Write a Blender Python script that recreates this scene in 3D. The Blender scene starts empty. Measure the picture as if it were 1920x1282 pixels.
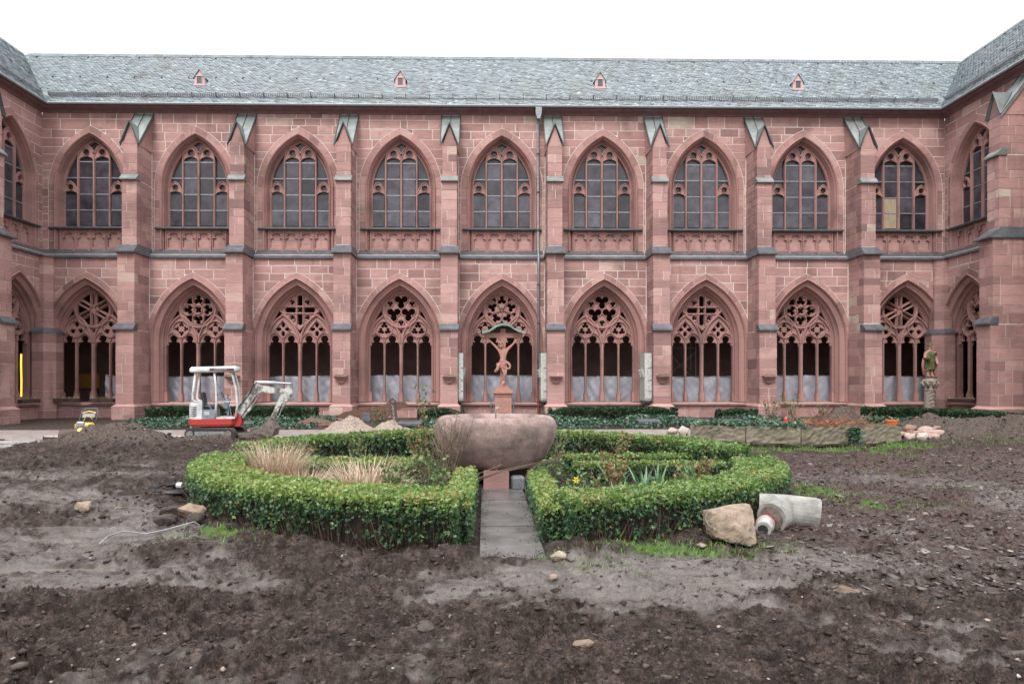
import bpy, bmesh, math, random
import numpy as np
from mathutils import Vector, Matrix
from math import sin, cos, pi, radians, sqrt, acos, atan2

C = bpy.context.scene.collection
scene = bpy.context.scene
R = random.Random(7)
NR = np.random.default_rng(11)

# ------------------------------------------------------------------ camera
cam_d = bpy.data.cameras.new('camera'); cam = bpy.data.objects.new('camera', cam_d); C.objects.link(cam)
cam.location = (0, 0, 1.7)
cam.rotation_euler = (radians(90), 0, radians(-1.0))
cam_d.sensor_width = 36; cam_d.lens = 24.375
cam_d.shift_x = 0.0116; cam_d.shift_y = 0.0385
cam_d.clip_start = 0.05; cam_d.clip_end = 2000
scene.camera = cam

# ------------------------------------------------------------------ sky (overcast)
SUN_EL, SUN_AZ = radians(48), radians(195)
world = bpy.data.worlds.new('World'); scene.world = world; world.use_nodes = True
wt = world.node_tree; wt.nodes.clear()
wo = wt.nodes.new('ShaderNodeOutputWorld'); bg = wt.nodes.new('ShaderNodeBackground')
sky = wt.nodes.new('ShaderNodeTexSky'); sky.sky_type = 'NISHITA'; sky.sun_disc = False
sky.sun_elevation = SUN_EL; sky.sun_rotation = SUN_AZ; sky.air_density = 1.0; sky.dust_density = 4.0
tc = wt.nodes.new('ShaderNodeTexCoord'); sep = wt.nodes.new('ShaderNodeSeparateXYZ')
ramp = wt.nodes.new('ShaderNodeValToRGB')      # the overcast layer: brighter overhead than near the horizon
ramp.color_ramp.elements[0].position = 0.0; ramp.color_ramp.elements[0].color = (0.345, 0.350, 0.358, 1)
ramp.color_ramp.elements[1].position = 1.0; ramp.color_ramp.elements[1].color = (0.92, 0.935, 0.965, 1)
sc_ = wt.nodes.new('ShaderNodeVectorMath'); sc_.operation = 'SCALE'; sc_.inputs['Scale'].default_value = 19.5
mix = wt.nodes.new('ShaderNodeMix'); mix.data_type = 'RGBA'; mix.inputs['Factor'].default_value = 0.93
wt.links.new(tc.outputs['Generated'], sep.inputs[0]); wt.links.new(sep.outputs['Z'], ramp.inputs[0])
wt.links.new(ramp.outputs[0], sc_.inputs[0])
wt.links.new(sky.outputs[0], mix.inputs['A']); wt.links.new(sc_.outputs[0], mix.inputs['B'])
wt.links.new(mix.outputs['Result'], bg.inputs[0]); bg.inputs[1].default_value = 0.10
wt.links.new(bg.outputs[0], wo.inputs[0])

sun_d = bpy.data.lights.new('sun', 'SUN'); sun = bpy.data.objects.new('sun', sun_d); C.objects.link(sun)
sun_d.energy = 1.5; sun_d.angle = radians(22); sun_d.color = (1.0, 0.97, 0.93)
sdir = Vector((sin(SUN_AZ) * cos(SUN_EL), cos(SUN_AZ) * cos(SUN_EL), sin(SUN_EL)))
sun.rotation_euler = (-sdir).to_track_quat('-Z', 'Y').to_euler(); sun.location = (0, 0, 30)

vs = scene.view_settings
vs.view_transform = 'Standard'; vs.look = 'None'; vs.gamma = 1; vs.exposure = 0.74; vs.use_curve_mapping = False

# ------------------------------------------------------------------ noise on numpy arrays
def _h(ix, iy, seed):
    h = (ix * 374761393 + iy * 668265263 + seed * 974634777) & 0xffffffff
    h = ((h ^ (h >> 13)) * 1274126177) & 0xffffffff
    return (h ^ (h >> 16)) & 0xffffffff
def gn(x, y, seed=0):
    x = np.asarray(x, float); y = np.asarray(y, float)
    xi = np.floor(x).astype(np.int64); yi = np.floor(y).astype(np.int64)
    fx = x - xi; fy = y - yi
    u = fx * fx * fx * (fx * (fx * 6 - 15) + 10); v = fy * fy * fy * (fy * (fy * 6 - 15) + 10)
    out = []
    for dx in (0, 1):
        for dy in (0, 1):
            a = _h(xi + dx, yi + dy, seed) * (2 * pi / 4294967296.0)
            out.append(np.cos(a) * (fx - dx) + np.sin(a) * (fy - dy))
    a0 = out[0] + (out[1] - out[0]) * v; a1 = out[2] + (out[3] - out[2]) * v
    return (a0 + (a1 - a0) * u) * 1.5
def fbm(x, y, o=4, seed=0, gain=0.5):
    s = 0; a = 1.0; f = 1.0
    for i in range(o):
        s = s + a * gn(x * f + 17.3 * i, y * f - 9.1 * i, seed + i); a *= gain; f *= 2.03
    return s
def sstep(a, b, x):
    t = np.clip((x - a) / (b - a), 0, 1); return t * t * (3 - 2 * t)

# ------------------------------------------------------------------ mesh helpers
class MB:
    def __init__(s): s.v = []; s.f = []; s.t = []; s.m = []
    def add(s, vs, fs, t=0.5, m=0):
        b = len(s.v); s.v += [tuple(p) for p in vs]; s.t += [t] * len(vs)
        s.f += [tuple(i + b for i in f) for f in fs]; s.m += [m] * len(fs); return s
    def box(s, x0, x1, y0, y1, z0, z1, t=0.5, m=0):
        return s.add([(x0,y0,z0),(x1,y0,z0),(x1,y1,z0),(x0,y1,z0),(x0,y0,z1),(x1,y0,z1),(x1,y1,z1),(x0,y1,z1)],
            [(0,3,2,1),(4,5,6,7),(0,1,5,4),(1,2,6,5),(2,3,7,6),(3,0,4,7)], t, m)
    def cbox(s, c, size, rot=(0,0,0), t=0.5, m=0, bev=0.0):
        from mathutils import Euler
        M = Euler(rot).to_matrix(); c = Vector(c); hx, hy, hz = [q / 2 for q in size]
        if bev <= 0:
            P = [c + M @ Vector((sx*hx, sy*hy, sz*hz)) for sz in (-1,1) for sx, sy in ((-1,-1),(1,-1),(1,1),(-1,1))]
            return s.add(P, [(0,3,2,1),(4,5,6,7),(0,1,5,4),(1,2,6,5),(2,3,7,6),(3,0,4,7)], t, m)
        b = bev; P = []
        for z, i in ((-hz, b), (-hz + b, 0), (hz - b, 0), (hz, b)):
            for sx, sy, k in ((-1,-1,0),(-1,-1,1),(1,-1,0),(1,-1,1),(1,1,0),(1,1,1),(-1,1,0),(-1,1,1)):
                first = (sx * sy > 0) == (k == 0)
                x = sx * (hx - (0 if first else b) - i * .7); y = sy * (hy - (b if first else 0) - i * .7)
                P.append(c + M @ Vector((x, y, z)))
        F = [tuple(range(7, -1, -1)), tuple(range(24, 32))]
        for r in range(3):
            for k in range(8): F.append((r*8+k, r*8+(k+1)%8, r*8+8+(k+1)%8, r*8+8+k))
        return s.add(P, F, t, m)
    def prism(s, poly, y0, y1, t=0.5, m=0):         # polygon in x,z pushed from y0 (front) to y1
        n = len(poly)
        vs = [(p[0], y0, p[1]) for p in poly] + [(p[0], y1, p[1]) for p in poly]
        a = sum(poly[i][0]*poly[(i+1)%n][1] - poly[(i+1)%n][0]*poly[i][1] for i in range(n))
        fs = [tuple(range(n)), tuple(range(2*n-1, n-1, -1))] + [(i, i+n, (i+1)%n+n, (i+1)%n) for i in range(n)]
        if a < 0: fs = [f[::-1] for f in fs]
        return s.add(vs, fs, t, m)
    def prismx(s, poly, x0, x1, t=0.5, m=0):        # polygon in y,z pushed along x
        n = len(poly)
        vs = [(x0, p[0], p[1]) for p in poly] + [(x1, p[0], p[1]) for p in poly]
        return s.add(vs, [tuple(range(n-1,-1,-1)), tuple(range(n, 2*n))] + [(i, (i+1)%n, (i+1)%n+n, i+n) for i in range(n)], t, m)
    def prismz(s, poly, z0, z1, t=0.5, m=0):
        n = len(poly)
        vs = [(p[0], p[1], z0) for p in poly] + [(p[0], p[1], z1) for p in poly]
        return s.add(vs, [tuple(range(n-1,-1,-1)), tuple(range(n, 2*n))] + [(i, (i+1)%n, (i+1)%n+n, i+n) for i in range(n)], t, m)
    def tube(s, path, r, n=6, t=0.5, m=0, closed=False):
        P = [Vector(p) for p in path]; k = len(P); rs = r if isinstance(r, (list, tuple)) else [r] * k
        ref = None; vs = []
        for i, p in enumerate(P):
            if closed: d = P[(i+1) % k] - P[i-1]
            else: d = P[min(i+1, k-1)] - P[max(i-1, 0)]
            d = d.normalized() if d.length > 1e-9 else Vector((0,0,1))
            if ref is None: ref = Vector((0,0,1)) if abs(d.z) < .9 else Vector((1,0,0))
            a = d.cross(ref)
            if a.length < 1e-4: a = d.orthogonal()
            a.normalize(); b = a.cross(d).normalized(); ref = b
            for j in range(n):
                q = 2*pi*j/n; vs.append(p + (a*cos(q) + b*sin(q)) * rs[i])
        fs = []
        for i in range(k if closed else k-1):
            i2 = (i+1) % k
            for j in range(n): fs.append((i*n+j, i*n+(j+1)%n, i2*n+(j+1)%n, i2*n+j))
        if not closed: fs += [tuple(range(n-1,-1,-1)), tuple(range((k-1)*n, k*n))]
        return s.add(vs, fs, t, m)
    def lathe(s, prof, n=24, c=(0,0,0), t=0.5, m=0):  # prof: (r,z) bottom to top
        vs = []
        for r, z in prof:
            for j in range(n): q = 2*pi*j/n; vs.append((c[0]+r*cos(q), c[1]+r*sin(q), c[2]+z))
        fs = [(i*n+j, i*n+(j+1)%n, (i+1)*n+(j+1)%n, (i+1)*n+j) for i in range(len(prof)-1) for j in range(n)]
        fs += [tuple(range(n-1,-1,-1)), tuple(range((len(prof)-1)*n, len(prof)*n))]
        return s.add(vs, fs, t, m)
    def rotz(s, a, c=(0,0)):
        ca, sa = cos(a), sin(a)
        s.v = [(c[0]+(x-c[0])*ca-(y-c[1])*sa, c[1]+(x-c[0])*sa+(y-c[1])*ca, z) for x, y, z in s.v]; return s
    def build(s, name, mat, parent=None, smooth=False, loc=None, rot=None):
        me = bpy.data.meshes.new(name); me.from_pydata(s.v, [], s.f); me.update()
        a = me.attributes.new('tint', 'FLOAT', 'POINT'); a.data.foreach_set('value', np.array(s.t, dtype=np.float32))
        mats = mat if isinstance(mat, (list, tuple)) else [mat]
        for q in mats: me.materials.append(q)
        if len(mats) > 1: me.polygons.foreach_set('material_index', np.array(s.m, dtype=np.int32))
        if smooth: me.polygons.foreach_set('use_smooth', [True]*len(me.polygons))
        o = bpy.data.objects.new(name, me); C.objects.link(o)
        if parent: o.parent = parent
        if loc is not None: o.location = loc
        if rot is not None: o.rotation_euler = rot
        return o

def npmesh(name, V, F, mat, parent=None, tint=None, smooth=False, attrs=None, loc=None):
    me = bpy.data.meshes.new(name); n = len(V); k = F.shape[1]
    me.vertices.add(n); me.vertices.foreach_set('co', V.astype(np.float32).ravel())
    me.loops.add(F.size); me.loops.foreach_set('vertex_index', F.astype(np.int32).ravel())
    me.polygons.add(len(F)); me.polygons.foreach_set('loop_start', np.arange(0, F.size, k, dtype=np.int32))
    if smooth: me.polygons.foreach_set('use_smooth', np.ones(len(F), dtype=bool))
    me.update(calc_edges=True)
    d = dict(attrs or {})
    if tint is not None: d['tint'] = tint
    for kk, vv in d.items():
        a = me.attributes.new(kk, 'FLOAT', 'POINT'); a.data.foreach_set('value', vv.astype(np.float32))
    me.materials.append(mat)
    o = bpy.data.objects.new(name, me); C.objects.link(o)
    if parent: o.parent = parent
    if loc is not None: o.location = loc
    return o

def tag(o, label=None, cat=None, group=None, kind=None):
    if label: o['label'] = label
    if cat: o['category'] = cat
    if group: o['group'] = group
    if kind: o['kind'] = kind
    return o
def empty(name, loc=(0,0,0), rz=0, label=None, cat=None, group=None):
    o = bpy.data.objects.new(name, None); C.objects.link(o); o.location = loc; o.rotation_euler = (0,0,rz)
    o.empty_display_size = .2
    return tag(o, label, cat, group)
def inst(src, parent=None, loc=None, rot=None, scale=None, name=None):
    o = src.copy(); C.objects.link(o); o.parent = parent
    if loc is not None: o.location = loc
    if rot is not None: o.rotation_euler = rot
    if scale is not None: o.scale = scale
    if name: o.name = name
    return o

# ------------------------------------------------------------------ materials
def _new(name):
    m = bpy.data.materials.new(name); m.use_nodes = True; nt = m.node_tree
    return m, nt, nt.nodes['Principled BSDF']
def _n(nt, t, **kw):
    n = nt.nodes.new(t)
    for k, v in kw.items(): setattr(n, k, v)
    return n
def _noise(nt, scale, detail=5, rough=.6, vec=None, stretch=None):
    n = _n(nt, 'ShaderNodeTexNoise'); n.inputs['Scale'].default_value = scale
    n.inputs['Detail'].default_value = detail; n.inputs['Roughness'].default_value = rough
    src = vec
    if src is None:
        g = _n(nt, 'ShaderNodeNewGeometry'); src = g.outputs['Position']
    if stretch:
        mp = _n(nt, 'ShaderNodeMapping'); mp.inputs['Scale'].default_value = stretch
        nt.links.new(src, mp.inputs[0]); src = mp.outputs[0]
    nt.links.new(src, n.inputs['Vector']); return n
def _ramp(nt, stops, fac):
    r = _n(nt, 'ShaderNodeValToRGB'); e = r.color_ramp.elements
    while len(e) < len(stops): e.new(.5)
    for i, (p, c) in enumerate(stops):
        e[i].position = p; e[i].color = (c[0], c[1], c[2], 1)
    nt.links.new(fac, r.inputs[0]); return r
def _mix(nt, a, b, fac, mode='MIX'):
    m = _n(nt, 'ShaderNodeMix', data_type='RGBA', blend_type=mode)
    for key, v in (('A', a), ('B', b)):
        if hasattr(v, 'type') and hasattr(v, 'links'): nt.links.new(v, m.inputs[key])
        else: m.inputs[key].default_value = (v[0], v[1], v[2], 1)
    if hasattr(fac, 'links'): nt.links.new(fac, m.inputs['Factor'])
    else: m.inputs['Factor'].default_value = fac
    return m.outputs['Result']
def _bump(nt, b, h, strength, dist):
    bp = _n(nt, 'ShaderNodeBump'); bp.inputs['Strength'].default_value = strength; bp.inputs['Distance'].default_value = dist
    nt.links.new(h, bp.inputs['Height']); nt.links.new(bp.outputs[0], b.inputs['Normal']); return bp
def _attr(nt, name='tint'):
    a = _n(nt, 'ShaderNodeAttribute'); a.attribute_name = name; return a.outputs['Fac']

def simple(name, c1, c2=None, rough=.7, scale=8, bump=.3, dist=.01, metal=0, fac=.5, lo=.35, hi=.65, spec=None, stretch=None):
    m, nt, b = _new(name); b.inputs['Roughness'].default_value = rough; b.inputs['Metallic'].default_value = metal
    if spec is not None: b.inputs['Specular IOR Level'].default_value = spec
    n = _noise(nt, scale, 6, .65, stretch=stretch)
    r = _ramp(nt, [(lo, c1), (hi, c2 or c1)], n.outputs[0])
    nt.links.new(r.outputs[0], b.inputs['Base Color'])
    if bump: _bump(nt, b, n.outputs[0], bump, dist)
    return m

def stone_mat(name, stops, dirt=(.06,.045,.04), rough=.85, streak=.5):
    m, nt, b = _new(name); b.inputs['Roughness'].default_value = rough
    base = _ramp(nt, stops, _attr(nt)).outputs[0]
    # bedding streaks: stretched, slightly warped noise
    w = _noise(nt, 1.3, 3); g = _n(nt, 'ShaderNodeNewGeometry')
    ad = _n(nt, 'ShaderNodeVectorMath', operation='MULTIPLY_ADD')
    nt.links.new(w.outputs['Color'], ad.inputs[0]); ad.inputs[1].default_value = (.35,.35,.35); nt.links.new(g.outputs['Position'], ad.inputs[2])
    st = _noise(nt, 2.2, 5, .6, vec=ad.outputs[0], stretch=(1, 1, 7))
    sr = _ramp(nt, [(.33, (.70,.68,.68)), (.5, (1,1,1)), (.66, (1.22,1.18,1.14))], st.outputs[0])
    col = _mix(nt, base, sr.outputs[0], streak, 'MULTIPLY')
    fine = _noise(nt, 28, 4, .7)
    fr = _ramp(nt, [(.3, (.82,.82,.82)), (.7, (1.14,1.14,1.14))], fine.outputs[0])
    col = _mix(nt, col, fr.outputs[0], .8, 'MULTIPLY')
    dn = _noise(nt, .55, 6, .62); dr = _ramp(nt, [(.50, (0,0,0)), (.70, (.75,.75,.75))], dn.outputs[0])
    col = _mix(nt, col, dirt, dr.outputs[0])
    vs_ = _noise(nt, 1.0, 5, .6, stretch=(4.5,4.5,.35)); vm = _noise(nt, .45, 3, .5); vr = _ramp(nt, [(.54,(0,0,0)),(.68,(1,1,1))], vs_.outputs[0]); vq = _ramp(nt, [(.48,(0,0,0)),(.60,(.55,.55,.55))], vm.outputs[0])
    col = _mix(nt, col, dirt, _mix(nt, vr.outputs[0], vq.outputs[0], 1.0, 'MULTIPLY'))
    nt.links.new(col, b.inputs['Base Color']); _bump(nt, b, fine.outputs[0], .35, .012)
    return m
ST = [(0.0,(.225,.130,.122)),(.2,(.31,.172,.158)),(.4,(.37,.208,.190)),(.6,(.42,.240,.219)),(.8,(.46,.275,.250)),(.93,(.49,.325,.285)),(.97,(.48,.375,.295)),(1.0,(.54,.45,.39))]
M = {}
M['stone'] = stone_mat('red_sandstone', ST, dirt=(.15,.085,.075))
M['carved'] = stone_mat('carved_sandstone', [(0,(.33,.178,.160)),(1,(.40,.222,.200))], dirt=(.14,.085,.075), streak=.25)
M['cornice'] = simple('dark_cornice_stone', (.17,.098,.102), (.24,.145,.145), .85, 3, .3, .01)
M['mortar'] = simple('pale_mortar', (.58,.49,.45), (.72,.64,.59), .9, 6, .3, .01)
M['lead'] = simple('slate_grey_capping', (.060,.064,.074), (.12,.125,.14), .42, 3.5, .2, .01, spec=.6)
M['capmetal'] = simple('weathered_sheet_metal', (.17,.195,.19), (.28,.30,.285), .40, 3, .12, .01, metal=.35)
M['seam'] = simple('dark_seam_metal', (.06,.065,.07), (.10,.105,.11), .4, 4, .1, .01, metal=.4)
M['interior'] = simple('brown_plaster', (.17,.105,.095), (.25,.16,.145), .95, 1.2, .2, .02)  # even dark brown plaster of the covered walk
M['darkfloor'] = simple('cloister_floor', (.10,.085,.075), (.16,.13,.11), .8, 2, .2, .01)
def slate():
    m, nt, b = _new('roof_slate'); b.inputs['Roughness'].default_value = .38; b.inputs['Specular IOR Level'].default_value = .65
    r = _ramp(nt, [(0,(.13,.155,.172)),(.4,(.215,.255,.28)),(.8,(.30,.35,.37)),(1,(.44,.49,.50))], _attr(nt))
    n = _noise(nt, .55, 6, .65); moss = _ramp(nt, [(.5,(0,0,0)),(.72,(.55,.55,.55))], n.outputs[0])
    col = _mix(nt, r.outputs[0], (.20,.215,.165), moss.outputs[0])
    n2 = _noise(nt, 1.1, 6, .7); pur = _ramp(nt, [(.56,(0,0,0)),(.70,(.75,.75,.75))], n2.outputs[0])
    col = _mix(nt, col, (.12,.105,.12), pur.outputs[0])
    nt.links.new(col, b.inputs['Base Color'])
    f = _noise(nt, 14, 4, .6); _bump(nt, b, f.outputs[0], .3, .01); return m
M['slate'] = slate()
def glassmat(name, c1, c2, rough):
    m, nt, b = _new(name); b.inputs['Roughness'].default_value = rough; b.inputs['Specular IOR Level'].default_value = .5
    n = _noise(nt, 1.7, 6, .7); r = _ramp(nt, [(.3, c1), (.7, c2)], n.outputs[0])
    sp = _n(nt, 'ShaderNodeTexVoronoi'); sp.inputs['Scale'].default_value = 9
    g = _n(nt, 'ShaderNodeNewGeometry'); nt.links.new(g.outputs['Position'], sp.inputs['Vector'])
    sr = _ramp(nt, [(.05,(1,1,1)),(.10,(0,0,0))], sp.outputs['Distance'])
    n2 = _noise(nt, 1.3, 2); s2 = _ramp(nt, [(.55,(0,0,0)),(.62,(.5,.5,.5))], n2.outputs[0])
    fac = _mix(nt, sr.outputs[0], s2.outputs[0], 1.0, 'MULTIPLY')
    tr = _ramp(nt, [(0,(.45,.45,.45)),(1,(1.7,1.7,1.75))], _attr(nt))
    col = _mix(nt, r.outputs[0], tr.outputs[0], 1.0, 'MULTIPLY')
    col = _mix(nt, col, (.35,.34,.34), fac)
    nt.links.new(col, b.inputs['Base Color']); w = _noise(nt, 5, 2); _bump(nt, b, w.outputs[0], .12, .01); return m
M['glass'] = glassmat('dusty_leaded_glass', (.022,.018,.022), (.085,.080,.098), .24)
M['curtain'] = simple('buff_curtain_behind_glass', (.30,.23,.15), (.42,.34,.24), .5, 2, .2, .01, stretch=(9,9,1))
M['iron'] = simple('grey_iron', (.17,.18,.195), (.32,.33,.345), .5, 12, .1, .004, metal=.3)
M['white'] = simple('white_paint', (.42,.41,.40), (.66,.66,.67), .45, 5, .05, .003)
M['sheet'] = simple('white_plastic_sheet', (.29,.29,.335), (.34,.34,.385), .42, 5, .1, .01)
M['pink'] = simple('pink_dormer_paint', (.52,.33,.32), (.60,.40,.385), .6, 5, .1, .005)
def mat_tint(name, stops, rough=.6, bump=.2, scale=30, trans=0.0, spec=.4, var=.35, dist=.004):
    m, nt, b = _new(name); b.inputs['Roughness'].default_value = rough; b.inputs['Specular IOR Level'].default_value = spec
    r = _ramp(nt, stops, _attr(nt))
    n = _noise(nt, scale, 3, .6); f = _ramp(nt, [(.3,(.7,.7,.7)),(.7,(1.25,1.25,1.25))], n.outputs[0])
    col = _mix(nt, r.outputs[0], f.outputs[0], var, 'MULTIPLY')
    nt.links.new(col, b.inputs['Base Color'])
    if bump: _bump(nt, b, n.outputs[0], bump, dist)
    if trans > 0:
        tb = _n(nt, 'ShaderNodeBsdfTranslucent'); nt.links.new(col, tb.inputs[0])
        mx = _n(nt, 'ShaderNodeMixShader'); mx.inputs[0].default_value = trans
        nt.links.new(b.outputs[0], mx.inputs[1]); nt.links.new(tb.outputs[0], mx.inputs[2])
        nt.links.new(mx.outputs[0], nt.nodes['Material Output'].inputs[0])
    return m
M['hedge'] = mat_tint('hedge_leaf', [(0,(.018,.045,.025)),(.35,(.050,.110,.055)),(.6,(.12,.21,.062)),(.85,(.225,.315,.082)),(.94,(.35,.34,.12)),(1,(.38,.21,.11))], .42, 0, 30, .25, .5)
M['yew'] = mat_tint('yew_needles', [(0,(.012,.03,.014)),(.6,(.03,.065,.028)),(1,(.06,.10,.045))], .6, 0, 30, .15, .35)
M['ivy'] = mat_tint('ivy_leaf', [(0,(.02,.055,.032)),(.6,(.055,.12,.07)),(1,(.16,.24,.17))], .35, 0, 30, .1, .6)
M['grass'] = mat_tint('green_grass', [(0,(.05,.12,.02)),(.6,(.11,.24,.04)),(1,(.25,.33,.08))], .5, 0, 30, .3, .4)
M['strap'] = mat_tint('strap_leaf', [(0,(.06,.15,.06)),(1,(.20,.33,.17))], .38, 0, 20, .25, .5)
M['straw'] = mat_tint('dry_straw', [(0,(.30,.20,.13)),(.5,(.52,.40,.28)),(1,(.70,.58,.45))], .7, 0, 20, .15, .3)
M['twig'] = mat_tint('brown_twig', [(0,(.045,.028,.022)),(.5,(.12,.08,.055)),(1,(.30,.23,.17))], .8, 0, 30, 0, .3)
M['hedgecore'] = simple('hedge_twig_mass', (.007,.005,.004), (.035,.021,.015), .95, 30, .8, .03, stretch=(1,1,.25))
M['rose'] = mat_tint('rose_leaf', [(0,(.06,.11,.04)),(.45,(.16,.24,.08)),(.7,(.32,.14,.08)),(1,(.42,.09,.05))], .45, 0, 20, .2, .5)
M['rock'] = mat_tint('rough_stone', [(0,(.035,.026,.022)),(.3,(.10,.078,.066)),(.6,(.22,.16,.115)),(.8,(.30,.235,.18)),(1,(.38,.33,.29))], .85, 1.0, 9, 0, .3, 1.0, .05)
M['brickred'] = mat_tint('broken_stone', [(0,(.15,.075,.062)),(.5,(.29,.18,.145)),(1,(.42,.36,.32))], .85, .6, 18, 0, .3, .6, .01)
def basinmat():
    m, nt, b = _new('basin_sandstone'); b.inputs['Roughness'].default_value = .8
    a = _noise(nt, 1.5, 8, .68, stretch=(1,1,1.8)); g = _noise(nt, 75, 3, .7); k = _noise(nt, 5, 7, .7)
    c = _ramp(nt, [(.34,(.15,.112,.10)),(.48,(.29,.205,.185)),(.62,(.40,.285,.262))], a.outputs[0])
    d = _ramp(nt, [(.35,(.55,.53,.50)),(.6,(1.12,1.1,1.1))], k.outputs[0]); e = _ramp(nt, [(.36,(.62,.62,.62)),(.62,(1.3,1.3,1.3))], g.outputs[0])
    col = _mix(nt, c.outputs[0], d.outputs[0], .75, 'MULTIPLY'); col = _mix(nt, col, e.outputs[0], .8, 'MULTIPLY')
    nt.links.new(col, b.inputs['Base Color']); _bump(nt, b, g.outputs[0], .8, .02); return m
M['basin'] = basinmat()
M['concrete'] = simple('pale_concrete', (.16,.152,.140), (.34,.325,.30), .85, 5, .5, .012)
M['black'] = simple('black_rubber', (.012,.012,.014), (.03,.03,.033), .45, 10, .1, .004)
M['redpaint'] = simple('red_machine_paint', (.42,.03,.026), (.17,.07,.05), .45, 5, .05, .003, lo=.5, hi=.75)
M['greypaint'] = simple('grey_machine_paint', (.14,.17,.20), (.22,.25,.285), .5, 9, .05, .003)
M['steel'] = simple('worn_steel', (.22,.22,.22), (.40,.40,.40), .4, 12, .1, .003, metal=.6)
M['dirtymetal'] = simple('muddy_steel', (.09,.07,.06), (.22,.18,.155), .8, 12, .6, .02)
M['dirtywhite'] = simple('scuffed_white_boom', (.10,.088,.08), (.50,.49,.46), .5, 5, .1, .004, lo=.42, hi=.56)
M['yellow'] = simple('yellow_machine_paint', (.55,.36,.06), (.74,.50,.12), .45, 9, .05, .003)
M['copper'] = simple('verdigris_copper', (.12,.27,.23), (.27,.44,.38), .7, 14, .3, .008)
M['moss'] = simple('mossy_sandstone', (.060,.072,.024), (.19,.145,.10), .95, 9, .6, .015, lo=.50, hi=.66)
M['statue'] = simple('figure_sandstone', (.33,.165,.135), (.43,.225,.185), .85, 9, .2, .005)
M['greystone'] = simple('weathered_carved_stone', (.17,.13,.11), (.32,.26,.225), .9, 12, .6, .012)
M['trough'] = stone_mat('trough_stone', [(0,(.10,.083,.058)),(.6,(.20,.172,.125)),(1,(.40,.36,.30))], dirt=(.045,.055,.016), streak=1.0)
M['sand'] = simple('heaped_sand', (.17,.13,.105), (.35,.285,.235), .95, 14, .6, .02)
M['rust'] = simple('rusty_iron', (.075,.038,.028), (.16,.085,.06), .85, 10, .3, .006)
M['terracotta'] = simple('orange_plastic', (.50,.11,.03), (.62,.16,.05), .5, 6, .05, .003)
M['redlight'] = simple('red_candle_plastic', (.55,.01,.012), (.62,.02,.02), .3, 6, 0, .003)
M['water'] = simple('muddy_water', (.12,.10,.085), (.15,.125,.105), .04, 2, .02, .005)
M['fern'] = mat_tint('dead_fern', [(0,(.10,.04,.025)),(.6,(.24,.105,.06)),(1,(.40,.22,.14))], .8, 0, 20, 0, .3)
M['flag'] = simple('path_flagstones', (.20,.165,.150), (.33,.285,.265), .55, 2.4, .25, .01)
M['wet'] = simple('wet_path_concrete', (.060,.057,.050), (.155,.148,.143), .30, 2.2, .25, .008, lo=.32, hi=.62)
M['plaque'] = simple('painted_epitaph_stone', (.30,.31,.27), (.56,.56,.54), .75, 16, .7, .012)
M['wood'] = simple('dark_stained_timber', (.05,.03,.026), (.11,.065,.055), .7, 6, .3, .006)
M['warmlitwood'] = simple('warm_lit_timber', (.45,.20,.05), (.55,.26,.07), .7, 6, .1, .006)  # warm light on timber, put into the orange base colour
ym, ynt, yb = _new('lit_yellow_tube'); yb.inputs['Base Color'].default_value = (.9,.6,.05,1)
yb.inputs['Emission Color'].default_value = (1.0,.62,.06,1); yb.inputs['Emission Strength'].default_value = 1.1; M['tube'] = ym
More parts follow.
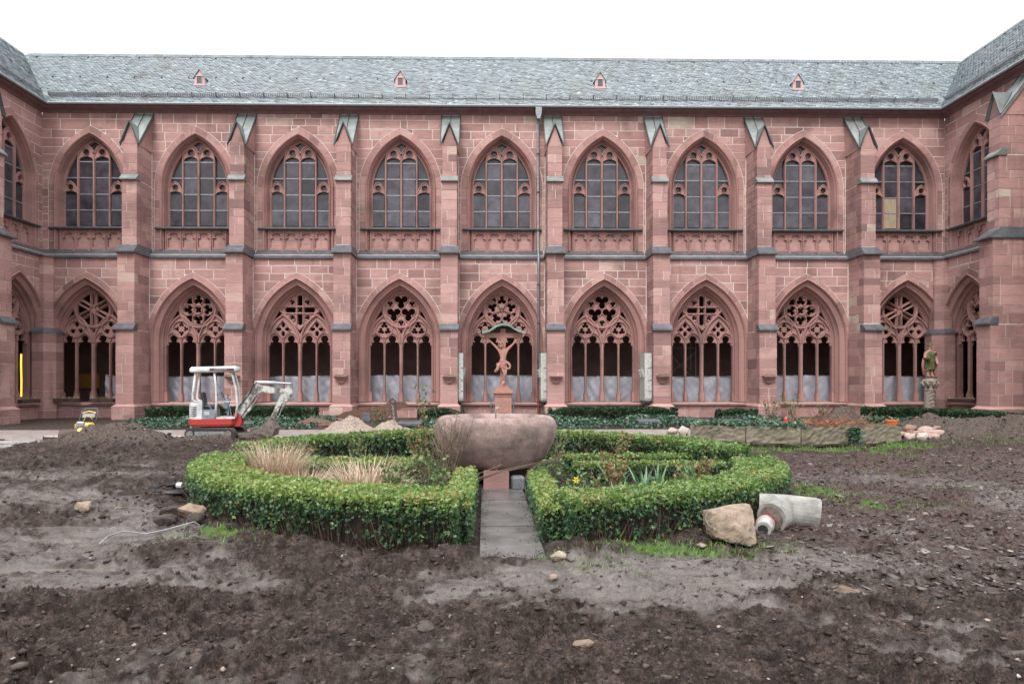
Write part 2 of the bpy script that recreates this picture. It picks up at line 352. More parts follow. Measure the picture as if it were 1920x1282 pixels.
def mudmat():
    m, nt, b = _new('wet_churned_mud')
    sm = _attr(nt, 'smoothmud'); mu = _attr(nt, 'mulch'); gr = _attr(nt, 'turf'); pa = _attr(nt, 'dry')
    n1 = _noise(nt, 2.5, 7, .65); n2 = _noise(nt, 22, 6, .7)
    n5 = _noise(nt, 75, 4, .75); n6 = _noise(nt, 6, 4, .6); mxn = _mix(nt, n2.outputs[0], n5.outputs[0], .5); mxn = _mix(nt, mxn, n6.outputs[0], .3)  # fine tone grain painted into the colour in place of weak relief shading
    rough = _ramp(nt, [(.40,(.007,.0042,.0034)),(.5,(.030,.020,.0165)),(.60,(.098,.070,.058))], mxn)
    smooth = _ramp(nt, [(.38,(.042,.033,.029)),(.61,(.150,.125,.112))], _mix(nt, _mix(nt, n1.outputs[0], n2.outputs[0], .45), n5.outputs[0], .4))
    col = _mix(nt, rough.outputs[0], smooth.outputs[0], sm)
    mul = _ramp(nt, [(.36,(.020,.012,.010)),(.64,(.105,.070,.060))], n2.outputs[0]); col = _mix(nt, col, mul.outputs[0], mu)
    dryc = _ramp(nt, [(.38,(.030,.022,.018)),(.62,(.115,.088,.073))], n2.outputs[0]); col = _mix(nt, col, dryc.outputs[0], pa)
    tf = _ramp(nt, [(.3,(.035,.06,.015)),(.7,(.09,.14,.035))], n2.outputs[0]); col = _mix(nt, col, tf.outputs[0], gr)
    nt.links.new(col, b.inputs['Base Color'])
    mr = _n(nt, 'ShaderNodeMapRange'); mr.inputs['To Min'].default_value = .80; mr.inputs['To Max'].default_value = .24
    nt.links.new(sm, mr.inputs['Value']); wn = _noise(nt, 7, 5, .7); wr = _ramp(nt, [(.46,(1,1,1)),(.60,(.5,.5,.5))], wn.outputs[0])
    wm_ = _n(nt, 'ShaderNodeMath', operation='MULTIPLY'); nt.links.new(mr.outputs[0], wm_.inputs[0]); nt.links.new(wr.outputs[0], wm_.inputs[1]); nt.links.new(wm_.outputs[0], b.inputs['Roughness'])
    n3 = _noise(nt, 60, 5, .7); ad = _mix(nt, n2.outputs['Color'], n3.outputs['Color'], .4)
    _bump(nt, b, ad, 1.0, .03)
    sp_ = _n(nt, 'ShaderNodeMapRange'); sp_.inputs['To Min'].default_value = .16; sp_.inputs['To Max'].default_value = .62
    nt.links.new(sm, sp_.inputs['Value']); nt.links.new(sp_.outputs[0], b.inputs['Specular IOR Level'])
    return m
M['mud'] = mudmat()
M['clod'] = mat_tint('soil_clod', [(0,(.016,.011,.009)),(.55,(.044,.031,.026)),(.8,(.080,.060,.051)),(.92,(.13,.105,.095)),(.97,(.25,.18,.14)),(1,(.42,.38,.34))], .8, .9, 40, 0, .2, .8, .01)
M['bark'] = mat_tint('bark_chip', [(0,(.022,.014,.012)),(.6,(.065,.043,.036)),(.9,(.13,.105,.095)),(1,(.22,.19,.18))], .6, 0, 40, 0, .5)

# ================================================================== THE CLOISTER BUILDING
LOW = dict(w=1.47, zs=3.6, R=2.74); UPP = dict(w=1.42, zs=10.8, R=2.57)
YL = -0.35                                        # lower wall face stands proud of the upper one
def halfw(A, o, z):
    c = A['R'] - A['w']
    if z <= A['zs']: return A['w'] + o
    q = (A['R'] + o) ** 2 - (z - A['zs']) ** 2
    return (sqrt(q) - c) if q > c * c else 0.0
def arch(A, o, z0, n=14):
    c = A['R'] - A['w']; Ro = A['R'] + o; th = acos(min(1, c / Ro))
    L = [(-(A['w'] + o), z0)] + [(c - Ro * cos(th * i / n), A['zs'] + Ro * sin(th * i / n)) for i in range(n + 1)]
    return L + [(-x, z) for x, z in L[::-1][1:]]
def tintv():
    t = min(.88, max(0, R.gauss(.53, .22)))
    if R.random() < .022: t = R.uniform(.93, 1)
    return t

def strip_polys(xa, xb, z0, z1, wins, off):
    """pieces of a course between xa and xb once the arch openings (xc, A, zbot) are taken out"""
    cuts = []
    for xc, A, zb in wins:
        if z1 <= zb + 1e-6 or xc < xa or xc > xb: continue
        if halfw(A, off, z0) > 0: cuts.append((xc, A))
    out = []; cur = xa; curA = None
    for xc, A in sorted(cuts, key=lambda q: q[0]):
        out.append((cur, curA, xc, A)); cur = xc; curA = A
    out.append((cur, curA, xb, None)); return out
def stone_poly(x0, x1, z0, z1, Lc, Rc, off, g):
    """quad between x0..x1 with its left/right side following the arch when Lc/Rc is set"""
    zz = [z0 + g + (z1 - z0 - 2 * g) * i / 6 for i in range(7)]; left = []; right = []
    for z in zz:
        l = Lc[0] + halfw(Lc[1], off, z) + g if Lc else x0 + g; r = Rc[0] - halfw(Rc[1], off, z) - g if Rc else x1 - g
        if Lc: l = max(l, x0 + g)
        if Rc: r = min(r, x1 - g)
        if r > l + .012: left.append((l, z)); right.append((r, z))
    if len(left) < 2: return None
    if not Lc: left = [left[0], left[-1]]
    if not Rc: right = [right[0], right[-1]]
    return right + left[::-1]

def ashlar(xa, xb, z0, z1, wins, off, yf, ch=(.36, .47), lens=(.55, 1.25), solid=False):
    """stones of one wall field -> list of (area, poly, yf, tint)"""
    out = []; z = z0; row = 0
    while z < z1 - .02:
        h = R.uniform(*ch); zt = z + h
        if zt > z1 - .2: zt = z1
        for (a, La, b, Rb) in strip_polys(xa, xb, z, zt, wins, off):
            a0 = a if La is None else a + halfw(La, off, zt); b0 = b if Rb is None else b - halfw(Rb, off, zt); a1 = a if La is None else a + halfw(La, off, z); b1 = b if Rb is None else b - halfw(Rb, off, z)
            if b0 - a0 < .03: continue
            if b0 - a0 < .38: xs = [a0, b0]
            else:
                xs = [a0]; x = a0 + R.uniform(.3, lens[1]) 
                while x < b0 - .3: xs.append(x); x += R.uniform(*lens)
                xs.append(b0)
            for i in range(len(xs) - 1):
                p = stone_poly(xs[i], xs[i+1], z, zt, (a, La) if (i == 0 and La) else None,
                               (b, Rb) if (i == len(xs) - 2 and Rb) else None, off, .017)
                if p: out.append(((xs[i+1] - xs[i]) * (zt - z), p, yf + R.uniform(-.006, .004), tintv()))
        z = zt; row += 1
    return out

def foil(cx, cz, Ro, n, rot=0, a=None, k=6):
    """outline of n overlapping lobes (trefoil, quatrefoil...)"""
    if a is None: a = Ro * {3: .47, 4: .42, 5: .36, 6: .32}.get(n, .3)
    d = Ro - a; pts = []; N = n * k * 2
    for i in range(N):
        th = rot + 2 * pi * i / N; best = 0
        for j in range(n):
            ph = rot + 2 * pi * j / n; da = th - ph
            q = a * a - (d * sin(da)) ** 2
            if q > 0 and cos(da) > 0: best = max(best, d * cos(da) + sqrt(q))
        pts.append((cx + best * cos(th), cz + best * sin(th)))
    return pts
def circ(cx, cz, r, n=14): return [(cx + r*cos(2*pi*i/n), cz + r*sin(2*pi*i/n)) for i in range(n)]
def xf(poly, cx, cz, a, s=1): return [(cx + s*(x*cos(a) - z*sin(a)), cz + s*(x*sin(a) + z*cos(a))) for x, z in poly]
PETAL = [(0,.02),(.42,.36),(.72,.36),(.92,.16),(1,0),(.92,-.16),(.72,-.36),(.42,-.36)]

def plate(name, splines, y0, thick, bev=.02):
    """stone plate in the x,z plane with openings; first spline is the outline"""
    cu = bpy.data.curves.new(name, 'CURVE'); cu.dimensions = '2D'; cu.fill_mode = 'BOTH'
    cu.extrude = thick / 2 - bev; cu.bevel_depth = bev; cu.bevel_resolution = 0; cu.offset = -bev*.9
    for poly in splines:
        sp = cu.splines.new('POLY'); sp.points.add(len(poly) - 1); sp.use_cyclic_u = True
        for i, (x, z) in enumerate(poly): sp.points[i].co = (x, z, 0, 1)
    ob = bpy.data.objects.new(name, cu); C.objects.link(ob)
    dg = bpy.context.evaluated_depsgraph_get(); me = bpy.data.meshes.new_from_object(ob.evaluated_get(dg))
    mb = MB(); vs = [(v.co.x, y0 + thick/2 - v.co.z, v.co.y) for v in me.vertices]
    mb.add(vs, [tuple(p.vertices) for p in me.polygons], .5)
    bpy.data.objects.remove(ob); bpy.data.curves.remove(cu); bpy.data.meshes.remove(me); return mb
_jit = [0]
def bar(mb, path, w, yf, yb, closed=False, t=.5):
    """moulded bar: pointed front, swept along a path in x,z"""
    _jit[0] = (_jit[0] + 1) % 9; e = _jit[0] * .0016
    prof = [(-w/2, yb - e), (-w/2, (yf*.55 + yb*.45)), (-w*.16, yf + e), (w*.16, yf + e), (w/2, (yf*.55 + yb*.45)), (w/2, yb - e)]
    k = len(path); vs = []; m = len(prof)
    for i in range(k):
        if closed: a, b = path[i-1], path[(i+1) % k]
        else: a, b = path[max(i-1,0)], path[min(i+1,k-1)]
        dx, dz = b[0]-a[0], b[1]-a[1]; L = sqrt(dx*dx+dz*dz) or 1; nx, nz = -dz/L, dx/L
        for o, y in prof: vs.append((path[i][0] + nx*o, y, path[i][1] + nz*o))
    fs = []
    for i in range(k if closed else k-1):
        j = (i+1) % k
        for q in range(m-1): fs.append((i*m+q, i*m+q+1, j*m+q+1, j*m+q))
    mb.add(vs, fs, t)
def ptarch(cx, hw, z0, apex, n=8):
    """path of a small pointed arch"""
    h = apex - z0; Rr = (hw*hw + h*h) / (2*hw); c = Rr - hw; th = acos(c/Rr)
    L = [(cx + c - Rr*cos(th*i/n), z0 + Rr*sin(th*i/n)) for i in range(n+1)]
    return L + [(2*cx - x, z) for x, z in L[::-1][1:]]

LX = (-1.165, -.42, .42, 1.165)
def light_bottom(cx, hw=.315, z0=3.36, zc=3.70, r=.178):
    L = [(cx-hw, z0), (cx-hw, 3.45), (cx-hw+.03, 3.51), (cx-hw+.09, 3.545), (cx-.14, 3.555)]
    for i in range(11):
        a = radians(228 - i * (276/10)); L.append((cx + r*cos(a), zc + r*sin(a)))
    return L + [(2*cx - x, z) for x, z in L[:5][::-1]]
_tr = {}
def lower_tracery(kind):
    if kind in _tr: return _tr[kind]
    outl = arch(LOW, .05, 3.36, 14)
    bottom = []
    for cx in LX: bottom += light_bottom(cx)
    outline = outl + [p for p in bottom[::-1]]
    H = []; BZ = 5.08
    for s in (-1, 1):
        H.append([(s*.90,5.02),(s*1.05,4.98),(s*1.15,4.76),(s*1.18,4.60),(s*1.04,4.72),(s*.90,4.84)])
    H.append([(-.10,4.16),(0,4.13),(.10,4.16),(.02,3.96),(-.02,3.96)])
    sc_ = .37
    if kind in 'DF':
        for a in (90, 210, 330):
            H.append(foil(.40*cos(radians(a)), BZ+.02+.40*sin(radians(a)), .345, 3, radians(a+180)))
            b = radians(a + 180); H.append(foil(.60*cos(b), BZ+.60*sin(b), .14, 3, b))
        for s in (-1, 1):
            if kind == 'F': H.append(foil(s*.80, 4.17, .31, 3, radians(90)))
            else:
                for a in (90, 210, 330): H.append(foil(s*.80+.195*cos(radians(a)), 4.17+.195*sin(radians(a)), .165, 3, radians(a)))
    elif kind == 'B':
        H.append(foil(0, BZ, .17, 4, pi/4))
        for a in (0, 90, 180, 270):
            r_ = radians(a); H.append(foil(.46*cos(r_), BZ+.46*sin(r_), .24, 3, r_))
            q = radians(a+45); H.append(xf([(.50,.10),(.66,.0),(.72,0),(.66,.22),(.44,.36),(.40,.28)], 0, BZ, r_+.30) if False else xf([(.40,0),(.52,.13),(.62,.20),(.72,.0),(.62,-.20),(.52,-.13)], 0, BZ, q))
        for s in (-1, 1):
            for a in (0, 90, 180, 270): H.append(foil(s*.80+.205*cos(radians(a)), 4.17+.205*sin(radians(a)), .122, 3, radians(a)))
    elif kind == 'E':
        H.append(foil(0, BZ, .12, 5, radians(90)))
        for k in range(5):
            a = radians(90 + 72*k); H.append(foil(.47*cos(a), BZ+.47*sin(a), .218, 3, a))
            b = a + radians(36); H.append(xf([(.42,0),(.54,.04),(.69,0.09),(.69,-.09),(.54,-.04)], 0, BZ, b))
        for s in (-1, 1):
            for k in range(5): a = radians(90 + 72*k); H.append(foil(s*.80+.23*cos(a), 4.17+.23*sin(a), .118, 3, a))
    elif kind == 'C':
        H.append(foil(0, BZ, .145, 4, pi/4))
        for a in (0, 90, 180, 270): H.append(xf([(.21,-.12),(.66,-.12),(.74,0),(.66,.12),(.21,.12)], 0, BZ, radians(a), .98))
        for sx in (-1,1):
            for sz in (-1,1): H.append(foil(sx*.36, BZ+sz*.36, .125, 3, atan2(sz,sx)))
            for a in (0, 90, 180, 270): H.append(xf([(.09,-.045),(.16,-.085),(.27,-.085),(.35,0),(.27,.085),(.16,.085),(.09,.045)], sx*.80, 4.17, radians(a)))
    elif kind == 'A':
        for k in range(6):
            a = radians(90 + 60*k)
            H.append(xf([(.22,-.05),(.70,-.06),(.72,.06),(.22,.05)], 0, BZ, a))
            b = a + radians(30); H.append(xf([(.30,0),(.74,-.22),(.77,0),(.74,.22)], 0, BZ, b))
        for s in (-1, 1):
            for a in (90, 210, 330): H.append(xf([(.06,0),(.20,-.12),(.33,-.06),(.33,.06),(.20,.12)], s*.80, 4.17, radians(a)))
    mb = plate('tracery', [outline] + H, .10, .16, .018)
    # mouldings in front of the plate
    if kind == 'C':
        bar(mb, [(0,BZ-.93),(.93,BZ-.02),(.60,BZ+.50),(0,BZ+.90),(-.60,BZ+.50),(-.93,BZ-.02)], .10, .0, .13, True)
        for s in (-1,1):
            bar(mb, [(s*.16,BZ-.72),(s*.16,BZ+.72)], .07, .02, .12); bar(mb, [(-.78,BZ+s*.16),(.78,BZ+s*.16)], .07, .02, .12)
            bar(mb, [(s*.80,4.17-.44),(s*1.16,4.17),(s*.80,4.17+.44),(s*.44,4.17)], .065, .02, .12, True)
            for sx in (-1,1):
                bar(mb, circ(sx*.36, BZ+s*.36, .155, 12), .05, .03, .12, True)
    else:
        bar(mb, circ(0, BZ, .83, 32), .11, -.01, .13, True); bar(mb, circ(0, BZ, .76, 32), .05, .03, .12, True)
        for s in (-1, 1): bar(mb, circ(s*.80, 4.17, .385, 22), .075, .01, .12, True)
    if kind in 'DF':
        for a in (90, 210, 330):
            cx, cz = .40*cos(radians(a)), BZ+.02+.40*sin(radians(a))
            bar(mb, foil(cx, cz, .37, 3, radians(a+180), .175), .05, .03, .12, True)
            b = radians(a+180); bar(mb, circ(.60*cos(b), BZ+.60*sin(b), .155, 12), .045, .03, .12, True)
        for s in (-1,1):
            for a in (90, 210, 330):
                pass
    elif kind == 'B':
        for a in (0,90,180,270): r_ = radians(a); bar(mb, [(.0+.46*cos(r_)+.26*cos(r_+q), BZ+.46*sin(r_)+.26*sin(r_+q)) for q in [radians(-150+i*30) for i in range(11)]], .06, .02, .12)
        bar(mb, circ(0,BZ,.21,14), .05, .03, .12, True)
        for s in (-1,1):
            pass
    elif kind == 'E':
        for k in range(5):
            a = radians(90+72*k); bar(mb, xf(PETAL, 0, BZ, a, .74), .045, .03, .12, True)
            pass
    elif kind == 'A':
        for k in range(6):
            a = radians(90+60*k)
            for s in (-1,1): bar(mb, xf([(.10,s*.10),(.75,s*.10)], 0, BZ, a), .06, .01, .12)
    for s in (-1, 1):
        bar(mb, ptarch(s*.7925, .74, 3.52, 4.84, 12), .10, -.01, .13)
    for cx in LX: bar(mb, ptarch(cx, .36, 3.52, 4.02, 8), .06, .02, .12)
    bar(mb, arch(LOW, -.04, 3.4, 14), .09, .0, .14)
    o = mb.build('tracery', M['carved']); _tr[kind] = o.data; bpy.data.objects.remove(o)
    return _tr[kind]

def mesh_of(mb, mat, name, smooth=False):
    o = mb.build(name, mat, smooth=smooth); me = o.data; bpy.data.objects.remove(o); return me
def place(name, me, parent, loc=(0,0,0), rot=None):
    o = bpy.data.objects.new(name, me); C.objects.link(o); o.parent = parent; o.location = loc
    if rot: o.rotation_euler = rot
    return o

def reveal(A, prof, z0):
    """the moulded jambs and arch, swept from the outer to the inner edge"""
    mb = MB(); rings = [arch(A, o, z0) for o, y in prof]; n = len(rings[0])
    vs = [(x, prof[k][1], z) for k, r in enumerate(rings) for x, z in r]
    fs = [(k*n+i, k*n+i+1, (k+1)*n+i+1, (k+1)*n+i) for k in range(len(prof)-1) for i in range(n-1)]
    return mb.add(vs, [f[::-1] for f in fs], .5)
P_LOW = [(.44,YL+.03),(.44,YL-.08),(.405,YL-.11),(.37,YL-.05),(.355,YL+.02),(.28,YL+.07),(.20,YL+.12),(.18,YL+.08),(.15,YL+.10),(.13,YL+.22),(.09,YL+.30),(.07,YL+.26),(.04,YL+.30),(.02,YL+.42),(-.02,YL+.48),(-.03,YL+.56),(-.03,.22),(.0,.42)]
P_UPP = [(.23,.03),(.23,-.07),(.20,-.10),(.16,-.07),(.145,.0),(.12,.05),(.09,.03),(.07,.12),(.05,.20),(.03,.17),(.01,.26),(-.02,.32),(-.02,.58)]
ME = {}
ME['rev_low'] = mesh_of(reveal(LOW, P_LOW, .74), M['carved'], 'arch_moulding')
ME['rev_upp'] = mesh_of(reveal(UPP, P_UPP, 7.86), M['carved'], 'arch_moulding')
def mull(w, z0, z1, y0, y1, base=True):
    mb = MB(); b = .04
    P = [(-w*.2,y0),(w*.2,y0),(w/2,y0+.07),(w/2,y1),(-w/2,y1),(-w/2,y0+.07)]
    mb.prismz(P, z0, z1)
    if base:
        w2 = w*.5+.05; mb.prismz([(-w2*.6,y0-.05),(w2*.6,y0-.05),(w2,y0+.02),(w2,y1),(-w2,y1),(-w2,y0+.02)], z0, z0+.40)
        mb.prismz([(-w*.4,y0-.03),(w*.4,y0-.03),(w*.62,y0+.05),(w*.62,y1),(-w*.62,y1),(-w*.62,y0+.05)], z0+.40, z0+.50)
    return mb
ME['mull_mid'] = mesh_of(mull(.165,.74,3.50,-.0,.20), M['carved'], 'mullion')
ME['mull_side'] = mesh_of(mull(.10,.74,3.50,.02,.19), M['carved'], 'mullion')
ME['jambbase'] = mesh_of(MB().box(-.10,.05,-.06,.26,.74,1.14).box(-.08,.03,-.03,.26,1.14,1.2), M['carved'], 'jamb_base')
ME['sill_low'] = mesh_of(MB().prismx([(YL-.16,.60),(YL-.16,.67),(.42,.745),(.42,.55),(YL+.02,.55)], -1.98, 1.98, .5), M['carved'], 'sill')
# upper window pieces
ME['umull'] = mesh_of(mull(.115, 9.02, 12.30, .10, .30, False), M['carved'], 'mullion')
ME['umull_side'] = mesh_of(mull(.10, 9.02, 12.14, .11, .30, False), M['carved'], 'mullion')
def upper_tracery():
    mb = MB()
    # the pair of cusped heads over the two middle lights
    def head(cx, hw, z0, apex, zc, r):
        out = ptarch(cx, hw, z0, apex, 8)
        inner = [(cx+hw-.05, z0)] + [(cx + (hw-.05)*cos(radians(a)), z0 + .02 + (zc-r-.07-z0)*sin(radians(a))) for a in (15,40,65,90,115,140,165)] + [(cx-hw+.05, z0)]
        return plate('t', [out + inner, circ(cx, zc, r, 14)], .16, .12, .014)
    for cx in (-.375, .375): mb2 = head(cx, .385, 12.10, 12.86, 12.52, .15); mb.add(mb2.v, mb2.f)
    for cx in (-1.11, 1.11): mb2 = head(cx, .35, 10.53, 11.16, 10.87, .135); mb.add(mb2.v, mb2.f)
    for cx in (-.375,.375): bar(mb, ptarch(cx, .375, 12.12, 12.84), .06, .11, .2); bar(mb, circ(cx,12.52,.175,14), .045, .12, .2, True)
    for cx in (-1.11,1.11): bar(mb, ptarch(cx, .34, 10.55, 11.15), .055, .11, .2); bar(mb, circ(cx,10.87,.16,14), .04, .12, .2, True)
    for s in (-1,1): bar(mb, [(0,12.50),(s*.14,12.74),(s*.36,12.92)], .06, .12, .2)
    bar(mb, arch(UPP, -.04, 9.02, 14), .08, .12, .28)
    return mb
ME['utrac'] = mesh_of(upper_tracery(), M['carved'], 'tracery')
UC = [(-1.39,-.815),(-.665,-.08),(.08,.665),(.815,1.39)]; UR = [9.06, 9.80, 10.55, 11.32, 12.10]
def pane_mesh(w, h, mat): return mesh_of(MB().box(-w/2, w/2, -.006, .006, -h/2, h/2), mat, 'pane')
ME['glazing'] = mesh_of(MB().prism(arch(UPP, -.01, 9.03), .27, .29, .3), M['glass'], 'glazing')
GB = []
for ci, (a, b) in enumerate(UC):
    for r in (9.80, 10.55, 11.32, 12.08):
        if ci in (0, 3) and r in (12.08, 10.55): continue
        aa, bb = (a, b)
        if ci in (0,3) and r == 11.32: aa, bb = (-1.32, b) if ci == 0 else (a, 1.32)
        GB.append(mesh_of(MB().box(aa-.02, bb+.02, .195, .235, r-.024, r+.024), M['iron'], 'glazing_bar'))
ME['sill_upp'] = mesh_of(MB().prismx([(-.20,8.84),(-.20,8.89),(.41,9.06),(.41,8.80),(-.12,8.80)], -1.86, 1.86), M['lead'], 'sill')
def blind_panel():
    H = []
    for cx in (-1.05,-.35,.35,1.05):
        H.append([(cx-.27,7.98),(cx+.27,7.98),(cx+.27,8.40),(cx+.15,8.44),(cx+.19,8.52),(cx+.17,8.60),(cx+.10,8.65),(cx+.04,8.63),(cx,8.69),
                  (cx-.04,8.63),(cx-.10,8.65),(cx-.17,8.60),(cx-.19,8.52),(cx-.15,8.44),(cx-.27,8.40)])
    mb = plate('p', [[(-1.46,7.86),(1.46,7.86),(1.46,8.82),(-1.46,8.82)]] + H, .03, .09, .016)
    for cx in (-1.4,-.7,0,.7,1.4): bar(mb, [(cx,7.78),(cx,8.80)], .06, -.04, .06)
    for cx in (-1.05,-.35,.35,1.05): bar(mb, ptarch(cx, .29, 8.36, 8.78), .04, .0, .06)
    for cx in (-.7,0,.7): mb.prism([(cx-.06,7.84),(cx+.06,7.84),(cx,7.70)], -.10, .0)
    return mb
ME['blind'] = mesh_of(blind_panel(), M['carved'], 'blind_tracery')
ME['blindback'] = mesh_of(MB().box(-1.46,-.72,.115,.3,7.86,8.85,.55).box(-.72,.1,.115,.3,7.86,8.85,.7).box(.1,.8,.115,.3,7.86,8.85,.6).box(.8,1.46,.115,.3,7.86,8.85,.78), M['stone'], 'panel_backing')
# buttress metalwork and caps
def cap_main():
    a, b = (.46, -1.90), (.36, -1.36); mb = MB()
    z0, z1, z2 = 7.42, 7.48, 7.86
    V = [(-a[0],a[1],z0),(a[0],a[1],z0),(a[0],-.30,z0),(-a[0],-.30,z0),(-a[0],a[1],z1),(a[0],a[1],z1),(a[0],-.30,z1),(-a[0],-.30,z1),
         (-b[0],b[1],z2),(b[0],b[1],z2),(b[0],.0,z2),(-b[0],.0,z2)]
    mb.add(V, [(3,2,1,0),(0,1,5,4),(1,2,6,5),(3,0,4,7),(4,5,9,8),(5,6,10,9),(7,4,8,11),(8,9,10,11)]); return mb
ME['cap_main'] = mesh_of(cap_main(), M['lead'], 'weathering')
ME['cap_mid'] = mesh_of(MB().prismx([(-1.93,3.98),(-1.93,4.05),(-1.70,4.28),(-1.5,4.28),(-1.5,3.98)], -.44, .44), M['lead'], 'weathering')
ME['cap_upp'] = mesh_of(MB().prismx([(-1.53,10.74),(-1.53,10.80),(-1.32,11.02),(-1.1,11.02),(-1.1,10.74)], -.38, .38), M['capmetal'], 'weathering')
def crown():
    mb = MB(); t = .035
    F0 = -1.40; w = .42; wt = .44; zt = 14.24; zf = 12.36; zg = 13.40; yr = -.62
    def surf(pts): 
        n = len(pts); V = [p for p in pts] + [(x, y, z - t) for x, y, z in pts]
        mb.add(V, [tuple(range(n)), tuple(range(2*n-1, n-1, -1))] + [(i, i+n, (i+1)%n+n, (i+1)%n) for i in range(n)])
    surf([(-w,F0,zf),(0,yr,zg),(-.0,.0,zt),(-wt,.0,zt)]); surf([(w,F0,zf),(wt,.0,zt),(0,.0,zt),(0,yr,zg)])
    surf([(0,F0,zg),(0,yr,zg),(-w,F0,zf)]); surf([(0,F0,zg),(w,F0,zf),(0,yr,zg)])
    surf([(-w,F0,zf),(-wt,0,zt),(-wt,0,zt-.2),(-w,F0,zf-.12)]); surf([(w,F0,zf),(w,F0,zf-.12),(wt,0,zt-.2),(wt,0,zt)])
    return mb
ME['crown'] = mesh_of(crown(), M['capmetal'], 'gable_cap')
def seams():
    mb = MB(); F0 = -1.42
    for s in (-1,1): mb.tube([(s*.42,F0,12.36),(0,F0,13.41)], .028, 5); mb.tube([(s*.42,F0+.02,12.38),(0,-.62,13.42)], .018, 5); mb.tube([(s*.43,F0,12.38),(s*.44,0,14.26)], .02, 5)
    mb.tube([(0,-.62,13.42),(0,0,14.27)], .018, 5)
    return mb
ME['seams'] = mesh_of(seams(), M['seam'], 'standing_seam')
ME['bcore'] = mesh_of(MB().box(-.375,.375,-1.785,YL+.05,.6,3.99).box(-.36,.36,-1.675,YL+.05,4.0,7.44).box(-.315,.315,-1.385,.05,7.5,10.75).box(-.305,.305,-1.315,.05,10.76,12.4)
      .prism([(-.305,12.4),(.305,12.4),(0,13.3)], -1.30, -.3).box(-.49,.49,-1.93,YL+.05,-.3,.58).add([(-.30,-1.29,12.38),(.30,-1.29,12.38),(.36,.04,12.38),(-.36,.04,12.38),(.36,.04,14.1),(-.36,.04,14.1)],[(0,1,4,5),(1,2,4),(3,0,5),(2,3,5,4)]), M['mortar'], 'buttress')

